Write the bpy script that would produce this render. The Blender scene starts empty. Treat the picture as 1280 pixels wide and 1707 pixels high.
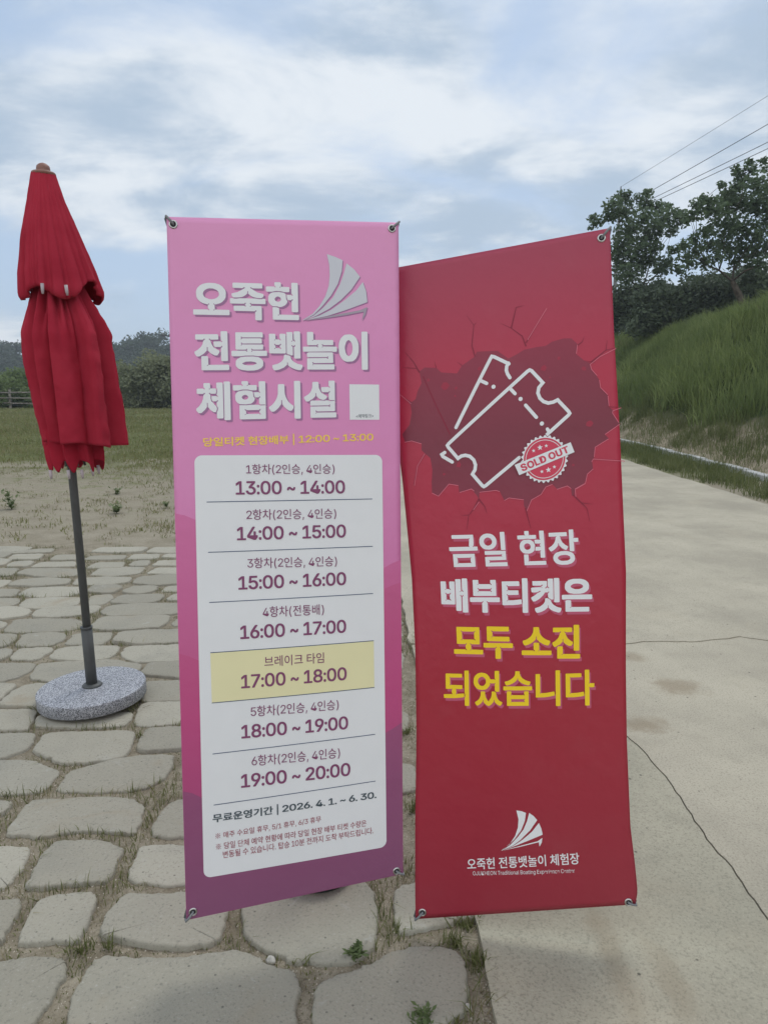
import bpy, bmesh, math, random
import numpy as np
from mathutils import Vector, Matrix
from mathutils.geometry import delaunay_2d_cdt

random.seed(7)
rng = np.random.default_rng(7)
scene = bpy.context.scene
R = math.radians
PI = math.pi

# ------------------------------------------------------------------ camera
cam_data = bpy.data.cameras.new("camera")
cam = bpy.data.objects.new("camera", cam_data)
scene.collection.objects.link(cam)
scene.camera = cam
cam_data.sensor_fit = 'VERTICAL'
cam_data.sensor_height = 24.0
cam_data.lens = 24.0 * 1200.0 / 1707.0
cam_data.clip_start = 0.05
cam_data.clip_end = 3000.0
PITCH, ROLL, EYE = R(9.8), R(0.5), 1.52
_f = Vector((0, math.cos(PITCH), -math.sin(PITCH)))
_x = Vector((1, 0, 0))
_u = _x.cross(_f)
_r = math.cos(ROLL) * _x + math.sin(ROLL) * _u
_t = -math.sin(ROLL) * _x + math.cos(ROLL) * _u
cam.matrix_world = Matrix(((_r.x, _t.x, -_f.x, 0), (_r.y, _t.y, -_f.y, 0), (_r.z, _t.z, -_f.z, EYE), (0, 0, 0, 1)))

# ------------------------------------------------------------------ view
scene.view_settings.view_transform = 'Standard'
scene.view_settings.look = 'None'
scene.view_settings.exposure = 0.22
scene.view_settings.gamma = 1.0
scene.cycles.max_bounces = 6
scene.cycles.transparent_max_bounces = 8

# ------------------------------------------------------------------ sky with broken cloud, soft sun behind it
SUN_ELEV, SUN_AZ = R(58), R(25)          # azimuth measured from +Y (ahead) towards +X
SKY_STRENGTH = 0.1
world = bpy.data.worlds.new("World")
scene.world = world
world.use_nodes = True
wt = world.node_tree
wt.nodes.clear()


def wn(kind, **kw):
    n = wt.nodes.new(kind)
    for k, v in kw.items():
        setattr(n, k, v)
    return n


def wmath(op, a, b=None, clamp=False):
    n = wn('ShaderNodeMath', operation=op, use_clamp=clamp)
    for i, q in enumerate((a, b)):
        if q is None:
            continue
        if isinstance(q, (int, float)):
            n.inputs[i].default_value = q
        else:
            wt.links.new(q, n.inputs[i])
    return n.outputs[0]


def wmix(fac, a, b, blend='MIX'):
    n = wn('ShaderNodeMix', data_type='RGBA', blend_type=blend)
    for i, q in ((0, fac), (6, a), (7, b)):
        if isinstance(q, (int, float)):
            n.inputs[i].default_value = q
        elif isinstance(q, tuple):
            n.inputs[i].default_value = (*q, 1)
        else:
            wt.links.new(q, n.inputs[i])
    return n.outputs[2]


def wramp(val, a, b):
    n = wn('ShaderNodeMapRange', interpolation_type='SMOOTHSTEP')
    wt.links.new(val, n.inputs[0])
    n.inputs[1].default_value = a
    n.inputs[2].default_value = b
    return n.outputs[0]


sky = wn('ShaderNodeTexSky', sky_type='NISHITA')
sky.sun_disc = False
sky.sun_elevation = SUN_ELEV
sky.sun_rotation = SUN_AZ
sky.air_density = 1.0
sky.dust_density = 1.5
tc = wn('ShaderNodeTexCoord')
nv = wn('ShaderNodeVectorMath', operation='NORMALIZE')
wt.links.new(tc.outputs['Generated'], nv.inputs[0])
sep = wn('ShaderNodeSeparateXYZ')
wt.links.new(nv.outputs[0], sep.inputs[0])
zup = wmath('MAXIMUM', sep.outputs[2], 0.0)
den = wmath('ADD', zup, 0.30)
cmb = wn('ShaderNodeCombineXYZ')
wt.links.new(wmath('DIVIDE', sep.outputs[0], den), cmb.inputs[0])
wt.links.new(wmath('DIVIDE', sep.outputs[1], den), cmb.inputs[1])


def cloud_noise(scale, detail, rough, off, dist=0.0, stretch=(1, 1, 1)):
    mp = wn('ShaderNodeMapping')
    wt.links.new(cmb.outputs[0], mp.inputs[0])
    mp.inputs[1].default_value = off
    mp.inputs[3].default_value = stretch
    n = wn('ShaderNodeTexNoise')
    wt.links.new(mp.outputs[0], n.inputs['Vector'])
    n.inputs['Scale'].default_value = scale
    n.inputs['Detail'].default_value = detail
    n.inputs['Roughness'].default_value = rough
    n.inputs['Distortion'].default_value = dist
    return n.outputs[0]


CLOUD_OFF = (3.1, 7.4, 0.0)
big = cloud_noise(1.35, 10, 0.56, CLOUD_OFF, 0.25, (1, 1.25, 1))
veil = cloud_noise(0.6, 4, 0.5, (1.3, 2.2, 5.0), 0.2)
shade = cloud_noise(2.3, 9, 0.58, (9.2, 4.4, 2.0), 0.3, (1, 1.5, 1))
cover = wramp(wmath('ADD', big, wmath('MULTIPLY', wmath('SUBTRACT', veil, 0.5), 0.55)), 0.39, 0.585)
K = 1.0 / SKY_STRENGTH
blue = wmix(0.75, sky.outputs[0], (0.43 * K, 0.555 * K, 0.735 * K))
grey = (0.40 * K, 0.495 * K, 0.61 * K)
white = (0.72 * K, 0.765 * K, 0.81 * K)
cloud = wmix(wramp(shade, 0.38, 0.62), grey, white)
col = wmix(wmath('MULTIPLY', cover, 0.93), blue, cloud)
# unseen sky behind the viewer brightened, an added fill for the banner fronts
back = wramp(wmath('MULTIPLY', sep.outputs[1], -1.0), -0.35, 0.6)
col = wmix(back, col, (0.92 * K, 0.97 * K, 1.04 * K))
bg = wn('ShaderNodeBackground')
bg.inputs[1].default_value = SKY_STRENGTH
wt.links.new(col, bg.inputs[0])
wo = wn('ShaderNodeOutputWorld')
wt.links.new(bg.outputs[0], wo.inputs[0])

sun_data = bpy.data.lights.new("sun", 'SUN')
sun_data.energy = 1.0
sun_data.angle = R(22)
sun_data.color = (1.0, 0.96, 0.9)
sun = bpy.data.objects.new("sun", sun_data)
scene.collection.objects.link(sun)
_sd = Vector((math.cos(SUN_ELEV) * math.sin(SUN_AZ), math.cos(SUN_ELEV) * math.cos(SUN_AZ), math.sin(SUN_ELEV)))
sun.rotation_euler = _sd.to_track_quat('Z', 'Y').to_euler()
sun.location = _sd * 30


# ------------------------------------------------------------------ helpers
def link(o, parent=None):
    scene.collection.objects.link(o)
    if parent is not None:
        o.parent = parent
    return o


def tag(o, label=None, cat=None, group=None, kind=None):
    if label:
        o['label'] = label
    if cat:
        o['category'] = cat
    if group:
        o['group'] = group
    if kind:
        o['kind'] = kind
    return o


def empty(name, loc=(0, 0, 0), rot=(0, 0, 0)):
    o = bpy.data.objects.new(name, None)
    o.empty_display_size = 0.1
    o.location = loc
    o.rotation_euler = rot
    return link(o)


def mesh_np(name, verts, loops, starts, mats=(), parent=None, smooth=False, mat_idx=None, attrs=None):
    """mesh object straight from numpy arrays"""
    me = bpy.data.meshes.new(name)
    verts = np.asarray(verts, np.float32)
    loops = np.asarray(loops, np.int32)
    starts = np.asarray(starts, np.int32)
    me.vertices.add(len(verts))
    me.vertices.foreach_set('co', verts.ravel())
    me.loops.add(len(loops))
    me.loops.foreach_set('vertex_index', loops)
    me.polygons.add(len(starts))
    me.polygons.foreach_set('loop_start', starts)
    if smooth:
        me.polygons.foreach_set('use_smooth', np.ones(len(starts), bool))
    if mat_idx is not None:
        me.polygons.foreach_set('material_index', np.asarray(mat_idx, np.int32))
    for m in (mats if isinstance(mats, (list, tuple)) else [mats]):
        me.materials.append(m)
    if attrs:
        for k, v in attrs.items():
            a = me.attributes.new(k, 'FLOAT', 'POINT')
            a.data.foreach_set('value', np.asarray(v, np.float32))
    me.update(calc_edges=True)
    me.validate()
    return link(bpy.data.objects.new(name, me), parent)


def quads(n_quads):
    return np.arange(n_quads) * 4


def mesh_bm(name, bm, mats, parent=None, smooth=False):
    me = bpy.data.meshes.new(name)
    bm.normal_update()
    bm.to_mesh(me)
    bm.free()
    for m in (mats if isinstance(mats, (list, tuple)) else [mats]):
        me.materials.append(m)
    if smooth:
        for p in me.polygons:
            p.use_smooth = True
    return link(bpy.data.objects.new(name, me), parent)


def frame(d):
    d = d.normalized()
    a = Vector((0, 0, 1)) if abs(d.z) < 0.9 else Vector((1, 0, 0))
    x = d.cross(a).normalized()
    return x, d.cross(x)


def bm_tube(bm, pts, radii, seg=8, cap=True, mat=0):
    pts = [Vector(p) for p in pts]
    if isinstance(radii, (int, float)):
        radii = [radii] * len(pts)
    rings = []
    x = None
    for i, p in enumerate(pts):
        d = (pts[min(i + 1, len(pts) - 1)] - pts[max(i - 1, 0)]).normalized()
        if x is None:
            x, y = frame(d)
        else:
            x = (x - d * x.dot(d)).normalized()
            y = d.cross(x)
        rings.append([bm.verts.new(p + (x * math.cos(2 * PI * k / seg) + y * math.sin(2 * PI * k / seg)) * radii[i]) for k in range(seg)])
    for a, b in zip(rings, rings[1:]):
        for k in range(seg):
            f = bm.faces.new((a[k], a[(k + 1) % seg], b[(k + 1) % seg], b[k]))
            f.material_index = mat
            f.smooth = True
    if cap:
        bm.faces.new(list(reversed(rings[0]))).material_index = mat
        bm.faces.new(rings[-1]).material_index = mat
    return rings


def bm_lathe(bm, prof, centre=(0, 0, 0), seg=32, mat=0, smooth=True):
    c = Vector(centre)
    rings = [[bm.verts.new(c + Vector((r * math.cos(2 * PI * k / seg), r * math.sin(2 * PI * k / seg), z))) for k in range(seg)] for r, z in prof]
    for a, b in zip(rings, rings[1:]):
        for k in range(seg):
            f = bm.faces.new((a[k], a[(k + 1) % seg], b[(k + 1) % seg], b[k]))
            f.material_index = mat
            f.smooth = smooth
    bm.faces.new(list(reversed(rings[0]))).material_index = mat
    bm.faces.new(rings[-1]).material_index = mat


def bm_box(bm, c, s, rot=None):
    m = Matrix.Translation(c) @ (rot.to_4x4() if rot else Matrix.Identity(4)) @ Matrix.Diagonal((*s, 1))
    bmesh.ops.create_cube(bm, size=1.0, matrix=m)


# ------------------------------------------------------------------ materials
def new_mat(name, rough=0.8, spec=0.3):
    m = bpy.data.materials.new(name)
    m.use_nodes = True
    nt = m.node_tree
    b = nt.nodes['Principled BSDF']
    b.inputs['Roughness'].default_value = rough
    b.inputs['Specular IOR Level'].default_value = spec
    return m, nt, b


def nd(nt, kind, **kw):
    n = nt.nodes.new(kind)
    for k, v in kw.items():
        setattr(n, k, v)
    return n


def setin(nt, n, i, q):
    if q is None:
        return
    if isinstance(q, (int, float)):
        n.inputs[i].default_value = q
    elif isinstance(q, tuple):
        n.inputs[i].default_value = (*q, 1) if len(q) == 3 and n.inputs[i].type == 'RGBA' else q
    else:
        nt.links.new(q, n.inputs[i])


def mix(nt, fac, a, b, blend='MIX'):
    n = nd(nt, 'ShaderNodeMix', data_type='RGBA', blend_type=blend)
    setin(nt, n, 0, fac)
    setin(nt, n, 6, a)
    setin(nt, n, 7, b)
    return n.outputs[2]


def mth(nt, op, a, b=None, clamp=False):
    n = nd(nt, 'ShaderNodeMath', operation=op, use_clamp=clamp)
    setin(nt, n, 0, a)
    setin(nt, n, 1, b)
    return n.outputs[0]


def rmp(nt, v, a, b, lo=0.0, hi=1.0):
    n = nd(nt, 'ShaderNodeMapRange', interpolation_type='SMOOTHSTEP')
    setin(nt, n, 0, v)
    n.inputs[1].default_value = a
    n.inputs[2].default_value = b
    n.inputs[3].default_value = lo
    n.inputs[4].default_value = hi
    return n.outputs[0]


def noise(nt, vec, scale, detail=4, rough=0.55, dist=0.0):
    n = nd(nt, 'ShaderNodeTexNoise')
    if vec is not None:
        nt.links.new(vec, n.inputs['Vector'])
    n.inputs['Scale'].default_value = scale
    n.inputs['Detail'].default_value = detail
    n.inputs['Roughness'].default_value = rough
    n.inputs['Distortion'].default_value = dist
    return n.outputs[0]


def voro(nt, vec, scale, feature='F1', out=0):
    n = nd(nt, 'ShaderNodeTexVoronoi', feature=feature)
    nt.links.new(vec, n.inputs['Vector'])
    n.inputs['Scale'].default_value = scale
    return n.outputs[out]


def pos(nt):
    return nd(nt, 'ShaderNodeNewGeometry').outputs['Position']


def obco(nt):
    return nd(nt, 'ShaderNodeTexCoord').outputs['Object']


def bump(nt, b, h, strength=0.4, dist=0.01):
    n = nd(nt, 'ShaderNodeBump')
    n.inputs['Strength'].default_value = strength
    n.inputs['Distance'].default_value = dist
    nt.links.new(h, n.inputs['Height'])
    nt.links.new(n.outputs[0], b.inputs['Normal'])


def plain(name, colour, rough=0.6, spec=0.3, metal=0.0, vary=0.06, scale=30.0):
    m, nt, b = new_mat(name, rough, spec)
    n = noise(nt, obco(nt), scale, 3)
    c = mix(nt, rmp(nt, n, 0.3, 0.7), tuple(x * (1 - vary) for x in colour), tuple(min(1, x * (1 + vary)) for x in colour))
    nt.links.new(c, b.inputs['Base Color'])
    b.inputs['Metallic'].default_value = metal
    return m


def leaf_mat(name, dark, light, scale=0.6, trans=0.35, rough=0.6, per='rnd'):
    m, nt, b = new_mat(name, rough, 0.2)
    a = nd(nt, 'ShaderNodeAttribute', attribute_name=per)
    n = noise(nt, pos(nt), scale, 3)
    f = mth(nt, 'ADD', mth(nt, 'MULTIPLY', a.outputs['Fac'], 0.6), mth(nt, 'MULTIPLY', rmp(nt, n, 0.3, 0.7), 0.4))
    c = mix(nt, f, dark, light)
    nt.links.new(c, b.inputs['Base Color'])
    t = nd(nt, 'ShaderNodeBsdfTranslucent')
    nt.links.new(c, t.inputs['Color'])
    mx = nd(nt, 'ShaderNodeMixShader')
    mx.inputs[0].default_value = trans
    nt.links.new(b.outputs[0], mx.inputs[1])
    nt.links.new(t.outputs[0], mx.inputs[2])
    nt.links.new(mx.outputs[0], nt.nodes['Material Output'].inputs['Surface'])
    return m

# ------------------------------------------------------------------ measured outlines (metres on the ground, millimetres on the banners)
STONES = [
    [(-1.872, 3.16), (-1.648, 3.171), (-1.617, 3.13), (-1.589, 3.003), (-1.594, 2.988), (-1.791, 2.981)],
    [(-1.574, 3.121), (-1.184, 3.159), (-1.171, 3.108), (-1.176, 3.034), (-1.258, 3.019), (-1.535, 3.02), (-1.555, 3.052)],
    [(-1.138, 3.255), (-0.904, 3.282), (-0.847, 3.095), (-1.083, 3.047), (-1.109, 3.06), (-1.139, 3.202)],
    [(-1.771, 2.93), (-1.545, 2.94), (-1.519, 2.913), (-1.498, 2.81), (-1.57, 2.744), (-1.686, 2.75)],
    [(-1.466, 2.946), (-1.118, 2.971), (-1.093, 2.93), (-1.069, 2.785), (-1.09, 2.752), (-1.218, 2.71), (-1.291, 2.714), (-1.437, 2.795), (-1.453, 2.836)],
    [(-1.039, 2.995), (-0.792, 3.018), (-0.74, 2.84), (-0.996, 2.811), (-1.025, 2.835)],
    [(-1.702, 2.694), (-1.554, 2.712), (-1.443, 2.722), (-1.301, 2.648), (-1.287, 2.626), (-1.28, 2.527), (-1.297, 2.493), (-1.43, 2.477), (-1.593, 2.481)],
    [(-1.212, 2.657), (-1.055, 2.745), (-0.883, 2.764), (-0.86, 2.74), (-0.855, 2.604), (-0.876, 2.561), (-0.936, 2.516), (-1.08, 2.503), (-1.204, 2.498), (-1.224, 2.528), (-1.23, 2.627)],
    [(-1.542, 2.417), (-1.364, 2.414), (-1.354, 2.395), (-1.354, 2.334), (-1.513, 2.332)],
    [(-1.273, 2.434), (-1.095, 2.45), (-0.952, 2.455), (-0.901, 2.433), (-0.866, 2.39), (-0.847, 2.255), (-0.86, 2.233), (-0.949, 2.257), (-1.063, 2.256), (-1.108, 2.235), (-1.156, 2.21), (-1.192, 2.228), (-1.255, 2.222), (-1.276, 2.244), (-1.294, 2.396)],
    [(-0.784, 2.404), (-0.736, 2.449), (-0.654, 2.457), (-0.599, 2.407), (-0.595, 2.242), (-0.678, 2.23), (-0.767, 2.234), (-0.792, 2.273)],
    [(-1.429, 2.156), (-1.264, 2.163), (-1.171, 2.16), (-1.155, 2.139), (-1.14, 2.033), (-1.143, 1.978), (-1.16, 1.965), (-1.34, 1.967)],
    [(-1.084, 2.182), (-1.017, 2.193), (-0.937, 2.192), (-0.856, 2.149), (-0.851, 2.133), (-0.847, 2.005), (-0.861, 1.995), (-0.945, 1.994), (-1.013, 1.971), (-1.062, 1.966), (-1.079, 1.984), (-1.096, 2.13)],
    [(-0.787, 2.175), (-0.656, 2.172), (-0.551, 2.168), (-0.52, 2.118), (-0.521, 2.013), (-0.571, 1.995), (-0.666, 1.989), (-0.76, 2.001), (-0.782, 2.019), (-0.793, 2.144)],
    [(-1.296, 1.896), (-1.124, 1.898), (-1.078, 1.904), (-1.063, 1.89), (-1.044, 1.757), (-1.046, 1.75), (-1.235, 1.751)],
    [(-0.999, 1.92), (-0.873, 1.934), (-0.85, 1.922), (-0.83, 1.774), (-0.842, 1.752), (-0.905, 1.758), (-0.977, 1.747), (-0.992, 1.765), (-1.007, 1.871)],
    [(-0.774, 1.936), (-0.695, 1.929), (-0.591, 1.938), (-0.485, 1.942), (-0.461, 1.904), (-0.444, 1.774), (-0.468, 1.747), (-0.547, 1.735), (-0.668, 1.754), (-0.755, 1.766), (-0.779, 1.792)],
    [(-1.114, 1.641), (-1.003, 1.668), (-0.964, 1.685), (-0.856, 1.686), (-0.83, 1.67), (-0.821, 1.619), (-0.825, 1.548), (-0.834, 1.52), (-0.842, 1.451), (-1, 1.403)],
    [(-0.76, 1.675), (-0.738, 1.7), (-0.638, 1.69), (-0.533, 1.687), (-0.419, 1.714), (-0.354, 1.71), (-0.307, 1.67), (-0.232, 1.647), (-0.216, 1.612), (-0.208, 1.494), (-0.222, 1.411), (-0.443, 1.365), (-0.697, 1.429), (-0.744, 1.5), (-0.764, 1.588)],
    [(-0.399, 1.906), (-0.308, 1.96), (-0.21, 2.041), (-0.084, 2.02), (-0.025, 1.953), (-0.012, 1.869), (-0.018, 1.755), (-0.044, 1.715), (-0.103, 1.688), (-0.217, 1.7), (-0.257, 1.704), (-0.325, 1.747), (-0.373, 1.769), (-0.397, 1.865)],
    [(-0.152, 1.603), (-0.131, 1.627), (-0.068, 1.647), (-0.017, 1.677), (0.037, 1.716), (0.105, 1.734), (0.186, 1.732), (0.217, 1.709), (0.216, 1.607), (0.207, 1.547), (0.167, 1.511), (0.057, 1.476), (-0.059, 1.435), (-0.135, 1.448), (-0.153, 1.515)],
    [(0.043, 1.943), (0.07, 1.987), (0.285, 1.99), (0.275, 1.853), (0.21, 1.847), (0.065, 1.793), (0.052, 1.807)],
    [(-1.826, 3.238), (-1.621, 3.223), (-1.629, 3.332), (-1.651, 3.458), (-1.789, 3.466), (-1.818, 3.39)],
    [(-1.222, 3.512), (-0.984, 3.54), (-0.919, 3.326), (-1.158, 3.291)],
    [(-2.24, 3.741), (-1.935, 3.748), (-1.908, 3.711), (-1.907, 3.613), (-1.978, 3.518), (-2.14, 3.515)],
    [(-1.829, 3.567), (-1.869, 3.75), (-1.794, 3.777), (-1.525, 3.809), (-1.347, 3.749), (-1.331, 3.674), (-1.446, 3.553), (-1.681, 3.525)],
    [(-1.275, 3.763), (-1.051, 3.794), (-0.981, 3.563), (-1.259, 3.627)],
    [(-2.342, 3.939), (-2.164, 3.958), (-2.134, 3.889), (-2.131, 3.808), (-2.276, 3.805)],
    [(-2.072, 3.836), (-2.096, 3.974), (-1.951, 3.992), (-1.923, 3.964), (-1.934, 3.826)],
    [(-1.852, 3.841), (-1.874, 3.979), (-1.781, 4.025), (-1.567, 4.03), (-1.545, 3.959), (-1.559, 3.848), (-1.666, 3.819)],
    [(-1.475, 3.905), (-1.485, 4.032), (-1.144, 4.07), (-1.087, 3.86), (-1.194, 3.817), (-1.369, 3.813)],
    [(-2.48, 4.205), (-2.262, 4.211), (-2.226, 4.149), (-2.224, 4.043), (-2.244, 4.022), (-2.389, 4.024)],
    [(-2.142, 4.045), (-2.191, 4.228), (-2.045, 4.265), (-1.966, 4.234), (-1.942, 4.156), (-1.958, 4.05), (-2.094, 4.032)],
    [(-1.866, 4.067), (-1.881, 4.236), (-1.694, 4.257), (-1.67, 4.194), (-1.676, 4.071)],
    [(-1.594, 4.104), (-1.602, 4.244), (-1.445, 4.297), (-1.226, 4.336), (-1.174, 4.145), (-1.281, 4.111), (-1.438, 4.077)],
    [(-2.652, 4.452), (-2.473, 4.457), (-2.433, 4.423), (-2.41, 4.338), (-2.603, 4.326)],
    [(-2.341, 4.29), (-2.379, 4.495), (-2.229, 4.518), (-2.047, 4.523), (-1.951, 4.471), (-1.936, 4.367), (-1.98, 4.316), (-2.136, 4.295), (-2.26, 4.259)],
    [(-1.837, 4.37), (-1.838, 4.547), (-1.436, 4.595), (-1.415, 4.486), (-1.428, 4.381), (-1.637, 4.341), (-1.773, 4.321)],
    [(-1.343, 4.435), (-1.332, 4.598), (-1.146, 4.603), (-1.106, 4.389)],
    [(-2.762, 4.731), (-2.511, 4.758), (-2.396, 4.682), (-2.39, 4.587), (-2.511, 4.528), (-2.658, 4.524)],
    [(-2.306, 4.571), (-2.338, 4.723), (-2.162, 4.789), (-1.978, 4.814), (-1.962, 4.714), (-1.978, 4.636), (-2.151, 4.575)],
    [(-1.894, 4.677), (-1.881, 4.817), (-1.701, 4.864), (-1.442, 4.884), (-1.369, 4.812), (-1.358, 4.693), (-1.505, 4.631), (-1.801, 4.604)],
    [(-2.887, 4.956), (-2.627, 4.964), (-2.583, 4.901), (-2.591, 4.796), (-2.795, 4.77)],
    [(-2.511, 4.819), (-2.528, 4.967), (-2.393, 5.002), (-2.18, 5.008), (-2.155, 4.83), (-2.267, 4.753), (-2.451, 4.76)],
    [(-2.054, 4.853), (-2.107, 5.046), (-2.002, 5.072), (-1.96, 5.028), (-1.965, 4.877)],
    [(-1.912, 4.899), (-1.892, 5.053), (-1.637, 5.097), (-1.607, 5.039), (-1.623, 4.929), (-1.757, 4.883)],
    [(-1.537, 4.975), (-1.518, 5.087), (-1.332, 5.115), (-1.301, 4.939)],
    [(-3.011, 5.179), (-2.727, 5.188), (-2.685, 5.028), (-2.918, 5.012)],
    [(-2.644, 5.075), (-2.647, 5.238), (-2.501, 5.267), (-2.291, 5.274), (-2.252, 5.179), (-2.28, 5.063), (-2.497, 5.034)],
    [(-2.178, 5.158), (-2.196, 5.302), (-2.042, 5.321), (-1.993, 5.259), (-2.002, 5.14)],
    [(-1.92, 5.166), (-1.899, 5.296), (-1.738, 5.316), (-1.72, 5.196), (-1.788, 5.124)],
    [(-1.642, 5.199), (-1.639, 5.32), (-1.425, 5.376), (-1.382, 5.207)],
    [(-3.103, 5.273), (-2.906, 5.279), (-2.917, 5.456), (-3.188, 5.473)],
    [(-2.845, 5.315), (-2.849, 5.458), (-2.684, 5.516), (-2.481, 5.496), (-2.439, 5.369), (-2.602, 5.313)],
    [(-2.372, 5.371), (-2.421, 5.552), (-2.224, 5.585), (-2.02, 5.565), (-2.001, 5.434), (-2.135, 5.353)],
    [(-1.925, 5.411), (-1.942, 5.584), (-1.753, 5.656), (-1.538, 5.653), (-1.499, 5.45), (-1.734, 5.366)],
    [(-3.383, 5.771), (-3.041, 5.812), (-2.998, 5.614), (-3.265, 5.561)],
    [(-2.942, 5.644), (-2.941, 5.786), (-2.71, 5.824), (-2.508, 5.831), (-2.452, 5.66), (-2.639, 5.571)],
    [(-2.354, 5.664), (-2.361, 5.866), (-2.197, 5.902), (-2.015, 5.89), (-2.011, 5.704), (-2.184, 5.631)],
    [(-1.911, 5.707), (-1.89, 5.871), (-1.619, 5.904), (-1.57, 5.719)],
    [(-3.158, 5.898), (-3.168, 6.034), (-3.043, 6.058), (-2.998, 5.904)],
    [(-2.94, 5.875), (-2.939, 6.03), (-2.684, 6.071), (-2.618, 5.917)],
    [(-2.477, 5.862), (-2.461, 6.047), (-2.256, 6.067), (-2.211, 5.901)],
    [(-2.159, 5.964), (-2.149, 6.11), (-2.047, 6.127), (-2.026, 5.969)],
    [(-1.952, 5.972), (-1.94, 6.131), (-1.7, 6.152), (-1.655, 5.982)],
    [(-3.271, 6.147), (-3.299, 6.294), (-3.076, 6.323), (-3.044, 6.155)],
    [(-2.893, 6.128), (-2.921, 6.294), (-2.756, 6.314), (-2.704, 6.155)],
    [(-2.618, 6.171), (-2.61, 6.306), (-2.334, 6.33), (-2.313, 6.182)],
    [(-2.236, 6.185), (-2.248, 6.354), (-2.049, 6.383), (-2.017, 6.227)],
    [(-1.961, 6.249), (-1.948, 6.366), (-1.733, 6.395), (-1.697, 6.259)],
    [(-3.373, 6.346), (-3.229, 6.51), (-3.089, 6.559), (-3.062, 6.429)],
]
GUTTER_CRACK = [(1.122, 1.703), (1.117, 1.847), (1.113, 1.954), (1.113, 2.076), (1.103, 2.216), (1.114, 2.543), (1.105, 2.741), (1.088, 2.872), (1.065, 2.958), (0.989, 3.059)]
ROAD_CRACK = [(1.446, 4.1), (1.569, 4.144), (1.726, 4.148), (1.89, 4.152), (2.056, 4.198), (2.207, 4.245), (2.279, 4.204), (2.342, 4.184)]
STAINS = [(1.51, 3.49), (1.444, 3.906), (1.221, 3.023)]
TREE_A = [(9.96, 36.78, 9.72, 0.23), (10, 36.2, 9.33, 0.26), (9.65, 36.04, 9.09, 0.11), (10.41, 34.99, 9.86, 0.45), (10.93, 35.88, 10.54, 0.21), (11.23, 35.85, 10.6, 0.21), (11.25, 35.96, 10.36, 0.26), (10.44, 35.68, 9.55, 0.38), (11.15, 35.97, 9.76, 0.53), (11.83, 35.78, 10.39, 0.26), (12.08, 35.43, 10.5, 0.23), (12.42, 36.45, 10.28, 0.38), (13, 36.45, 10.15, 0.38), (13.6, 36.71, 10.25, 0.19), (13.8, 36.02, 9.79, 0.26), (14.01, 35.82, 9.61, 0.23), (13.12, 35.68, 9.51, 0.53), (11.85, 35.05, 9.29, 0.6), (13.74, 36.46, 9.07, 0.3), (13.76, 35.48, 9.27, 0.3), (12.61, 35.36, 8.97, 0.45), (12.4, 35.88, 8.67, 0.53), (11.81, 36.97, 9.16, 0.67), (11.24, 36.15, 8.24, 0.67), (11.84, 35.37, 8.03, 0.6), (12.64, 35.64, 8.15, 0.38), (11.35, 36.36, 7.58, 0.53), (12.07, 35.91, 7.45, 0.53), (12.52, 35.61, 7.61, 0.38), (13.35, 35.88, 7.45, 0.45), (14.12, 36.35, 7.26, 0.3), (13.5, 37, 7.28, 0.38), (11.38, 35.24, 6.86, 0.6)]
TREE_B = [(12.95, 29.65, 9.38, 0.19), (12.2, 29.54, 8.86, 0.19), (12.08, 28.68, 8.54, 0.31), (11.94, 29.43, 8.61, 0.25), (11.73, 29.42, 8.28, 0.19), (12.25, 30.66, 8.28, 0.22), (12.34, 29.91, 8.4, 0.31), (12.34, 28.7, 8.23, 0.5), (13.74, 30.35, 10.19, 0.16), (13.62, 29.79, 9.87, 0.22), (13.63, 29.03, 10.03, 0.18), (14, 29.63, 9.93, 0.25), (13.78, 29.58, 9.54, 0.38), (14.37, 29.5, 10.23, 0.19), (14.82, 30.02, 10.1, 0.19), (13.73, 28.49, 9.14, 0.44), (13.45, 29.8, 9.15, 0.44), (13.66, 30.72, 9.05, 0.38), (14.28, 30.72, 8.94, 0.56), (14.99, 30.94, 9, 0.56), (15.35, 30.79, 9.48, 0.38), (15.62, 31.19, 8.83, 0.5), (14.89, 29.05, 8.87, 0.56), (16, 30.72, 8.61, 0.56), (12.09, 28.77, 7.49, 0.31), (12.07, 29.63, 7.38, 0.25), (11.36, 28.82, 7, 0.25), (11.9, 30.64, 7.23, 0.25), (11.66, 30.79, 7.14, 0.22), (12.26, 29.86, 6.92, 0.38), (13.46, 31.34, 7.55, 0.44), (13.16, 29.43, 7.85, 0.56), (14.08, 30.13, 7.89, 0.56), (13.55, 30.12, 7.15, 0.44), (12.81, 29.3, 6.6, 0.31), (12.83, 30.27, 6.54, 0.25), (12.62, 31.24, 6.69, 0.28), (11.61, 29.37, 6.61, 0.25), (14.44, 30.72, 7.21, 0.5), (14.59, 29.88, 7.51, 0.5), (15.21, 31.25, 7.07, 0.38), (15.22, 30.34, 7.2, 0.38), (15.35, 30.54, 8.11, 0.5), (14.04, 30.41, 6.63, 0.28), (14.58, 30.15, 6.53, 0.25), (14.53, 29.08, 6.36, 0.31)]


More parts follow.
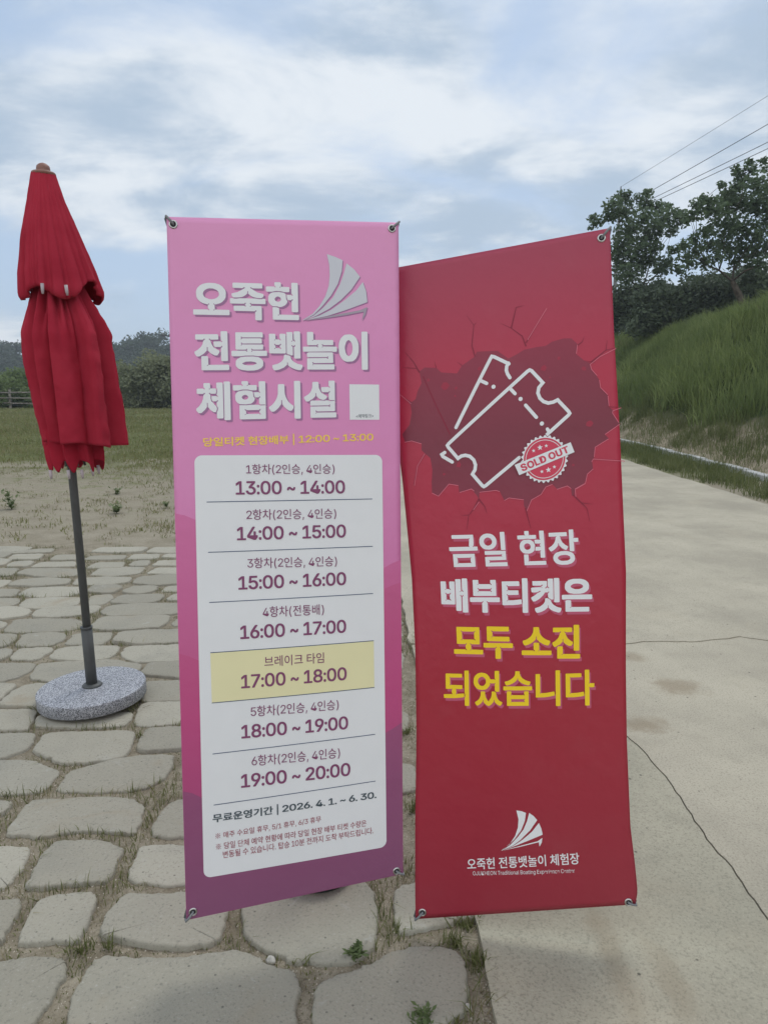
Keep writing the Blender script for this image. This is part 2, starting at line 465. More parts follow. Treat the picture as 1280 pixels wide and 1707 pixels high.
# ------------------------------------------------------------------ ground, road, paving
def polys_contains(poly, X, Y):
    """even-odd test of arrays X, Y against one polygon"""
    poly = np.asarray(poly, float)
    full = None
    if X.ndim == 2:                       # regular cell grid: only look at the window round the polygon
        j0, j1 = np.searchsorted(X[0], [poly[:, 0].min(), poly[:, 0].max()])
        i0, i1 = np.searchsorted(Y[:, 0], [poly[:, 1].min(), poly[:, 1].max()])
        full = np.zeros(X.shape, bool)
        win = (slice(i0, i1), slice(j0, j1))
        X, Y = X[win], Y[win]
    inside = np.zeros(X.shape, bool)
    n = len(poly)
    for i in range(n):
        x1, y1 = poly[i]
        x2, y2 = poly[(i + 1) % n]
        c = (y1 > Y) != (y2 > Y)
        with np.errstate(divide='ignore', invalid='ignore'):
            xi = (x2 - x1) * (Y - y1) / (y2 - y1) + x1
        inside ^= c & (X < xi)
    if full is not None:
        full[win] = inside
        return full
    return inside


def ground_mat():
    m, nt, b = new_mat("sandy_ground", 0.95, 0.1)
    p = pos(nt)
    s = nd(nt, 'ShaderNodeSeparateXYZ')
    nt.links.new(p, s.inputs[0])
    n_big = noise(nt, p, 0.55, 5)
    n_mid = noise(nt, p, 3.5, 5, 0.6)
    n_fine = noise(nt, p, 60, 4, 0.65)
    grit = voro(nt, p, 140)
    sand = mix(nt, rmp(nt, n_mid, 0.3, 0.7), (0.255, 0.225, 0.165), (0.345, 0.31, 0.24))
    sand = mix(nt, mth(nt, 'MULTIPLY', rmp(nt, n_fine, 0.42, 0.7), 0.55), sand, (0.19, 0.155, 0.105))
    sand = mix(nt, mth(nt, 'MULTIPLY', rmp(nt, grit, 0.25, 0.08), 0.5), sand, (0.5, 0.46, 0.38))
    # stronger, browner earth between the paving stones
    joint = mix(nt, rmp(nt, noise(nt, p, 9, 5, 0.65), 0.35, 0.68), (0.205, 0.175, 0.125), (0.325, 0.285, 0.215))
    joint = mix(nt, mth(nt, 'MULTIPLY', rmp(nt, n_fine, 0.45, 0.72), 0.5), joint, (0.12, 0.10, 0.065))
    joint = mix(nt, mth(nt, 'MULTIPLY', rmp(nt, grit, 0.22, 0.06), 0.6), joint, (0.48, 0.44, 0.37))
    near = rmp(nt, s.outputs[1], 6.3, 7.2)
    c = mix(nt, near, joint, sand)
    # thin dry growth on the sand, thick green further out
    turf = mix(nt, rmp(nt, n_mid, 0.35, 0.7), (0.085, 0.10, 0.035), (0.16, 0.165, 0.07))
    edge = mth(nt, 'ADD', mth(nt, 'ADD', s.outputs[1], mth(nt, 'MULTIPLY', mth(nt, 'SUBTRACT', n_big, 0.5), 14.0)), mth(nt, 'MULTIPLY', mth(nt, 'SUBTRACT', n_mid, 0.5), 11.0))
    patch = mth(nt, 'MULTIPLY', rmp(nt, n_mid, 0.5, 0.68), rmp(nt, s.outputs[1], 6.8, 10.5))
    c = mix(nt, mth(nt, 'MULTIPLY', patch, 0.55), c, turf)
    c = mix(nt, rmp(nt, edge, 10.5, 17.0), c, turf)
    nt.links.new(c, b.inputs['Base Color'])
    h = mth(nt, 'ADD', mth(nt, 'MULTIPLY', n_fine, 0.5), mth(nt, 'ADD', n_mid, mth(nt, 'MULTIPLY', grit, 0.4)))
    bump(nt, b, h, 0.7, 0.012)
    return m


GROUND = ground_mat()
G = 1400.0
gx = np.concatenate([[-G, -300, -100], np.linspace(-40, 8, 49), [40, 200, G]])
gy = np.concatenate([[-G, -200, -20], np.linspace(0, 60, 61), [120, 400, G]])
XX, YY = np.meshgrid(gx, gy)
ZZ = np.zeros_like(XX)
und = 0.03 * np.sin(XX * 0.7 + 1.3 * np.sin(YY * 0.4)) * np.cos(YY * 0.55 + 0.4)
ZZ = np.where((YY > 7.5) & (YY < 60) & (XX < 4), und, 0.0)
nx, ny = len(gx), len(gy)
ii = (np.arange(ny - 1)[:, None] * nx + np.arange(nx - 1)[None, :]).ravel()
loops = np.stack([ii, ii + 1, ii + nx + 1, ii + nx], 1).ravel()
g = mesh_np("ground", np.stack([XX.ravel(), YY.ravel(), ZZ.ravel()], 1), loops, quads(len(ii)), GROUND, smooth=True)
tag(g, kind='structure')


def concrete_mat(name, base, dark, stains=()):
    m, nt, b = new_mat(name, 0.9, 0.2)
    p = pos(nt)
    big = noise(nt, p, 0.9, 5, 0.6)
    mid = noise(nt, p, 7, 5, 0.65)
    fine = noise(nt, p, 130, 3, 0.7)
    c = mix(nt, rmp(nt, big, 0.32, 0.68), tuple(x * 0.9 for x in dark), tuple(min(1, x * 1.05) for x in base))
    c = mix(nt, mth(nt, 'MULTIPLY', rmp(nt, mid, 0.5, 0.75), 0.35), c, tuple(x * 0.78 for x in dark))
    c = mix(nt, mth(nt, 'MULTIPLY', rmp(nt, fine, 0.50, 0.66), 0.55), c, tuple(x * 0.55 for x in dark))
    c = mix(nt, mth(nt, 'MULTIPLY', rmp(nt, fine, 0.42, 0.3), 0.3), c, tuple(min(1, x * 1.3) for x in base))
    pits = voro(nt, p, 11)
    c = mix(nt, mth(nt, 'MULTIPLY', rmp(nt, pits, 0.075, 0.035), 0.8), c, (0.06, 0.055, 0.045))
    # sand blown over the slab
    sand = rmp(nt, noise(nt, p, 1.7, 6, 0.62, 0.6), 0.55, 0.75)
    c = mix(nt, mth(nt, 'MULTIPLY', sand, 0.3), c, (0.42, 0.36, 0.26))
    for sx, sy, rx, ry, k in stains:
        mp = nd(nt, 'ShaderNodeMapping')
        nt.links.new(p, mp.inputs[0])
        mp.inputs[1].default_value = (-sx / rx, -sy / ry, 0)
        mp.inputs[3].default_value = (1 / rx, 1 / ry, 0)
        ln = nd(nt, 'ShaderNodeVectorMath', operation='LENGTH')
        nt.links.new(mp.outputs[0], ln.inputs[0])
        d = mth(nt, 'ADD', ln.outputs['Value'], mth(nt, 'MULTIPLY', mth(nt, 'SUBTRACT', noise(nt, p, 14, 5, 0.65), 0.5), 1.6))
        c = mix(nt, mth(nt, 'MULTIPLY', rmp(nt, d, 1.1, 0.2), k), c, (0.20, 0.145, 0.085))
    nt.links.new(c, b.inputs['Base Color'])
    bump(nt, b, mth(nt, 'ADD', fine, mth(nt, 'MULTIPLY', mid, 0.8)), 0.35, 0.006)
    return m


ROAD = concrete_mat("road_concrete", (0.445, 0.405, 0.315), (0.38, 0.345, 0.27), [(1.51, 3.49, 0.16, 0.14, 0.5), (1.42, 3.9, 0.10, 0.1, 0.4), (1.19, 3.06, 0.16, 0.1, 0.5)])
GUTTER = concrete_mat("slab_concrete", (0.41, 0.38, 0.29), (0.335, 0.312, 0.24), [(0.62, 1.72, 0.05, 0.28, 0.3), (0.75, 1.62, 0.05, 0.2, 0.25)])


def slab(name, outline, top, mat, depth=0.12):
    bm = bmesh.new()
    top_v = [bm.verts.new((x, y, top)) for x, y in outline]
    bot_v = [bm.verts.new((x, y, top - depth)) for x, y in outline]
    bm.faces.new(top_v)
    n = len(outline)
    for i in range(n):
        bm.faces.new((top_v[i], bot_v[i], bot_v[(i + 1) % n], top_v[(i + 1) % n]))
    bmesh.ops.recalc_face_normals(bm, faces=bm.faces)
    tris = [f for f in bm.faces if len(f.verts) > 4]
    bmesh.ops.triangulate(bm, faces=tris)
    o = mesh_bm(name, bm, mat)
    return tag(o, kind='structure')


def jag(pts, step=0.05, amp=0.006):
    out = []
    for (x1, y1), (x2, y2) in zip(pts, pts[1:]):
        n = max(1, int(math.hypot(x2 - x1, y2 - y1) / step))
        for k in range(n):
            t = k / n
            out.append((x1 + (x2 - x1) * t + random.uniform(-amp, amp), y1 + (y2 - y1) * t + random.uniform(-amp, amp)))
    out.append(pts[-1])
    return out


crack = [(1.13, -6.0), (1.125, 1.2)] + GUTTER_CRACK + [(0.8, 3.17), (0.5, 3.22), (0.235, 3.25)]
crack = crack[:2] + jag(crack[2:], 0.035, 0.005)
slab_left = jag([(0.225, 3.25), (0.272, 1.86), (0.283, 1.5), (0.295, 0.8)], 0.05, 0.004) + [(0.33, -6.0)]
slab("path", crack + slab_left[1:], 0.020, GUTTER)
off = [(x + 0.005, y + 0.003) for x, y in crack]
joint = [(0.17, 4.06), (0.8, 4.08)] + ROAD_CRACK + [(3.2, 4.21), (4.2, 4.17), (5.15, 4.20)]
joint = joint[:1] + jag(joint, 0.04, 0.007)[1:]
near_road = off + jag([(0.22, 3.26), (0.17, 4.06)], 0.05, 0.006)[1:-1] + joint + [(5.15, -6.0)]
slab("road", near_road, 0.022, ROAD)
far_edge_l = jag([(0.16, 4.09), (0.13, 5.2), (0.05, 8.0), (-0.1, 13.0)], 0.09, 0.012) + [(-0.1, 30.0), (0.4, 70.0)]
far_edge_r = [(6.3, 70.0), (5.6, 30.0)] + jag([(5.25, 20.0), (5.12, 9.0)], 0.3, 0.03) + [(5.15, 4.213)]
far_road = [(x, y + 0.006) for x, y in joint]
slab("road", far_edge_l + far_edge_r + list(reversed(far_road[1:-1])), 0.026, ROAD)

# kerb stones along the far side of the road
KERB = concrete_mat("kerb_concrete", (0.52, 0.52, 0.50), (0.40, 0.40, 0.385))
bm = bmesh.new()
kp = [(6.45, 2.0), (6.42, 9.0), (6.5, 12.0), (6.72, 16.0), (6.85, 20.0), (6.95, 30.0), (7.4, 60.0)]
ys = np.arange(2.0, 58.0, 1.0)
kx = np.interp(ys, [q[1] for q in kp], [q[0] for q in kp])
for x, y, x2 in zip(kx, ys, np.append(kx[1:], kx[-1] + 0.02)):
    a = math.atan2(x2 - x, 1.0)
    m = Matrix.Translation(((x + x2) / 2 + random.uniform(-.012, .012), y + 0.5, 0.055 + random.uniform(-.012, .008))) @ Matrix.Rotation(-a, 4, 'Z') @ Matrix.Rotation(random.uniform(-.02, .02), 4, 'Y') @ Matrix.Diagonal((0.15, 0.985, 0.13, 1))
    bmesh.ops.create_cube(bm, size=1.0, matrix=m)
bmesh.ops.bevel(bm, geom=list(bm.edges), offset=0.012, segments=1, affect='EDGES')
tag(mesh_bm("kerb", bm, KERB), kind='structure')

# grass bank beyond the kerb
PROF = ([6.0, 6.7, 7.3, 8.3, 9.4, 10.6, 11.8, 13.0, 16.0, 90.0], [-0.3, 0.0, 0.22, 0.78, 1.75, 2.85, 3.65, 4.0, 4.2, 5.0])


def bank_z(x, y):
    sh = 0.35 * np.sin(y * 0.31 + 0.6) + 0.15 * np.sin(y * 0.9)
    z = np.interp(x + sh * np.clip((x - 6.9) / 1.5, 0, 1), *PROF)
    bumps = (0.06 * np.sin(x * 2.1 + y * 1.3) + 0.05 * np.sin(x * 4.3 - y * 2.2)) * np.clip((x - 6.9), 0, 1)
    return z + bumps


bank_m, nt, b = new_mat("bank_soil", 0.95, 0.1)
p = pos(nt)
s = nd(nt, 'ShaderNodeSeparateXYZ')
nt.links.new(p, s.inputs[0])
nm = noise(nt, p, 4, 5, 0.6)
nf = noise(nt, p, 35, 4, 0.65)
soil = mix(nt, rmp(nt, nm, 0.3, 0.7), (0.21, 0.175, 0.12), (0.33, 0.285, 0.205))
soil = mix(nt, mth(nt, 'MULTIPLY', rmp(nt, nf, 0.45, 0.7), 0.6), soil, (0.13, 0.105, 0.07))
turf = mix(nt, rmp(nt, nm, 0.35, 0.7), (0.03, 0.05, 0.015), (0.06, 0.085, 0.03))
c = mix(nt, rmp(nt, mth(nt, 'ADD', s.outputs[2], mth(nt, 'MULTIPLY', nm, 0.5)), 0.85, 1.3), soil, turf)
nt.links.new(c, b.inputs['Base Color'])
bump(nt, b, mth(nt, 'ADD', nm, mth(nt, 'MULTIPLY', nf, 0.4)), 0.8, 0.06)
bx = np.concatenate([np.linspace(6.0, 14, 41), [16, 20, 30, 50, 90]])
by = np.concatenate([np.linspace(-12, 50, 125), [60, 80, 120, 200]])
XX, YY = np.meshgrid(bx, by)
ZZ = bank_z(XX, YY)
nx, ny = len(bx), len(by)
ii = (np.arange(ny - 1)[:, None] * nx + np.arange(nx - 1)[None, :]).ravel()
bank = mesh_np("grass_bank", np.stack([XX.ravel(), YY.ravel(), ZZ.ravel()], 1), np.stack([ii, ii + 1, ii + nx + 1, ii + nx], 1).ravel(), quads(len(ii)), bank_m, smooth=True)
tag(bank, kind='structure')

# ---- paving of big irregular stones
stone_m, nt, b = new_mat("paving_stone", 0.9, 0.25)
p = pos(nt)
isl = nd(nt, 'ShaderNodeAttribute', attribute_name='rnd').outputs['Fac']
big = noise(nt, p, 4, 5, 0.6)
fine = noise(nt, p, 120, 4, 0.7)
c = mix(nt, isl, (0.285, 0.265, 0.21), (0.395, 0.37, 0.298))
c = mix(nt, mth(nt, 'MULTIPLY', rmp(nt, big, 0.45, 0.75), 0.4), c, (0.24, 0.23, 0.19))
c = mix(nt, mth(nt, 'MULTIPLY', rmp(nt, fine, 0.54, 0.68), 0.5), c, (0.12, 0.115, 0.10))
c = mix(nt, mth(nt, 'MULTIPLY', rmp(nt, fine, 0.42, 0.3), 0.35), c, (0.47, 0.46, 0.42))
c = mix(nt, mth(nt, 'MULTIPLY', rmp(nt, voro(nt, p, 26), 0.12, 0.05), 0.7), c, (0.09, 0.085, 0.07))
dirt = rmp(nt, noise(nt, p, 2.6, 6, 0.65, 0.7), 0.56, 0.72)
c = mix(nt, mth(nt, 'MULTIPLY', dirt, 0.55), c, (0.30, 0.25, 0.175))
scuff = rmp(nt, noise(nt, p, 6.5, 6, 0.7, 1.2), 0.6, 0.72)
c = mix(nt, mth(nt, 'MULTIPLY', scuff, 0.45), c, (0.42, 0.41, 0.37))
nt.links.new(c, b.inputs['Base Color'])
bump(nt, b, mth(nt, 'ADD', fine, mth(nt, 'MULTIPLY', big, 1.2)), 0.4, 0.006)


def chaikin(p, n=2, most=0.03):
    """round the corners, cutting at most `most` metres off each edge end"""
    for _ in range(n):
        q = np.roll(p, -1, 0)
        L_ = np.hypot(*(q - p).T)[:, None]
        k_ = np.minimum(0.22, most / np.maximum(L_, 1e-6))
        p = np.stack([p + (q - p) * k_, q - (q - p) * k_], 1).reshape(-1, 2)
        most *= 0.45
    return p


def resample(p, step):
    out = []
    for a, c2 in zip(p, np.roll(p, -1, 0)):
        n = max(1, int(np.hypot(*(c2 - a)) / step))
        out += [a + (c2 - a) * k / n for k in range(n)]
    return np.array(out)


stones = [np.array(s_, float) for s_ in STONES]
CELL = 0.01
GX0, GY0, GNX, GNY = -6.2, 0.9, 660, 640
cx = GX0 + (np.arange(GNX) + 0.5) * CELL
cy = GY0 + (np.arange(GNY) + 0.5) * CELL
CXX, CYY = np.meshgrid(cx, cy)
covered = np.zeros((GNY, GNX), bool)


def mark(poly, grow=0.0):
    c0 = poly.mean(0)
    d = poly - c0
    L = np.hypot(d[:, 0], d[:, 1])[:, None]
    q = c0 + d * (L + grow) / L
    covered[:] |= polys_contains(q, CXX, CYY)


for s_ in stones:
    mark(s_, 0.045)
# fill the rest of the paved area with stones of the same sizes
row = 0
y0 = 1.02
while y0 < 6.55:
    dy = random.uniform(0.225, 0.265)
    x0 = 0.15 + random.uniform(-0.1, 0.02)
    while x0 > -5.9:
        w = random.uniform(0.34, 0.6)
        cand = np.array([(x0 - w + .035, y0 + .03), (x0 - w / 2, y0 + .022), (x0 - .035, y0 + .03), (x0 - .03, y0 + dy - .03), (x0 - w / 2, y0 + dy - .022), (x0 - w + .03, y0 + dy - .03)])
        cand += rng.normal(0, 0.012, cand.shape)
        inside = polys_contains(cand, CXX, CYY)
        tot = inside.sum()
        free = (inside & ~covered).sum()
        if tot and free > 0.985 * tot:
            stones.append(cand)
            mark(cand, 0.02)
            x0 -= w
        else:
            x0 -= 0.06
        row += 1
    y0 += dy if row else 0.2
# smaller infill stones where a wide gap is left
for _ in range(2600):
    w, h = random.uniform(0.15, 0.36), random.uniform(0.13, 0.21)
    x0, y0 = random.uniform(-5.9, 0.14 - w), random.uniform(1.0, 6.5 - h)
    gi, gj = int((y0 + h / 2 - GY0) / CELL), int((x0 + w / 2 - GX0) / CELL)
    if covered[gi, gj]:
        continue
    cand = np.array([(x0, y0 + .01), (x0 + w / 2, y0), (x0 + w, y0 + .01), (x0 + w - .01, y0 + h), (x0 + w / 2, y0 + h + .01), (x0 + .01, y0 + h)]) + rng.normal(0, 0.01, (6, 2))
    inside = polys_contains(cand, CXX, CYY)
    if inside.sum() and not (inside & covered).any():
        stones.append(cand)
        mark(cand, 0.035)

stone_mask = np.zeros((GNY, GNX), bool)
V, L, S_, A = [], [], [], []
nv = 0
nl = 0
for s_ in stones:
    p0 = chaikin(s_, 2, 0.03) if s_[:, 1].mean() < 2.7 else chaikin(s_, 1, 0.022)
    c0 = p0.mean(0)
    p0 = c0 + (p0 - c0) * (1 + (0.009 + 0.016 * min(1.0, max(0.0, (c0[1] - 2.2) / 1.3))) / np.hypot(*(p0 - c0).T)[:, None])
    p0 = resample(p0, 0.022)
    p0 = chaikin(p0 + rng.normal(0, 0.0032, p0.shape), 1)
    p0 = p0 + rng.normal(0, 0.0012, p0.shape)
    area = 0.5 * np.sum(p0[:, 0] * np.roll(p0[:, 1], -1) - np.roll(p0[:, 0], -1) * p0[:, 1])
    if area < 0:
        p0 = p0[::-1]
    stone_mask |= polys_contains(p0, CXX, CYY)
    c0 = p0.mean(0)
    d = p0 - c0
    ln = np.hypot(d[:, 0], d[:, 1])[:, None]
    n = len(p0)
    top = 0.013 + random.uniform(-0.004, 0.005)
    tilt = rng.normal(0, 0.011, 2)
    rings = []
    for inset, z in ((-0.004, -0.03), (0.0, top - 0.006), (0.003, top - 0.0015), (0.008, top), (0.04, top + 0.0004)):
        q = c0 + d * np.maximum(0.05, (ln - inset)) / ln
        rings.append(np.column_stack([q, z + (q - c0) @ tilt]))
    rings.append(np.array([[*c0, top + 0.0012]]))
    V.append(np.vstack(rings))
    idx = np.arange(n)
    for k in range(4):
        qd = np.stack([k * n + idx, k * n + (idx + 1) % n, (k + 1) * n + (idx + 1) % n, (k + 1) * n + idx], 1) + nv
        L.append(qd.ravel())
        S_.append(np.full(n, 4))
    tr = np.stack([4 * n + idx, 4 * n + (idx + 1) % n, np.full(n, 5 * n)], 1) + nv
    L.append(tr.ravel())
    S_.append(np.full(n, 3))
    A.append(np.full(5 * n + 1, random.random()))
    nv += 5 * n + 1
sizes = np.concatenate(S_)
starts = np.concatenate([[0], np.cumsum(sizes)[:-1]])
pav = mesh_np("stone_paving", np.vstack(V), np.concatenate(L), starts, stone_m, smooth=True, attrs={'rnd': np.concatenate(A)})
tag(pav, kind='structure')


# ------------------------------------------------------------------ grass
def blades(name, P, h, w, mat, lean=0.45, parent=None, kind='stuff'):
    """one mesh of bent grass blades rooted at P"""
    n = len(P)
    az = rng.uniform(0, 2 * PI, n)
    side = np.stack([np.cos(az), np.sin(az), np.zeros(n)], 1)
    ba = rng.uniform(0, 2 * PI, n)
    bend = np.stack([np.cos(ba), np.sin(ba), np.zeros(n)], 1) * (np.abs(rng.normal(0, lean, n)) * h)[:, None]
    up = np.array([0, 0, 1.0])
    w2 = (w * 0.5)[:, None]
    mid = P + up * (h * 0.55)[:, None] + bend * 0.35
    tip = P + up * (h * np.clip(1 - 0.25 * np.linalg.norm(bend, axis=1) / h, 0.5, 1))[:, None] + bend
    v = np.stack([P - side * w2, P + side * w2, mid + side * w2 * 0.8, mid - side * w2 * 0.8, tip], 1)
    base = np.arange(n)[:, None] * 5
    l4 = base + np.array([[0, 1, 2, 3]])
    l3 = base + np.array([[3, 2, 4]])
    loops = np.concatenate([l4, l3], 1).ravel()
    st = (np.arange(n)[:, None] * 7 + np.array([[0, 4]])).ravel()
    rnd = np.repeat(rng.random(n), 5)
    o = mesh_np(name, v.reshape(-1, 3), loops, st, mat, parent, smooth=True, attrs={'rnd': rnd})
    if kind:
        tag(o, kind=kind)
    return o


def vnoise(x, y, s, seed=0):
    """cheap smooth value noise in 0..1"""
    r = np.random.default_rng(seed).random((64, 64))
    x, y = x * s, y * s
    xi, yi = np.floor(x).astype(int), np.floor(y).astype(int)
    fx, fy = x - xi, y - yi
    fx, fy = fx * fx * (3 - 2 * fx), fy * fy * (3 - 2 * fy)
    g_ = lambda a, c_: r[a % 64, c_ % 64]
    return (g_(xi, yi) * (1 - fx) + g_(xi + 1, yi) * fx) * (1 - fy) + (g_(xi, yi + 1) * (1 - fx) + g_(xi + 1, yi + 1) * fx) * fy


GRASS = leaf_mat("short_grass", (0.12, 0.14, 0.045), (0.28, 0.28, 0.125), 0.5)
DRY = leaf_mat("dry_grass", (0.15, 0.13, 0.06), (0.33, 0.29, 0.16), 1.5)
JOINTG = leaf_mat("joint_grass_blades", (0.10, 0.12, 0.04), (0.23, 0.235, 0.10), 3.0)
TALL = leaf_mat("tall_grass", (0.075, 0.115, 0.034), (0.22, 0.27, 0.095), 0.5)

# grass in the paving joints
n = 170000
x = rng.uniform(-5.8, 0.27, n)
y = 1.0 + 5.7 * rng.random(n) ** 1.3
i_, j_ = ((y - GY0) / CELL).astype(int), ((x - GX0) / CELL).astype(int)
i_, j_ = np.clip(i_, 0, GNY - 1), np.clip(j_, 0, GNX - 1)
dens = 0.6 * vnoise(x, y, 3.2, 1) + 0.4 * vnoise(x, y, 9.0, 2)
keep = (~stone_mask[i_, j_]) & (dens + rng.normal(0, 0.05, n) > 0.37)
keep &= x < 0.285 - 0.0317 * (y - 1.85)
x, y, dens = x[keep], y[keep], dens[keep]
hh = rng.uniform(0.008, 0.026, len(x)) * (0.4 + 2.2 * np.clip(dens - 0.45, 0, 0.4) / 0.3)
half = rng.random(len(x)) < 0.62
P = np.stack([x, y, np.zeros_like(x)], 1)
blades("joint_grass", P[half], hh[half], rng.uniform(0.002, 0.004, half.sum()), JOINTG, 0.7)
blades("dry_joint_grass", P[~half], hh[~half] * 0.8, rng.uniform(0.0015, 0.003, (~half).sum()), DRY, 0.9)
# a few denser tufts in the joints
tp = []
for tx, ty in [(-0.50, 1.86), (-0.53, 1.92), (-0.82, 1.73), (-0.74, 1.735), (-0.39, 2.10), (-0.62, 2.34), (-0.20, 1.70), (0.13, 1.92), (0.20, 1.76), (0.24, 1.83), (0.26, 1.70), (0.05, 1.80), (0.16, 1.52), (0.21, 1.60), (-0.02, 1.51), (-0.5, 1.62), (-0.55, 1.55), (-1.05, 2.95), (-1.75, 2.9), (-1.2, 2.75), (-0.95, 2.15), (-1.5, 3.3), (0.14, 2.05), (0.12, 2.4), (0.1, 3.0), (0.07, 3.6)]:
    m_ = rng.integers(25, 70)
    tp.append(np.stack([tx + rng.normal(0, 0.018, m_), ty + rng.normal(0, 0.012, m_), np.zeros(m_)], 1))
tp = np.vstack(tp)
on_ = stone_mask[np.clip(((tp[:, 1] - GY0) / CELL).astype(int), 0, GNY - 1), np.clip(((tp[:, 0] - GX0) / CELL).astype(int), 0, GNX - 1)]
tp = tp[~on_ & (tp[:, 0] < 0.285 - 0.0317 * (tp[:, 1] - 1.85))]
blades("joint_grass", tp, rng.uniform(0.02, 0.055, len(tp)), rng.uniform(0.0025, 0.0045, len(tp)), JOINTG, 0.8)

# litter of grit on the joints
n = 9000
x = rng.uniform(-2.2, 0.28, n)
y = 1.1 + 2.2 * rng.random(n) ** 1.4
i_, j_ = np.clip(((y - GY0) / CELL).astype(int), 0, GNY - 1), np.clip(((x - GX0) / CELL).astype(int), 0, GNX - 1)
keep = (~stone_mask[i_, j_]) & (x < 0.285 - 0.0317 * (y - 1.85))
x, y = x[keep], y[keep]
r_ = rng.uniform(0.0012, 0.0042, len(x))
dirs = np.array([(1, 0, -.3), (0, 1, -.3), (-1, 0, -.3), (0, -1, -.3), (.2, .1, .8)])
v = np.stack([x, y, np.full_like(x, 0.001)], 1)[:, None, :] + dirs[None] * r_[:, None, None] * rng.uniform(0.6, 1.2, (len(x), 5, 1))
tri = np.array([(0, 1, 4), (1, 2, 4), (2, 3, 4), (3, 0, 4)]).ravel()
grit_m = plain("grit", (0.40, 0.36, 0.29), 0.9, 0.2, 0, 0.5, 400)
tag(mesh_np("sand_grit", v.reshape(-1, 3), (np.arange(len(x))[:, None] * 5 + tri[None]).ravel(), np.arange(len(x) * 4) * 3, grit_m), kind='stuff')

# field grass beyond the sand
n = 190000
y = 7.2 + 46 * rng.random(n) ** 1.7
x = np.where(rng.random(n) < 0.66, rng.uniform(-0.62, 0.05, n), rng.uniform(-1.25, -0.62, n)) * y - 1.0
d_ = 0.65 * vnoise(x, y, 0.33, 5) + 0.35 * vnoise(x, y, 1.3, 6)
edge = np.clip((y + 8 * (vnoise(x, y, 0.25, 9) - 0.5) + 7 * (vnoise(x, y, 1.1, 10) - 0.5) - 10.0) / 6.0, 0, 1)
keep = rng.random(n) < np.clip(edge * (0.35 + 0.9 * d_) + 0.22 * (d_ > 0.5) * (y > 7.4), 0, 1)
keep &= x < 0.02 - 0.03 * (y - 5)
x, y = x[keep], y[keep]
hh = rng.uniform(0.03, 0.09, len(x)) * (0.7 + 0.04 * np.clip(y - 8, 0, 20)) * (0.5 + d_[keep])
ww = 0.003 + 0.00075 * y
P = np.stack([x, y, np.zeros_like(x)], 1)
half = rng.random(len(x)) < 0.78
blades("field_grass", P[half], hh[half], ww[half], GRASS, 0.5)
blades("dry_field_grass", P[~half], hh[~half] * 1.1, ww[~half] * 0.8, DRY, 0.6)

# small weeds scattered on the sand
tp = []
for _ in range(700):
    ty = 6.8 + 7.0 * random.random() ** 0.7
    tx = random.uniform(-0.56, -0.03) * ty
    m_ = rng.integers(6, 22)
    tp.append(np.stack([tx + rng.normal(0, 0.05, m_), ty + rng.normal(0, 0.06, m_), np.zeros(m_)], 1))
tp = np.vstack(tp)
half = rng.random(len(tp)) < 0.5
hw = rng.uniform(0.012, 0.06, len(tp))
blades("sand_weeds", tp[half], hw[half], rng.uniform(0.005, 0.011, half.sum()), GRASS, 0.9)
blades("dry_sand_weeds", tp[~half], hw[~half], rng.uniform(0.004, 0.009, (~half).sum()), DRY, 1.0)

# tall grass on the bank
n = 105000
y = 4 + 46 * rng.random(n) ** 0.85
x = rng.uniform(7.9, 14.5, n)
lo = 8.35 + 0.55 * (vnoise(x * 0, y, 0.55, 12) - 0.5) + 0.5 * (vnoise(x, y, 1.6, 13) - 0.5)
keep = x > lo
x, y = x[keep], y[keep]
tuft = vnoise(x, y, 0.9, 14)
hh = rng.uniform(0.38, 0.75, len(x)) * (0.6 + 0.75 * tuft)
P = np.stack([x, y, bank_z(x, y) - 0.02], 1)
sp = vnoise(x, y, 0.45, 21) + 0.35 * rng.random(len(x))
ww = rng.uniform(0.011, 0.022, len(x)) * (0.8 + 0.012 * y)
LUSH = leaf_mat("lush_grass", (0.11, 0.155, 0.042), (0.29, 0.345, 0.13), 0.7)
for nm_, sel, mt_, ln_ in (("tall_bank_grass", sp < 0.72, TALL, 0.42), ("lush_bank_grass", (sp >= 0.72) & (sp < 1.12), LUSH, 0.6), ("dry_bank_grass", sp >= 1.12, DRY, 0.5)):
    blades(nm_, P[sel], hh[sel] * (1.12 if ln_ == 0.6 else 1.0), ww[sel] * (1.25 if ln_ == 0.6 else 0.8 if mt_ is DRY else 1.0), mt_, ln_)
# thinner growth on the sandy foot of the bank and along the kerb
tp, th = [], []
for _ in range(760):
    ty = 7.5 + 24 * random.random()
    tx = random.choice([random.uniform(5.25, 6.35), random.uniform(5.3, 6.3), random.uniform(6.7, 8.3), random.uniform(6.9, 8.5)]) + np.interp(ty, [8, 30], [0, 0.45])
    m_ = int(rng.integers(14, 80))
    px = tx + rng.normal(0, 0.14, m_)
    py = ty + rng.normal(0, 0.2, m_)
    pz = np.where(px > 6.6, bank_z(px, py), 0.0)
    pz = np.maximum(pz, 0.0) - 0.01
    ok = px > 5.2
    tp.append(np.stack([px, py, pz], 1)[ok])
    th.append((rng.uniform(0.08, 0.3, m_) * random.uniform(0.6, 1.3))[ok])
for _ in range(110):
    ty = 8 + 24 * random.random()
    tx = random.uniform(7.6, 8.7)
    m_ = int(rng.integers(25, 70))
    px = tx + rng.normal(0, 0.12, m_)
    py = ty + rng.normal(0, 0.16, m_)
    tp.append(np.stack([px, py, np.maximum(bank_z(px, py), 0) - 0.01], 1))
    th.append(rng.uniform(0.2, 0.55, m_))
tp, th = np.vstack(tp), np.concatenate(th)
VERGE = leaf_mat("verge_grass_blades", (0.075, 0.105, 0.03), (0.19, 0.20, 0.085), 1.0)
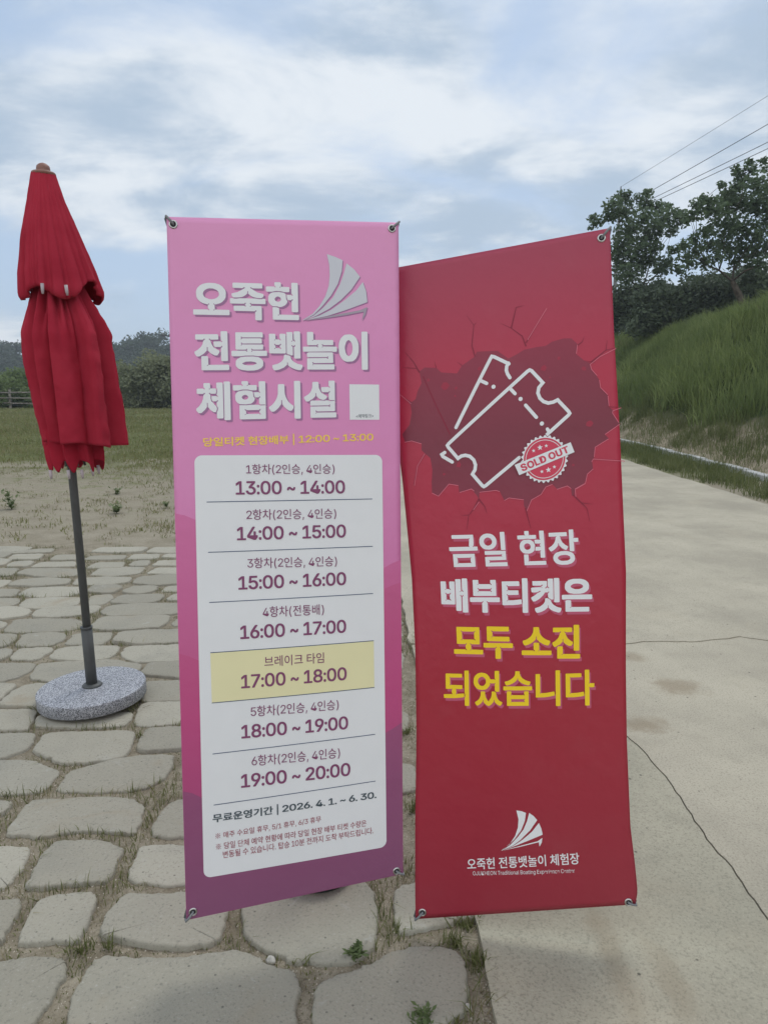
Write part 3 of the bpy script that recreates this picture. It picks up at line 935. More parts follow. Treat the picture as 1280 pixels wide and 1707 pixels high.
blades("verge_grass", tp, th, rng.uniform(0.007, 0.014, len(tp)), VERGE, 0.6)


# ------------------------------------------------------------------ trees and bushes
def leaf_cloud(clumps, per, size):
    """diamond leaves spread through spherical clumps (x, y, z, r)"""
    C_, rr = [], []
    for cx_, cy_, cz_, r in clumps:
        k = max(6, int(per * (r / size) ** 2))
        d = rng.normal(0, 1, (k, 3))
        d /= np.linalg.norm(d, axis=1)[:, None]
        rad = r * rng.random(k) ** 0.55
        C_.append(np.array([cx_, cy_, cz_]) + d * rad[:, None] * np.array([1, 1, 0.8]))
        rr.append(np.full(k, np.clip(0.5 + 0.22 * rng.normal(), 0, 1)) * 0.55 + 0.45 * rng.random(k))
    c_ = np.vstack(C_)
    n_ = len(c_)
    ax = rng.normal(0, 1, (n_, 3))
    ax[:, 2] = ax[:, 2] * 0.6 - 0.35
    ax /= np.linalg.norm(ax, axis=1)[:, None]
    o_ = np.cross(ax, rng.normal(0, 1, (n_, 3)))
    o_ /= np.linalg.norm(o_, axis=1)[:, None]
    nn = np.cross(ax, o_)
    s_ = (size * rng.uniform(0.6, 1.25, n_))[:, None]
    v_ = np.stack([c_ - ax * s_ * 0.5, c_ + o_ * s_ * 0.3 + nn * s_ * 0.08, c_ + ax * s_ * 0.55, c_ - o_ * s_ * 0.3 + nn * s_ * 0.08], 1)
    return v_.reshape(-1, 3), np.repeat(np.concatenate(rr), 4)


BARK = plain("bark", (0.085, 0.07, 0.055), 0.95, 0.1, 0, 0.4, 6)
PALE_BARK = plain("pale_bark", (0.22, 0.20, 0.165), 0.95, 0.1, 0, 0.3, 6)


def tree(name, label, cat, root, clumps, leafmat, per, size, trunk_h, trunk_r, bark=BARK, stems=1, group=None):
    root = Vector(root)
    t = tag(empty(name, root), label, cat, group)
    bm = bmesh.new()
    nodes = []
    top = Vector((np.mean([c[0] for c in clumps]), np.mean([c[1] for c in clumps]), root.z + trunk_h)) - root
    for s_ in range(stems):
        a = 2 * PI * s_ / max(1, stems) + random.random()
        lean = Vector((math.cos(a), math.sin(a), 0)) * (0.28 * trunk_h if stems > 1 else 0.02)
        pts = [Vector((0, 0, -0.25)), lean * 0.25 + Vector((0, 0, trunk_h * 0.35)), lean * 0.6 + Vector((top.x * 0.35, top.y * 0.35, trunk_h * 0.7)), lean + Vector((top.x * 0.7, top.y * 0.7, trunk_h))]
        for q in pts[1:]:
            q += Vector((random.uniform(-.04, .04), random.uniform(-.04, .04), 0)) * trunk_h
        bm_tube(bm, pts, [trunk_r * 1.35, trunk_r, trunk_r * 0.8, trunk_r * 0.55], 7)
        nodes += [(pts[2], trunk_r * 0.7), (pts[3], trunk_r * 0.55)]
    rel = sorted([Vector(c[:3]) - root for c in clumps], key=lambda q: (q - top).length)
    for q in rel:
        best = min(nodes, key=lambda nd_: (nd_[0] - q).length + 1.2 * max(0.0, nd_[0].z - q.z) + 0.02 / nd_[1])
        a, r0 = best
        mid = a.lerp(q, 0.5) + Vector((random.uniform(-.06, .06), random.uniform(-.06, .06), 0.06)) * (q - a).length
        r1 = max(0.012, r0 * 0.55)
        bm_tube(bm, [a, mid, q], [r1, r1 * 0.75, r1 * 0.45], 5)
        nodes += [(mid, r1 * 0.75), (q, r1 * 0.5)]
    mesh_bm("trunk", bm, bark, t)
    v_, rnd = leaf_cloud([(c[0] - root.x, c[1] - root.y, c[2] - root.z, c[3]) for c in clumps], per, size)
    mesh_np("crown", v_, np.arange(len(v_)), quads(len(v_) // 4), leafmat, t, attrs={'rnd': rnd})
    return t


def bush_clumps(c, rx, ry, rz, n, r0, r1, ground=None):
    out = []
    for _ in range(n):
        d = rng.normal(0, 1, 3)
        d /= np.linalg.norm(d)
        d[2] = abs(d[2]) * 1.0 - 0.25
        k = rng.uniform(0.35, 0.95)
        if ground is not None and rng.random() < 0.4:
            out.append((c[0] + d[0] * rx * k * 1.05, c[1] + d[1] * ry * k * 1.05, ground + rng.uniform(0.15, 0.45) * c[2], rng.uniform(r0, r1)))
            continue
        out.append((c[0] + d[0] * rx * k, c[1] + d[1] * ry * k, max(c[2] + d[2] * rz * k, c[2] - rz * 0.3), rng.uniform(r0, r1)))
    return out


CHERRY = leaf_mat("cherry_leaves", (0.072, 0.108, 0.056), (0.15, 0.205, 0.11), 0.8, 0.42)
DARKLEAF = leaf_mat("dark_leaves", (0.075, 0.10, 0.062), (0.135, 0.17, 0.10), 0.6, 0.25)
OLIVE = leaf_mat("olive_leaves", (0.15, 0.17, 0.10), (0.28, 0.30, 0.18), 0.5, 0.42)
FRESH = leaf_mat("fresh_leaves", (0.11, 0.155, 0.06), (0.22, 0.28, 0.115), 0.5, 0.42)

ra = (12.75, 36.0, float(bank_z(12.75, 36.0)))
tree("tree", "smaller leafy tree on the bank, right behind the red banner's top corner", "tree", ra, [(a, b_, c_, d_ * 1.2) for a, b_, c_, d_ in TREE_A], CHERRY, 30, 0.2, 2.2, 0.13, group="trees on the grass bank")
rb = (14.45, 30.0, float(bank_z(14.45, 30.0)))
tree("tree", "larger spreading tree at the right edge, forking low above the bank", "tree", rb, [(a, b_, c_, d_ * 1.2) for a, b_, c_, d_ in TREE_B], CHERRY, 27, 0.19, 1.7, 0.17, group="trees on the grass bank")
for i, (bx_, by_, w_, h_, lab, mt, bk) in enumerate([
        (13.4, 40.0, 2.2, 4.2, "dark bush with a pale trunk at the foot of the smaller tree on the bank", DARKLEAF, PALE_BARK),
        (16.2, 41.0, 2.5, 4.3, "dark bush between the two trees on the bank, its round top showing in the gap", DARKLEAF, BARK),
        (18.6, 39.0, 2.5, 4.6, "dense dark bush behind the trunk of the larger tree", DARKLEAF, BARK),
        (21.3, 38.0, 2.7, 5.0, "dark bush behind the larger tree at the right edge of the bank", DARKLEAF, BARK),
        (12.6, 47.0, 2.8, 4.6, "farther dark bush low down beside the red banner's right edge", DARKLEAF, BARK),
        (12.6, 34.0, 1.2, 1.9, "low dark shrub in front of the smaller tree's trunk on the bank", DARKLEAF, BARK),
        (14.0, 33.0, 1.2, 1.8, "low dark shrub in the gap between the two tree trunks, nearest the grass edge", DARKLEAF, BARK),
        (15.9, 31.0, 1.2, 1.9, "low dark shrub beside the larger tree's forked trunk at the right edge", DARKLEAF, BARK),
        (25.0, 40.0, 2.6, 5.4, "outermost dark bush on the bank, past the right edge of the larger tree", DARKLEAF, BARK)]):
    z_ = float(bank_z(bx_, by_))
    cl = bush_clumps((bx_, by_, z_ + h_ * 0.40), w_, w_ * 0.8, h_ * 0.6, 70, 0.45, 0.85, z_)
    tree("bush", lab, "bush", (bx_, by_, z_), cl, mt, 16.0, 0.2, h_ * 0.5, 0.08, bk, 3, "bushes on the grass bank")

for i, (bx_, by_, w_, h_, lab, mt, n_) in enumerate([
        (-25.5, 48.0, 3.6, 3.1, "fresh green bush at the left edge, behind the wooden fence", FRESH, 60),
        (-20.6, 53.0, 3.2, 3.7, "green bush behind the closed red parasol, right of the fresh green one", FRESH, 50),
        (-15.6, 50.0, 3.2, 4.2, "tall rounded olive bush between the parasol and the pink banner", OLIVE, 80),
        (-10.0, 53.0, 3.3, 4.4, "olive bush hidden behind the left half of the pink banner", OLIVE, 46),
        (-4.6, 55.0, 3.4, 4.2, "olive bush hidden behind the right half of the pink banner", OLIVE, 46),
        (-32.5, 50.0, 3.8, 3.3, "green bush past the left edge, behind the fence", FRESH, 46)]):
    cl = bush_clumps((bx_, by_, h_ * 0.40), w_, w_ * 0.8, h_ * 0.58, int(n_ * 1.5), 0.5, 1.0, 0.2)
    tree("bush", lab, "bush", (bx_, by_, 0), cl, mt, 16.0, 0.24, h_ * 0.45, 0.08, BARK, 4, "bushes along the far edge of the field")

# wooded hill far behind
hm = plain("hill_soil", (0.05, 0.06, 0.035), 0.95, 0.1, 0, 0.3, 0.1)


def hill_z(x, y):
    ridge = np.interp(x, [-330, -200, -135, -112, -95, -72, -50, -10, 60, 200, 330], [4, 14, 11.5, 11.0, 10.5, 14.8, 13.5, 11, 9, 12, 4])
    return ridge * np.exp(-((y - 240) / 42.0) ** 2)


hx, hy = np.linspace(-330, 330, 90), np.linspace(130, 340, 40)
XX, YY = np.meshgrid(hx, hy)
nx, ny = len(hx), len(hy)
ii = (np.arange(ny - 1)[:, None] * nx + np.arange(nx - 1)[None, :]).ravel()
tag(mesh_np("hill", np.stack([XX.ravel(), YY.ravel(), hill_z(XX, YY).ravel() - 0.2], 1), np.stack([ii, ii + 1, ii + nx + 1, ii + nx], 1).ravel(), quads(len(ii)), hm, smooth=True), kind='structure')
FOREST = leaf_mat("forest_leaves", (0.025, 0.042, 0.022), (0.055, 0.08, 0.04), 0.08, 0.2)
cl = []
for _ in range(1900):
    x_, y_ = random.uniform(-230, 150), random.uniform(165, 250)
    r_ = random.uniform(1.8, 3.2)
    cl.append((x_, y_, float(hill_z(x_, y_)) + r_ * random.uniform(0.3, 1.0), r_))
v_, rnd = leaf_cloud(cl, 16.0, 0.95)
tag(mesh_np("hill_forest", v_, np.arange(len(v_)), quads(len(v_) // 4), FOREST, attrs={'rnd': rnd}), kind='stuff')

# ------------------------------------------------------------------ fence, poles, wires
WOOD = plain("weathered_wood", (0.20, 0.18, 0.155), 0.9, 0.15, 0, 0.35, 5)
f0, f1 = Vector((-46, 43.0, 0)), Vector((-18.6, 46.5, 0))
fence = tag(empty("wooden_fence", f0), "weathered post and rail fence across the far left of the field", "fence")
nseg = 11
dv = (f1 - f0) / nseg
for k in range(nseg + 1):
    bm = bmesh.new()
    bm_box(bm, dv * k + Vector((0, 0, 0.55)), (0.13, 0.13, 1.3))
    bmesh.ops.bevel(bm, geom=list(bm.edges), offset=0.015, segments=1, affect='EDGES')
    mesh_bm("post", bm, WOOD, fence)
for z_ in (0.35, 0.68, 1.02):
    bm = bmesh.new()
    for k in range(nseg):
        a, c_ = dv * k + Vector((0, -0.08, z_)), dv * (k + 1) + Vector((0, -0.08, z_ + random.uniform(-.03, .03)))
        bm_tube(bm, [a, c_], 0.05, 6)
    mesh_bm("rail", bm, WOOD, fence)

POLE = plain("pole_concrete", (0.22, 0.22, 0.215), 0.85, 0.2)
STEEL = plain("dark_steel", (0.10, 0.10, 0.105), 0.5, 0.4, 0.6)


def utility_pole(loc, h, label, yaw):
    t = tag(empty("utility_pole", loc, (0, 0, yaw)), label, "utility pole", group="utility poles")
    bm = bmesh.new()
    bm_tube(bm, [(0, 0, -0.3), (0, 0, h * 0.5), (0, 0, h - 1.0)], [0.12, 0.10, 0.075], 12)
    mesh_bm("shaft", bm, POLE, t)
    bm = bmesh.new()
    bm_tube(bm, [(0, 0, h - 1.0), (0, 0, h)], [0.05, 0.03], 8)
    mesh_bm("top_pin", bm, STEEL, t)
    bm = bmesh.new()
    bm_box(bm, Vector((0, 0.13, h - 1.25)), (1.5, 0.08, 0.09))
    mesh_bm("crossarm", bm, STEEL, t)
    for sx in (-0.65, 0.1, 0.65):
        bm = bmesh.new()
        bm_lathe(bm, [(0.02, 0), (0.05, 0.02), (0.03, 0.06), (0.055, 0.09), (0.03, 0.14), (0.02, 0.17)], (sx, 0.13, h - 1.205), 10)
        mesh_bm("insulator", bm, POLE, t)
    return t


pz = float(bank_z(13.9, 45.0))
utility_pole((13.75, 45.0, pz), 13.3 - pz, "thin utility pole whose tip rises above the smaller tree on the bank", -0.35)
utility_pole((-17.35, 60.0, 0.0), 6.75, "far utility pole mostly hidden behind the pink banner's left edge", 0.5)
WIRE = plain("wire", (0.13, 0.135, 0.14), 0.6, 0.3)
P2 = Vector((26.0, 14.0, 0))
for dx, z1, zmid, lab in ((0.0, 13.28, 14.83, "faintest overhead wire, topmost, running to the tip of the utility pole"),
                          (0.25, 12.2, 13.66, "upper dark overhead wire, alone between the topmost wire and the lower pair"),
                          (0.45, 11.95, 12.95, "overhead wire forming the upper line of the close lower pair"),
                          (0.55, 11.8, 12.70, "lowest overhead wire, lower line of the close pair")):
    t_ = 0.277
    p1 = Vector((13.75 + dx, 45.0, z1))
    p2 = Vector((P2.x, P2.y, z1 + (zmid - z1) / t_))
    bm = bmesh.new()
    pts = [p1.lerp(p2, k / 16) - Vector((0, 0, 0.12 * 4 * (k / 16) * (1 - k / 16))) for k in range(17)]
    pts = [q - p1 for q in pts]
    bm_tube(bm, pts, 0.009 if dx == 0 else 0.017, 5)
    o = mesh_bm("power_line", bm, WIRE)
    o.location = p1
    tag(o, lab, "overhead wire", "overhead wires")


# ------------------------------------------------------------------ thin summer haze round the whole place
bm = bmesh.new()
bm_box(bm, Vector((0, 170, 14.0)), (760, 420, 31.0))
hz = bpy.data.materials.new("haze_air")
hz.use_nodes = True
ht = hz.node_tree
ht.nodes.clear()
pv = ht.nodes.new('ShaderNodeVolumePrincipled')
pv.inputs['Color'].default_value = (0.86, 0.93, 1.0, 1)
pv.inputs['Density'].default_value = 0.0009
pv.inputs['Anisotropy'].default_value = 0.2
ho = ht.nodes.new('ShaderNodeOutputMaterial')
ht.links.new(pv.outputs[0], ho.inputs['Volume'])
tag(mesh_bm("haze", bm, hz), kind='stuff')

# artwork of the two banners, in millimetres from each sheet's lower left corner
TITLE_LINES = [
    ('오죽헌', [58.5, 1544.7, 326.7, 1642.7]),
    ('전통뱃놀이', [59.1, 1415.0, 510.5, 1515.7]),
    ('체험시설', [59.7, 1290.4, 422.0, 1389.2]),
]
TICKET_LINE = [74.7, 1220.6, 524.0, 1250.6]
PATCH_BOX = [458.8, 1279.5, 541.3, 1373.5]
PATCH_CAPTION = [476.3, 1284.6, 524.7, 1294.9]
PINK_SAIL = [
    [(403.2, 1714.2), (424.7, 1707.6), (445.3, 1698.9), (442.3, 1670), (431.4, 1637.6), (412.8, 1607.6), (389.2, 1580.2), (365.7, 1557.9), (337.4, 1543.2), (334.9, 1543.7), (363.2, 1560.4), (381.5, 1580.2), (397.3, 1605.1), (407, 1632.5), (410, 1659.8), (409, 1687.1)],
    [(455.6, 1691.1), (476.3, 1675.4), (491.8, 1656.5), (467.7, 1622.8), (438.5, 1595.2), (407.1, 1572.7), (370.8, 1554.4), (338.9, 1543.2), (365.7, 1555.4), (391.7, 1576.2), (417.9, 1602.6), (436.6, 1635.1), (447.4, 1662.6)],
    [(499.5, 1643.1), (508.2, 1618), (511, 1590.3), (453.8, 1570.2), (401.6, 1554.3), (342.5, 1543.1), (381, 1555.4), (412.2, 1570.2), (449, 1595.2), (480.8, 1620.4)],
    [(341, 1542.6), (401.5, 1549.3), (453.6, 1556.6), (501.2, 1565.6), (495.6, 1541.4), (505.3, 1557.5), (510.9, 1577.7), (490.6, 1569.1), (448.5, 1561.7), (396.4, 1551.8)],
]
PANEL_CORNERS = [(51.8, 1206.7), (548, 1183.4), (550.8, 89.3), (47.4, 103.3)]
RULES = [
    [(79.7, 1086.4), (518.7, 1066)],
    [(80.1, 957.4), (518.4, 937.4)],
    [(79.6, 827.9), (518, 808.2)],
    [(79.1, 697), (518.8, 677.9)],
    [(79.7, 565.2), (519.3, 547.8)],
    [(78.3, 430.5), (520.2, 416.1)],
    [(77.8, 294.5), (520, 283.8)],
]
SCHEDULE = [
    ('1항차(2인승, 4인승)', [181.2, 1143.2, 414.8, 1171.8], -11.8),
    ('13:00 ~ 14:00', [153.5, 1092.8, 442.8, 1128.3], -14.7),
    ('2항차(2인승, 4인승)', [179.5, 1024.3, 417.5, 1054.1], -13.3),
    ('14:00 ~ 15:00', [154.0, 974.6, 443.7, 1010.2], -14.8),
    ('3항차(2인승, 4인승)', [179.0, 897.3, 417.7, 927.4], -14.9),
    ('15:00 ~ 16:00', [154.8, 846.0, 442.5, 882.0], -14.7),
    ('4항차(전통배)', [216.2, 768.5, 380.0, 798.8], -9.7),
    ('16:00 ~ 17:00', [156.6, 716.4, 440.8, 752.7], -14.4),
    ('브레이크 타임', [217.8, 638.8, 378.0, 667.4], -8.2),
    ('17:00 ~ 18:00', [156.0, 586.1, 440.7, 622.6], -14.0),
    ('5항차(2인승, 4인승)', [179.3, 504.9, 417.2, 536.4], -13.6),
    ('18:00 ~ 19:00', [153.6, 451.3, 443.0, 488.1], -17.3),
    ('6항차(2인승, 4인승)', [178.9, 371.4, 419.2, 403.2], -15.3),
    ('19:00 ~ 20:00', [149.7, 319.8, 447.9, 356.9], -16.3),
    ('무료운영기간 | 2026. 4. 1. ~ 6. 30.', [74.0, 236.8, 521.8, 266.3], -14.0),
    ('※ 매주 수요일 휴무, 5/1 휴무, 6/3 휴무', [80.1, 197.9, 363.5, 216.4], -4.9),
    ('※ 당일 단체 예약 현황에 따라 당일 현장 배부 티켓 수량은', [80.8, 166.3, 492.1, 185.0], -11.9),
    ('변동될 수 있습니다. 탑승 10분 전까지 도착 부탁드립니다.', [98.3, 141.1, 512.1, 160.3], -12.5),
]
NOTICE = [
    ('금일 현장', 'bold', [115.6, 951.6, 473.2, 1044.9], -30.2),
    ('배부티켓은', 'heavy', [83.2, 826.2, 505.8, 919.1], -42.3),
    ('모두 소진', 'heavy', [114.5, 701.8, 471.5, 794.0], -37.1),
    ('되었습니다', 'bold', [82.6, 573.1, 510.6, 670.0], -37.1),
]
CENTER_NAME = ([146.7, 126.4, 453.7, 158.9], -5.7)
CENTER_NAME_ENGLISH = ([161.5, 103.8, 438.2, 118.5], -12.7)
RED_SAIL = [
    [(288, 287.4), (302.7, 283.7), (314.6, 278.1), (311.1, 255.9), (300.2, 230.5), (280, 205.7), (244.7, 177.6), (242.6, 177.8), (266.3, 193.5), (283.2, 216), (291.5, 239), (293.5, 262.5)],
    [(323.5, 277.4), (335.4, 268.1), (345.5, 255.7), (325.2, 228.6), (298.2, 204.4), (276.5, 190.2), (244.7, 177.6), (268.9, 192.3), (290.8, 212.8), (307, 232.6), (317.4, 255.4)],
    [(350, 247.5), (356.4, 231.3), (359.5, 213.8), (318.7, 200.2), (281.6, 188.2), (247.3, 177.4), (276.5, 188.6), (303.3, 204), (330.3, 224.5)],
    [(247.3, 177.4), (297.2, 187.6), (344.4, 196.6), (357.9, 205), (355.4, 192), (348.5, 181), (347.8, 193.7), (297, 185)],
]
HOLE = [(78.8, 1508.4), (93.2, 1516.8), (125.6, 1510.5), (138.2, 1496.1), (181, 1486.6), (195.8, 1505.6), (231.9, 1523.7), (238.1, 1536), (293.5, 1529.7), (320.8, 1504.3), (342.3, 1511.4), (363.9, 1521.2), (392.8, 1522.9), (421.4, 1522.7), (437.5, 1530.6), (468.8, 1535.1), (489.2, 1532), (503.7, 1515.3), (498.5, 1490.2), (518.8, 1469), (536.1, 1458.7), (532.9, 1448.9), (544.7, 1431.7), (553.9, 1414.9), (555.2, 1394), (574.5, 1370.7), (575.2, 1339.6), (587.4, 1327.6), (584.6, 1322.8), (600.9, 1292.2), (560.4, 1269.1), (570.2, 1257.5), (532.4, 1239.1), (528.2, 1211.1), (522.6, 1204), (523.9, 1180.5), (507.5, 1172.1), (500.8, 1147), (501.1, 1156.8), (498, 1147.3), (474.6, 1137.8), (468.4, 1118.7), (463.3, 1119.4), (462, 1139.4), (452.4, 1148.1), (424, 1142.7), (412.2, 1157.1), (394.1, 1152.9), (380.1, 1134.7), (353.7, 1123), (339.1, 1097.3), (332.1, 1108.1), (332.4, 1125.6), (293, 1135.5), (279.6, 1129.6), (268.8, 1156.2), (258.7, 1159.9), (213.1, 1160.6), (210.4, 1140.7), (206.1, 1151.3), (192.1, 1171.8), (157.6, 1167.5), (156.5, 1185.5), (130.8, 1192.8), (98.9, 1164.6), (81.1, 1174.5), (83.4, 1210.2), (80.6, 1189.5), (88.3, 1237.1), (86.5, 1269.8), (71.6, 1285.4), (64.2, 1294.5), (66.4, 1313.2), (39.3, 1322.5), (21.3, 1322.3), (14.5, 1345.1), (38.3, 1368.8), (46.9, 1400), (46.2, 1421.8), (31.5, 1443), (49.8, 1429.3), (61.5, 1435.6), (69, 1456.1), (81.9, 1475.6)]
EDGE_LIGHTS = [
    [(603, 1488.5), (560.1, 1473.3), (533.4, 1456.6), (536.1, 1443.2), (549.4, 1424.8)],
    [(606.9, 1332.7), (584.9, 1328), (583.5, 1322), (598.5, 1295.1)],
    [(601.4, 1291.1), (560.4, 1269.1)],
    [(569, 1256.1), (532.4, 1239.1), (528.4, 1213.7)],
    [(609.2, 1192.4), (525.5, 1208.8), (520.8, 1201.6)],
    [(524.1, 1183), (507.5, 1171.1), (500.8, 1147), (474.5, 1135.7)],
    [(19.6, 1322.6), (39.5, 1323.6), (66.3, 1311.6)],
    [(73.1, 1284.1), (48.1, 1253.3), (33.6, 1200.8)],
    [(19.8, 1454.1), (48.1, 1424.2)],
    [(429.2, 1620.3), (398.5, 1578.4), (374.8, 1545.6)],
    [(499.5, 1490), (503.5, 1512.7)],
    [(554.8, 1412.2), (556.2, 1392.9), (573.5, 1371.9)],
    [(574.3, 1368.1), (575.3, 1342.2)],
    [(81.1, 1174.5), (98.8, 1163.6), (130.8, 1192.8), (156.5, 1185.5)],
    [(159.1, 1166.3), (192.1, 1171.8), (199.4, 1164.8)],
    [(213.1, 1160.1), (258.7, 1159.4), (268.7, 1155.2)],
    [(279.6, 1129.6), (292.9, 1135), (332.4, 1125.1)],
    [(338.9, 1094.8), (353.7, 1122.5), (380, 1133.2), (394, 1151.5), (412.2, 1156.1)],
    [(424, 1141.7), (452.3, 1147.1), (462, 1138.9)],
    [(473.3, 1115.6), (473, 1136.6), (499, 1147.2)],
    [(209.8, 1134.1), (192.5, 1114.9)],
]
CRACKS = [
    [(233, 1523.5), (225.8, 1553.9), (234.5, 1608.1), (216.6, 1637.7)],
    [(234.5, 1608.1), (243.5, 1614.6)],
    [(369.8, 1529.7), (360.9, 1558.3), (333.5, 1583.7), (305.7, 1601.5)],
    [(333.5, 1583.7), (349.6, 1636.2), (370.6, 1637.9)],
    [(370.2, 1538.5), (398.5, 1578.4), (429.2, 1620.3)],
    [(502.3, 1510.3), (516.7, 1518.5), (522.6, 1531.5)],
    [(536.4, 1462.8), (576.4, 1487.9), (581.5, 1513.8)],
    [(576.4, 1487.9), (603, 1490.1)],
    [(195.8, 1505.6), (182.1, 1518.4)],
    [(125.5, 1508.9), (121.6, 1531)],
    [(78.6, 1505.8), (63.2, 1537.9), (41.6, 1568.4)],
    [(73.9, 1517.3), (33, 1526.6)],
    [(46.9, 1428.2), (19.8, 1454.1)],
    [(575.2, 1339.6), (607, 1334.2)],
    [(525.5, 1208.8), (609.3, 1193.9)],
    [(543.9, 1460.2), (518.8, 1469)],
    [(74.3, 1285), (48.1, 1253.3), (30.8, 1201.2)],
    [(210.6, 1143.2), (195.5, 1119.6), (178.2, 1101.4), (169.7, 1064.2)],
    [(178.3, 1102.9), (157.3, 1103.8)],
    [(210.5, 1141.7), (224.4, 1121.2), (229.1, 1101.4)],
    [(335.9, 1102.7), (340.2, 1077.1), (346.3, 1047.3)],
    [(467, 1121.4), (487.6, 1098), (501.9, 1081.3), (507.6, 1045.8)],
    [(487.6, 1098), (519.3, 1090.1)],
]
CHIPS = [(146, 1457.4, 11.7), (175, 1447.5, 4.8), (412.4, 1465.6, 10.6), (521.8, 1302.8, 10.6), (163.6, 1240.5, 9.5), (452.7, 1485.6, 5.3), (120, 1221, 4.2), (517.4, 1448.5, 7.4), (101.5, 1480.6, 4.8), (243, 1490.1, 6.4), (170.5, 1426.8, 3.2), (472, 1200.1, 4.2), (427, 1438.4, 3.2)]
DARK_LINE = [(87.6, 1493.5), (116.9, 1408.2), (147.8, 1325.8)]
TICKETS = [
    [(165.7, 1342), (272.6, 1510.3), (277.3, 1517), (283.5, 1514.9), (321.4, 1490)],
    [(320, 1492.3), (315.2, 1484.1), (313.4, 1473.8), (315.8, 1464), (321.3, 1453.1)],
    [(244.1, 1456.5), (258.3, 1447.4)],
    [(406.9, 1288.6), (468, 1332.5), (471.4, 1336.7), (468.7, 1342.3), (442.3, 1376.2), (430.6, 1372.1), (416.9, 1371.4), (404.8, 1377.3), (396.1, 1387.4), (391.9, 1401.7), (395.6, 1415.8), (406.9, 1426.7), (379.8, 1462.6), (374.8, 1465.5), (369.4, 1463.2), (141, 1301.1), (137.3, 1297.3), (139.4, 1292.1), (162.7, 1258.3), (172.5, 1263.4), (183.5, 1264.1), (195.6, 1259.7), (205.4, 1248.3), (208.9, 1234.5), (206, 1221.5), (198, 1210.9), (222.5, 1176.9), (226.6, 1173.7), (232.2, 1175.7), (328.4, 1238.2)],
    [(128.1, 1279.2), (119.3, 1275), (121.5, 1269.3), (146, 1250.9)],
    [(321, 1422.6), (331.5, 1408.9)],
    [(357.2, 1374.2), (382.9, 1338.5)],
    [(409.7, 1303.4), (413.3, 1296.1)],
]
TICKET_DOTS = [(275.9, 1435.7), (345, 1392.7), (396.3, 1319.9)]
STAMP_CENTER = [(395.6, 1225.7)]
STAMP_EDGE = [(459.8, 1217.3), (400.6, 1288.9)]
STAMP_BAND = [(314.6, 1220.5), (324.8, 1191.8), (476.7, 1233.4), (467.9, 1260.6)]
STARS = [(368.4, 1251.3, 5.3), (385.8, 1257.4, 8), (402.9, 1259.8, 5.3), (386.4, 1193.4, 5.3), (404.2, 1195.8, 8), (420.6, 1201.5, 5.3)]
WAVES = [
    [(4.1, 1061.2), (24.2, 1056.1), (47.5, 1044.2), (548.7, 874.1), (572.6, 885), (597.2, 891.4)],
    [(1.1, 703), (23.7, 694.3), (48.6, 680), (550.8, 817.5), (577.4, 826), (598.3, 829)],
    [(0.2, 343.5), (24.6, 334.5), (50.4, 316.7), (551.9, 415.3), (574.1, 424.6), (599.8, 435.5)],
]
PINK_EYELETS = [(15.6, 1781.9), (581.2, 1783.9), (580.4, 12.4), (17.5, 18.8)]
RED_EYELETS = [(577.7, 1778), (580.3, 7.5), (19.5, 17.6)]
FLECKS = [(255.3, 96.4), (257.3, 61.7), (162.2, 5.5), (240, -0.9), (277.9, 11.3), (283.1, 9.9), (430.7, 46.4), (237.3, -3.4)]
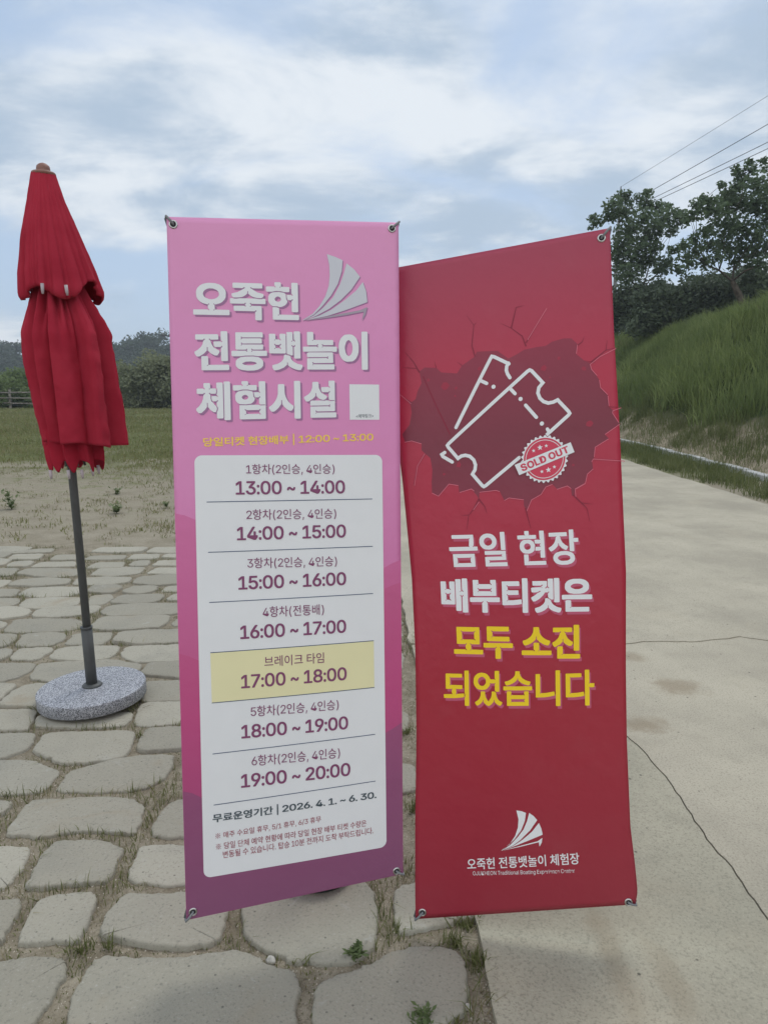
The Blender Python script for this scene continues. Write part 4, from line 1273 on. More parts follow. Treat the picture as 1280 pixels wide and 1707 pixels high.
# letter shapes: advance and outlines, thousandths of the type size
GLYPHS = {
 'heavy': {
  '오': (920, [[913,20,913,126,902,138,545,141,543,243,535,261,510,273,515,291,528,291,542,268,568,268,682,301,732,331,793,393,823,456,830,563,820,620,803,650,742,721,665,768,568,795,418,801,348,795,252,768,192,735,127,673,97,616,87,560,93,456,123,393,175,338,242,298,368,265,380,266,392,291,405,291,410,270,385,258,373,240,373,173,410,136,410,123,392,118,368,141,18,138,7,126,7,20,18,8,888,5],[515,115,510,133,535,145,540,126],[660,540,653,496,633,463,602,435,545,408,475,395,408,398,315,435,283,463,257,523,267,570,305,618,365,651,422,665,515,661,598,628,637,593]]),
  '죽': (920, [[7,420,7,314,32,299,368,299,392,325,410,320,410,304,380,274,410,244,405,225,392,225,368,249,108,245,97,234,97,130,108,119,635,115,658,142,672,142,677,120,640,84,640,-96,665,-111,785,-111,810,-96,810,234,785,249,545,249,543,274,510,307,510,320,528,325,555,299,902,302,913,314,913,420,902,432,845,435,822,422,742,422,658,435,268,435,178,422,102,422,78,435,32,435],[515,222,510,240,535,252,540,234],[867,504,867,544,855,555,708,589,527,697,527,710,545,715,588,689,825,692,837,704,837,807,825,819,105,822,80,807,80,704,92,692,328,689,372,715,393,710,393,697,372,679,208,589,65,555,53,544,53,500,63,477,105,449,248,455,318,469,355,485,418,525,450,557,455,619,473,614,473,550,545,495,602,469,718,449,805,445,845,469]]),
  '헌': (920, [[858,-76,858,27,846,39,343,42,341,204,283,225,203,232,171,220,171,-76,183,-88,833,-91],[313,15,308,34,333,45,338,27],[826,855,693,859,668,844,668,580,704,544,704,530,686,525,663,549,541,547,551,454,573,412,663,412,686,439,704,434,704,417,668,380,668,124,693,109,813,109,838,124,838,844],[68,500,61,400,74,347,129,279,176,252,296,249,346,232,409,239,496,279,538,324,558,364,561,390,538,414,528,440,521,557,493,585,449,599,336,615,193,602,129,582,88,540],[231,444,266,485,296,499,329,499,381,467,394,420,366,382,309,362,248,390,231,420],[618,630,618,734,606,745,399,749,398,847,373,862,253,862,228,847,228,780,264,744,259,725,246,725,223,749,33,749,8,734,8,630,33,615,149,615,276,639,393,635,476,615,593,615],[369,722,364,740,389,752,394,734]]),
  '전': (920, [[863,-76,863,27,838,42,345,42,343,240,318,255,198,255,173,234,173,-76,185,-88,838,-91],[315,15,310,34,335,45,340,27],[825,132,836,144,836,844,811,859,691,859,666,844,666,644,703,607,703,594,685,589,661,612,498,609,486,597,486,514,518,475,661,475,685,502,703,497,703,480,666,444,666,144,691,129],[606,770,581,785,48,782,36,770,36,667,48,655,225,652,255,679,273,674,273,657,233,620,210,540,173,480,91,409,10,364,10,324,50,260,75,245,131,249,241,312,316,390,318,475,331,475,340,464,340,387,408,322,508,269,575,269,626,344,626,384,505,452,476,477,433,550,413,624,373,660,373,674,391,679,418,652,595,655,606,667]]),
  '통': (920, [[809,102,802,132,757,184,681,221,547,237,331,234,234,221,157,184,112,132,106,39,112,6,157,-46,194,-69,254,-89,404,-109,574,-106,664,-89,757,-46,802,6],[276,76,364,111,494,117,591,101,634,81,639,62,554,27,421,21,321,37,281,57],[6,262,31,247,251,247,357,261,561,261,664,247,897,251,909,262,909,366,897,377,537,384,539,366,527,354,509,359,509,372,536,386,509,412,514,431,527,431,551,407,787,407,811,417,816,519,804,531,281,534,267,507,249,512,249,526,272,539,249,562,254,581,267,581,291,557,751,557,784,567,781,674,734,684,281,684,279,669,254,657,249,676,269,689,249,709,249,722,267,727,287,707,747,707,784,701,809,716,809,819,784,834,124,831,112,819,112,422,141,407,371,407,391,431,404,431,409,409,392,392,409,376,409,362,391,357,367,381,31,381,6,366]]),
  '뱃': (920, [[907,-29,907,11,895,23,788,46,685,96,637,138,610,178,592,239,555,259,515,263,492,279,452,279,427,264,413,178,387,138,338,96,272,59,132,23,120,11,123,-42,147,-92,172,-107,218,-107,295,-91,418,-41,503,28,505,89,523,84,527,18,558,-11,632,-54,728,-91,805,-107,865,-104],[845,183,857,194,857,844,832,859,715,859,690,844,690,658,727,621,722,603,708,603,685,626,660,628,660,828,635,843,508,839,497,828,503,788,500,308,528,286,578,279,605,259,648,263,660,274,660,464,627,498,627,511,645,516,672,489,685,489,708,516,722,516,727,494,690,458,690,194,715,179],[58,313,458,309,473,318,480,338,480,774,472,796,345,799,320,784,320,688,357,651,352,633,338,633,315,656,213,658,213,784,202,796,72,799,47,784,47,324],[185,416,180,434,205,446,210,428],[180,544,198,549,225,523,315,523,338,549,352,549,357,528,320,491,320,474,357,438,357,424,338,419,315,443,215,443,213,498,180,531],[632,599,627,618,652,629,657,611],[185,629,180,648,205,659,210,641]]),
  '놀': (920, [[839,-84,839,19,827,31,281,34,246,72,246,86,264,91,291,64,794,67,809,79,804,321,771,334,151,334,109,312,109,222,117,214,641,214,657,234,676,229,676,212,662,199,676,186,671,167,657,167,634,191,121,187,109,176,109,-84,121,-96,814,-99],[251,7,246,26,271,37,276,19],[912,362,912,466,901,477,544,481,509,522,509,536,527,541,554,514,804,517,816,529,816,632,804,644,287,647,286,832,261,847,141,847,116,832,116,529,141,514,371,514,394,541,407,541,412,519,392,496,412,476,412,462,394,457,371,481,17,477,6,466,6,362,17,351,784,357,807,347,887,347],[514,454,509,472,534,484,539,466],[257,621,252,639,277,651,282,632]]),
  '이': (920, [[688,-112,808,-112,833,-97,833,846,808,861,688,861,663,846,663,-97],[408,104,465,134,520,189,563,276,580,339,586,469,580,546,560,619,523,689,461,751,411,778,338,791,215,778,165,751,103,689,66,623,46,553,40,479,46,333,63,273,103,193,161,134,218,104,275,94],[321,238,275,254,246,286,223,339,206,439,210,489,236,576,260,613,301,644,325,644,376,599,400,553,416,476,416,406,400,333,373,279]]),
  '체': (920, [[720,-111,834,-111,859,-96,859,847,834,862,720,862,695,847,702,810,702,-36,695,-96],[654,-65,672,-56,679,-20,675,824,654,839,537,839,512,824,512,717,532,664,532,587,512,534,549,497,549,484,530,479,507,502,400,502,385,490,389,430,395,400,417,369,507,369,530,395,549,390,549,374,512,337,512,270,545,197,542,160,512,80,512,-50,537,-65],[334,829,217,829,192,814,192,724,229,687,224,669,210,669,187,692,47,692,22,677,22,574,34,562,180,559,210,585,229,580,229,564,189,527,172,427,139,344,75,254,-1,190,2,144,57,79,127,79,225,167,269,234,270,335,289,330,292,227,357,149,437,95,490,99,499,117,519,177,515,210,492,254,445,300,429,330,382,367,362,444,362,530,325,567,325,580,344,585,370,559,494,559,509,604,505,670,497,692,360,692,359,814],[330,665,325,684,350,695,355,677]]),
  '험': (920, [[164,-84,189,-99,813,-99,838,-84,838,846,826,857,693,861,668,846,668,616,704,579,699,561,686,561,663,584,543,584,538,572,554,479,573,451,663,451,686,477,704,472,704,456,668,419,668,296,709,267,823,267,828,249,696,244,663,264,433,264,356,254,176,261,164,249],[303,7,298,26,323,37,328,19],[298,152,316,157,343,131,666,131,689,157,703,157,708,136,671,99,671,66,708,29,708,16,689,11,666,34,333,34,331,106,298,139],[561,406,561,436,531,466,514,586,499,601,429,621,366,631,263,631,159,611,123,597,88,562,68,526,61,489,68,392,88,352,129,311,169,287,339,277,473,297,538,352],[231,469,266,507,323,521,369,501,394,466,394,449,369,414,309,394,256,414,231,449],[618,646,618,752,606,764,399,767,398,852,373,867,253,867,228,852,228,799,264,762,259,744,246,744,223,767,33,767,8,752,8,646,33,631,139,631,246,654,379,654,486,631,593,631],[369,741,364,759,389,771,394,752]]),
  '시': (920, [[807,861,690,861,665,846,665,236,675,199,665,146,665,-97,690,-112,807,-112,832,-97,832,846],[390,781,270,781,245,766,238,529,212,436,175,363,132,303,77,248,2,199,5,153,63,81,133,81,193,121,255,179,322,269,327,374,345,369,352,259,408,189,473,131,527,98,580,94,593,98,642,156,648,179,642,226,583,261,525,316,485,369,445,449,422,526,415,586,415,766]]),
  '설': (920, [[824,857,681,857,669,846,669,729,706,692,706,679,687,674,664,697,481,694,469,682,469,602,501,561,664,561,687,587,701,587,706,566,669,529,669,379,711,351,821,351,826,332,697,327,664,347,581,347,557,337,474,347,207,347,194,341,169,316,169,229,181,217,667,217,687,241,701,241,706,219,692,202,706,176,687,171,664,194,181,191,169,179,169,-84,181,-96,844,-99,869,-84,869,19,857,31,341,34,306,72,311,91,324,91,351,64,807,64,836,79,836,846],[311,7,306,26,331,37,336,19],[6,402,61,327,114,324,151,337,177,364,231,384,302,452,312,466,314,544,332,539,336,462,411,394,461,374,521,361,577,374,622,422,622,462,487,537,456,569,406,679,399,816,374,831,257,831,232,816,229,689,202,606,172,559,127,514,6,442]]),
  '배': (920, [[850,-108,862,-96,862,847,837,862,720,862,695,847,695,534,732,497,727,479,714,479,690,502,662,504,662,827,637,842,507,839,495,827,495,-50,520,-65,637,-65,662,-50,662,340,629,374,629,387,647,392,674,365,690,365,714,392,727,392,732,370,695,334,695,-96,720,-111],[50,119,447,115,469,127,472,760,460,772,334,775,309,760,309,587,345,550,340,532,327,532,304,555,205,557,205,760,194,772,64,775,39,760,39,130],[177,222,172,240,197,252,202,234],[340,225,327,225,304,249,205,250,205,397,172,430,177,449,190,449,217,422,304,422,327,449,345,444,345,427,309,390,309,280,345,244],[634,475,629,494,654,505,659,487],[177,529,172,547,197,559,202,540]]),
  '부': (920, [[912,310,887,325,31,325,6,310,6,207,31,192,367,192,391,219,404,219,409,197,372,160,372,-96,397,-111,517,-111,542,-96,542,167,509,200,509,214,527,219,554,192,887,192,912,207],[109,380,134,365,797,369,809,380,809,807,784,822,651,819,639,807,639,730,676,694,676,680,657,675,634,699,281,699,279,807,267,819,121,819,109,807],[251,472,246,490,271,502,276,484],[246,587,264,592,291,565,634,565,657,592,671,592,676,570,639,530,676,494,676,480,657,475,634,499,281,499,279,540,246,574],[251,672,246,690,271,702,276,684]]),
  '티': (920, [[809,862,692,862,667,847,667,270,677,190,667,127,667,-96,692,-111,809,-111,834,-96,834,847],[644,140,650,157,647,254,625,269,389,245,235,242,234,367,200,400,200,414,219,419,245,392,545,395,557,407,557,510,545,522,235,525,234,617,200,650,200,664,219,669,245,642,575,645,587,657,587,764,562,779,75,775,64,764,64,120,89,105,385,109,549,122],[205,215,200,234,225,245,230,227],[205,499,200,517,225,529,230,510]]),
  '켓': (920, [[877,-89,907,-29,907,11,895,23,815,39,749,66,679,109,637,151,607,201,604,228,560,268,560,281,579,286,609,259,655,259,670,264,677,288,674,834,655,843,539,843,514,828,514,628,550,591,545,573,532,573,509,596,489,596,455,569,434,574,434,588,487,631,494,758,482,779,69,779,57,768,57,664,69,653,305,649,339,676,355,676,360,658,305,609,39,596,14,581,24,481,39,463,119,459,205,469,272,506,297,501,292,483,195,436,132,386,14,321,14,281,65,209,132,209,265,283,374,381,429,459,509,459,532,486,550,481,550,464,514,428,514,331,554,291,554,278,535,273,509,299,439,296,427,284,417,198,372,133,269,63,132,23,120,11,120,-32,150,-92,175,-107,222,-107,302,-87,415,-37,507,38,509,99,527,94,524,34,572,-11,662,-64,805,-107,862,-104],[719,859,697,848,700,271,694,194,719,179,832,179,857,194,857,844,832,859],[329,586,324,604,342,609,347,591]]),
  '은': (920, [[820,-76,820,27,808,39,282,42,280,220,245,235,152,235,110,217,110,-76,122,-88,795,-91],[252,15,247,34,272,45,277,27],[910,267,910,370,885,385,32,385,7,370,7,267,32,252,135,259,885,252],[97,590,107,544,130,507,188,455,248,429,362,409,555,409,668,429,758,479,810,544,820,640,810,687,783,730,718,782,662,805,568,825,348,825,255,805,192,779,152,749,107,690],[643,610,625,582,558,549,505,539,408,539,305,572,277,600,273,624,295,652,345,679,402,692,475,695,552,685,602,665,630,644]]),
  '모': (920, [[802,781,115,781,103,770,103,306,128,291,368,291,392,318,405,318,410,296,373,260,373,173,410,136,410,123,392,118,368,141,18,138,7,126,7,20,32,5,902,8,913,20,913,126,902,138,545,141,543,266,510,300,515,318,528,318,555,291,788,291,813,306,813,770],[515,115,510,133,535,145,540,126],[242,398,237,416,262,428,267,410],[237,673,255,678,282,651,642,651,665,678,678,678,683,656,647,620,647,456,683,420,683,406,665,401,642,425,272,425,270,626,237,660]]),
  '두': (920, [[912,323,887,338,31,338,6,323,6,220,31,205,367,205,391,232,404,232,409,210,372,173,372,-93,397,-108,517,-108,542,-93,542,180,509,213,509,227,527,232,554,205,887,205,912,220],[809,403,809,507,784,522,291,522,289,647,256,680,256,693,274,698,301,672,774,672,799,687,799,793,787,805,144,808,119,793,119,403,131,392,784,388],[261,495,256,513,281,525,286,507]]),
  '소': (920, [[913,22,913,125,902,137,542,140,540,345,515,360,395,360,370,345,370,172,407,135,402,117,388,117,365,140,32,140,7,125,7,22,32,7,888,7],[512,113,507,132,532,143,537,125],[873,362,873,405,862,417,785,437,705,477,645,520,590,578,553,648,543,785,518,800,382,797,370,785,370,718,357,645,313,568,272,523,208,477,128,437,58,420,40,405,40,362,85,287,142,283,202,300,302,343,402,417,443,462,447,535,465,540,470,462,483,445,558,377,682,310,772,283,828,287]]),
  '진': (920, [[862,-76,862,27,837,42,337,42,335,244,310,259,204,259,165,227,165,-76,177,-88,837,-91],[307,15,302,34,327,45,332,27],[810,859,690,859,665,844,665,147,690,132,810,132,835,147,835,844],[622,770,597,785,54,782,42,770,42,667,54,655,237,652,267,679,285,674,285,657,242,617,242,594,219,530,175,467,97,402,19,360,19,320,55,264,74,245,127,242,187,282,244,302,329,387,330,469,349,464,352,384,404,332,514,269,594,265,642,334,642,380,567,419,482,487,442,550,422,624,385,660,385,674,404,679,430,652,610,655,622,667]]),
  ' ': (250, []),
 },
 'bold': {
  '금': (920, [[793,-74,793,262,785,271,152,274,132,271,123,262,123,-74,132,-83,765,-86,785,-83],[677,172,677,162,657,142,657,46,677,26,668,11,652,21,272,21,258,7,243,16,260,39,260,149,243,166,252,181,272,167,648,167,662,181],[23,369,32,361,52,357,868,357,888,361,897,369,897,456,888,464,868,467,782,467,768,454,753,462,753,472,777,492,787,559,790,786,782,794,155,797,135,794,127,786,127,702,135,694,648,691,668,704,677,686,653,666,653,602,637,499,637,486,653,466,638,457,628,467,52,467,32,464,23,456]]),
  '일': (920, [[850,-74,850,9,842,17,822,21,328,21,315,7,300,16,317,39,317,62,300,79,308,94,328,81,808,84,817,92,817,326,812,331,695,331,682,337,208,337,188,334,180,326,180,246,188,237,208,234,675,234,688,247,703,239,703,229,683,209,703,186,695,171,678,181,192,177,183,169,183,-74,192,-83,822,-86,842,-83],[815,354,817,836,808,844,788,847,688,844,680,836,680,366,702,354],[557,526,563,616,557,659,533,709,488,757,442,787,392,804,288,814,215,804,168,787,103,742,70,702,50,659,43,572,50,529,73,479,122,427,165,401,215,384,328,374,382,381,435,397,485,427,523,466],[180,576,180,609,197,652,242,691,282,704,328,704,392,674,427,619,430,596,427,569,410,532,368,497,315,481,272,484,218,511,197,536]]),
  '현': (920, [[841,-66,841,17,833,25,813,29,336,29,316,15,308,30,324,47,324,204,316,212,296,215,216,215,196,212,188,204,188,-66,196,-75,813,-78,833,-75],[813,842,713,845,693,842,684,834,684,630,704,610,696,595,679,605,559,605,539,602,531,594,531,544,546,502,676,499,689,512,704,504,704,494,684,474,684,440,704,414,696,405,679,415,553,412,534,317,559,309,676,309,696,322,704,314,704,304,684,284,684,127,693,119,713,115,793,115,813,119,821,127,821,834],[534,477,514,510,511,530,488,557,426,599,396,609,333,615,223,609,179,595,143,572,101,527,78,457,81,374,101,327,143,282,179,259,229,242,269,239,336,235,386,242,446,265,476,285,511,324,524,410,538,437],[404,447,404,407,394,384,376,362,319,339,279,342,239,362,218,390,208,427,218,464,236,489,263,505,306,515,333,512,369,495,391,474],[24,640,33,632,53,629,209,629,276,639,339,639,406,629,553,629,584,640,584,724,576,732,556,735,386,735,366,722,358,737,374,754,374,837,366,845,346,849,269,849,249,845,241,837,241,760,261,740,253,725,236,735,33,732,24,724]]),
  '장': (920, [[139,109,139,72,149,29,194,-26,221,-46,281,-73,381,-93,548,-93,654,-69,701,-49,753,-8,779,36,786,69,779,146,741,201,701,231,641,254,541,274,384,274,264,247,224,231,176,192,149,152],[276,92,289,122,331,151,391,167,504,171,558,164,621,137,643,116,649,82,643,66,621,44,558,17,418,11,368,17,318,37,289,59],[651,844,643,836,643,282,654,271,684,261,771,264,779,272,779,489,763,512,778,521,791,507,904,511,913,519,913,606,904,614,884,617,791,617,771,604,763,619,779,636,779,836,771,844,751,847],[583,769,574,777,554,781,51,777,43,769,43,682,51,674,238,671,251,684,266,676,266,666,243,642,239,602,219,546,179,482,104,417,19,372,19,352,59,289,68,281,88,277,111,281,158,301,214,337,273,392,306,436,306,482,314,491,333,476,333,436,414,357,511,307,554,307,599,376,599,399,518,441,436,512,406,562,389,606,386,649,366,676,381,684,394,671,574,674,583,682]]),
  '되': (920, [[787,848,707,848,687,844,678,836,678,246,692,199,692,136,678,113,678,-87,687,-96,707,-99,787,-99,807,-96,815,-87,815,836,807,844],[600,758,123,761,103,758,95,749,95,359,103,351,123,348,273,348,293,361,302,343,282,323,282,236,302,209,293,201,277,211,37,204,28,196,28,169,38,109,47,101,347,101,560,118,665,136,668,193,660,228,620,231,450,218,430,214,417,201,402,209,418,233,418,329,402,353,417,361,430,348,603,351,612,359,612,446,603,454,243,458,230,444,215,453,232,476,232,636,215,653,223,668,243,654,600,658,608,666,608,749]]),
  '었': (920, [[905,-16,905,4,893,16,833,43,800,66,768,101,728,181,722,268,680,296,617,296,597,293,588,284,588,218,575,158,558,121,502,51,502,38,493,29,487,29,445,74,408,134,388,208,388,284,380,293,360,296,263,293,255,284,248,184,212,108,173,66,75,4,75,-19,120,-81,167,-81,203,-64,260,-24,308,28,308,61,323,69,332,61,332,18,352,-9,420,-67,487,-94,510,-91,580,-47,645,24,645,64,653,73,668,64,668,24,710,-21,760,-57,810,-81,857,-81],[38,544,45,494,68,444,117,389,150,366,190,349,277,333,370,339,423,356,463,379,528,451,545,491,532,511,540,526,560,513,677,513,697,526,705,508,685,488,685,321,730,289,813,293,822,301,822,834,813,843,793,846,713,846,693,843,685,834,685,644,705,624,697,609,680,619,550,619,538,658,515,698,457,753,380,786,283,796,210,786,157,766,98,721,68,684,48,641],[418,594,418,534,402,498,357,456,323,443,273,443,237,456,192,498,175,534,175,594,188,624,210,653,267,683,310,686,353,673,398,634]]),
  '습': (920, [[127,-74,135,-83,155,-86,778,-83,787,-74,787,292,778,301,758,304,658,301,650,292,650,226,670,206,662,191,645,201,275,201,255,187,247,196,263,219,263,292,255,301,135,301,127,292],[247,16,263,39,263,76,247,92,255,107,275,94,642,94,655,107,670,99,670,89,650,69,650,46,670,26,662,11,645,21,275,21,262,7],[893,422,885,431,865,434,52,434,32,431,23,422,23,339,32,331,52,327,865,327,885,331,893,339],[70,532,97,472,112,461,152,461,215,474,305,507,395,561,450,612,450,639,458,647,473,639,473,606,522,561,572,527,635,497,718,471,768,461,812,464,847,532,847,552,832,564,758,577,695,601,622,641,575,681,540,732,527,786,527,826,518,834,418,837,398,834,390,826,390,782,377,729,328,667,232,604,158,577,78,561,70,552]]),
  '니': (920, [[709,-98,789,-98,809,-95,817,-86,817,837,809,845,789,849,709,849,689,845,680,837,680,-86,689,-95],[89,755,80,747,80,147,89,139,109,135,339,139,475,152,642,182,650,190,644,270,632,285,612,289,399,255,229,249,215,235,200,244,217,267,217,747,209,755,189,759]]),
  '다': (920, [[664,-99,744,-99,764,-96,772,-87,772,363,756,386,771,394,784,381,891,381,911,384,919,393,919,479,911,488,784,491,771,478,756,486,772,509,772,836,764,844,744,848,664,848,644,844,636,836,636,-87,644,-96],[612,166,616,189,606,256,597,264,577,268,411,244,211,238,197,224,182,233,199,256,199,633,182,656,197,664,211,651,527,654,536,663,536,746,527,754,507,758,71,754,62,746,62,139,71,131,91,128,317,128,517,144,601,158]]),
  '당': (920, [[787,116,780,152,757,192,702,241,662,251,638,267,578,281,448,291,368,284,285,267,215,234,173,199,147,156,140,76,147,39,173,-4,228,-49,275,-69,385,-93,545,-93,652,-69,698,-49,742,-16,780,42],[277,106,290,132,328,161,398,181,475,184,562,174,605,157,647,119,650,86,622,47,592,31,532,14,442,11,378,17,322,37,280,76],[652,844,643,836,643,292,668,274,695,267,772,271,780,279,780,486,763,509,778,517,792,504,905,507,913,516,913,599,905,607,885,611,792,611,772,597,763,612,780,629,780,836,772,844,752,847],[610,382,603,459,592,474,572,477,402,454,212,451,198,437,183,446,200,469,200,652,183,676,198,684,212,671,508,674,517,682,517,766,508,774,92,777,72,774,63,766,63,352,72,344,375,344,512,357,592,371]]),
  '티': (920, [[712,-98,789,-98,809,-95,817,-86,817,837,809,845,789,849,712,849,692,845,684,837,684,-86,692,-95],[640,160,634,244,625,252,605,255,409,232,229,229,215,215,200,224,217,247,217,387,200,404,209,419,229,405,512,405,532,409,540,417,540,500,532,509,229,512,209,499,200,514,217,530,217,637,200,660,215,669,229,655,562,659,570,667,570,754,562,762,542,765,89,762,80,754,80,130,89,122,109,119,365,122,555,139,632,152]]),
  '켓': (920, [[860,-79,890,-19,890,1,882,9,812,23,735,53,665,96,620,141,604,168,590,191,580,254,560,271,569,286,592,273,635,273,655,276,664,284,664,818,655,826,635,829,559,829,539,826,530,818,530,608,550,588,542,573,525,583,469,583,452,569,434,578,434,584,464,608,470,638,477,758,469,766,82,766,74,758,74,674,82,666,325,663,352,676,360,661,330,631,327,608,339,609,347,601,339,586,322,596,272,596,59,583,39,579,30,571,40,491,52,476,99,473,249,489,275,506,289,506,297,498,289,483,249,463,165,386,30,311,30,291,79,223,119,223,252,296,357,391,412,473,522,473,535,486,550,478,550,468,530,448,530,311,554,281,539,273,525,286,452,283,444,274,444,231,434,188,385,119,355,93,282,49,212,23,145,9,137,1,137,-22,167,-82,175,-91,202,-94,279,-77,402,-24,459,16,504,61,504,91,512,99,527,91,527,58,572,13,675,-51,749,-77,825,-94,849,-91],[739,193,812,193,832,196,840,204,840,834,832,843,812,846,739,846,719,843,710,834,710,204,719,196]]),
  '배': (920, [[837,-95,845,-86,845,837,837,845,817,849,740,849,720,845,712,837,712,514,732,487,717,479,707,489,657,489,644,475,637,475,629,490,645,507,645,817,637,825,617,829,520,825,512,817,512,-40,520,-48,540,-51,617,-51,637,-48,645,-40,645,360,629,384,644,392,657,379,704,379,724,392,732,374,712,354,712,-86,720,-95,740,-98],[64,132,427,129,447,132,455,140,455,750,447,759,354,762,334,759,325,750,325,567,345,547,337,532,320,542,200,542,187,529,180,529,172,544,189,560,189,750,180,759,160,762,84,762,64,759,55,750,55,140],[180,222,172,237,189,254,189,417,172,440,187,449,200,435,317,435,337,449,345,430,325,410,325,260,345,234,330,225,320,235,200,235]]),
  '부': (920, [[896,300,887,309,867,312,51,312,31,309,22,300,22,217,31,209,51,205,381,205,401,219,409,200,389,180,389,-86,397,-95,417,-98,497,-98,517,-95,526,-86,526,187,509,210,524,219,537,205,887,209,896,217],[126,797,126,390,134,382,764,379,784,382,792,390,792,797,784,805,684,809,664,805,656,797,656,710,676,690,667,675,651,685,274,685,254,672,246,680,262,704,262,797,254,805,154,809,134,805],[246,480,262,504,262,560,246,577,254,592,274,579,647,579,661,592,676,584,676,574,656,554,656,510,676,490,667,475,651,485,274,485,261,472]]),
  '무': (920, [[896,311,887,320,867,323,51,323,31,320,22,311,22,225,31,216,51,213,381,213,401,226,409,208,389,188,389,-85,397,-94,417,-97,497,-97,517,-94,526,-85,526,195,509,218,524,226,537,213,887,216,896,225],[789,415,789,785,781,793,154,796,134,793,126,785,126,415,134,406,761,403,781,406],[676,695,676,685,656,665,656,535,676,515,667,500,651,510,274,510,261,496,246,505,262,528,262,671,246,688,254,703,274,690,647,690,661,703]]),
  '료': (920, [[23,26,32,17,52,14,888,17,897,26,897,112,888,121,688,124,675,111,660,119,677,142,677,236,660,259,675,267,688,254,808,257,817,266,817,349,808,357,272,361,258,347,243,356,260,379,260,449,243,466,252,481,272,467,785,471,793,479,793,769,785,777,765,781,132,777,123,769,123,682,132,674,652,671,672,684,680,666,660,646,660,599,680,572,672,564,655,574,135,571,127,562,127,266,135,257,155,254,245,254,265,267,273,249,253,229,253,149,273,122,265,114,248,124,32,121,23,112],[370,119,387,142,387,236,370,252,378,267,398,254,532,254,545,267,560,259,560,249,540,229,540,149,560,129,552,114,535,124,398,124,385,111]]),
  '운': (920, [[806,-66,806,20,797,29,777,32,274,32,254,19,246,34,262,50,262,214,254,222,234,225,154,225,134,222,126,214,126,-66,134,-75,777,-78,797,-75],[22,377,22,290,31,282,387,279,407,292,416,274,396,254,396,107,404,99,424,95,507,95,527,99,536,107,536,260,519,277,527,292,547,279,867,279,887,282,896,290,896,377,887,385,867,389,51,389,31,385],[802,607,802,637,789,690,769,720,714,769,621,805,554,819,461,825,327,812,281,802,207,772,149,724,122,680,116,647,116,597,126,557,152,517,207,472,284,442,417,422,547,425,644,445,694,465,769,524,792,560],[659,620,642,584,597,552,527,532,434,529,357,539,311,555,281,575,262,600,259,634,284,672,351,705,401,715,517,715,574,702,627,675,652,647]]),
  '영': (920, [[824,112,814,159,791,196,732,244,702,251,676,267,612,281,482,291,346,274,259,244,201,196,177,159,167,86,177,36,187,19,201,-1,252,-46,316,-73,376,-86,522,-96,666,-76,739,-46,794,2,811,29,824,82],[304,96,311,122,349,157,402,177,446,184,546,184,602,174,662,144,681,122,687,102,684,76,642,37,589,17,539,11,452,11,372,27,329,51,311,72],[37,536,44,489,81,419,136,367,199,337,276,324,332,324,416,344,459,367,496,401,676,401,696,414,704,396,684,376,684,292,722,271,812,274,821,282,821,836,812,844,792,847,712,847,692,844,684,836,684,742,704,722,696,707,679,717,496,717,466,744,419,771,339,791,292,794,236,787,159,764,116,734,67,679,44,626],[421,536,404,492,359,451,309,434,266,437,229,454,187,496,171,549,174,589,191,626,232,664,272,681,322,681,356,667,397,632,421,579],[704,612,704,602,684,582,684,532,704,512,696,497,679,507,562,507,549,494,534,502,537,516,554,532,554,589,534,606,542,621,566,607,676,607,689,621]]),
  '기': (920, [[709,-98,789,-98,809,-95,818,-86,818,837,809,845,789,849,709,849,689,845,681,837,681,-86,689,-95],[86,75,129,75,259,152,384,264,454,354,508,460,544,594,551,737,543,745,106,749,86,745,78,737,78,654,86,645,399,642,416,655,431,647,431,637,404,614,398,564,368,480,311,384,258,324,203,275,139,229,34,167,34,147]]),
  '간': (920, [[818,-66,818,17,809,25,789,29,309,29,289,15,281,30,298,47,298,240,289,249,269,252,189,252,169,249,161,240,161,-66,169,-75,789,-78,809,-75],[649,149,749,145,769,149,778,157,778,444,761,467,776,475,789,462,883,462,903,465,911,474,911,560,903,569,789,572,776,559,761,567,778,590,778,837,769,845,749,849,669,849,649,845,641,837,641,157],[66,252,109,252,226,299,326,359,431,457,484,534,524,640,534,724,534,764,526,772,89,775,69,772,61,764,61,680,69,672,373,669,389,682,408,674,378,640,374,620,338,550,279,485,203,429,129,389,43,359,24,344,24,324]]),
  ' ': (250, []),
 },
 'semi': {
  '당': (920, [[150,116,157,42,183,-1,225,-36,292,-66,425,-86,558,-83,692,-43,743,-1,777,82,770,149,705,227,635,261,492,281,355,274,252,244,183,196],[660,112,657,72,628,41,568,14,475,1,408,4,322,27,280,59,267,86,270,122,295,151,412,191,568,181,632,151],[658,277,770,282,768,514,903,519,898,601,775,597,763,609,765,837,653,832],[600,386,585,467,332,441,195,437,183,449,187,679,502,681,502,767,73,762,78,351,388,354]]),
  '일': (920, [[840,-71,835,11,312,7,300,19,300,82,312,94,802,91,802,327,190,322,195,244,692,247,703,236,693,219,703,182,692,171,198,171,198,-76],[802,354,807,832,695,837,690,359],[547,529,553,612,523,706,452,771,385,797,275,804,175,781,113,739,60,656,53,576,83,482,138,427,222,391,342,384,428,404,513,469],[170,572,187,656,235,697,272,711,315,714,378,694,407,672,437,622,437,566,420,529,392,501,332,474,275,474,222,497,187,532]]),
  '티': (920, [[699,-88,807,-83,802,839,694,834],[630,164,619,245,329,219,212,215,200,227,205,415,530,420,525,502,205,502,204,664,555,665,560,750,95,755,90,134,379,132]]),
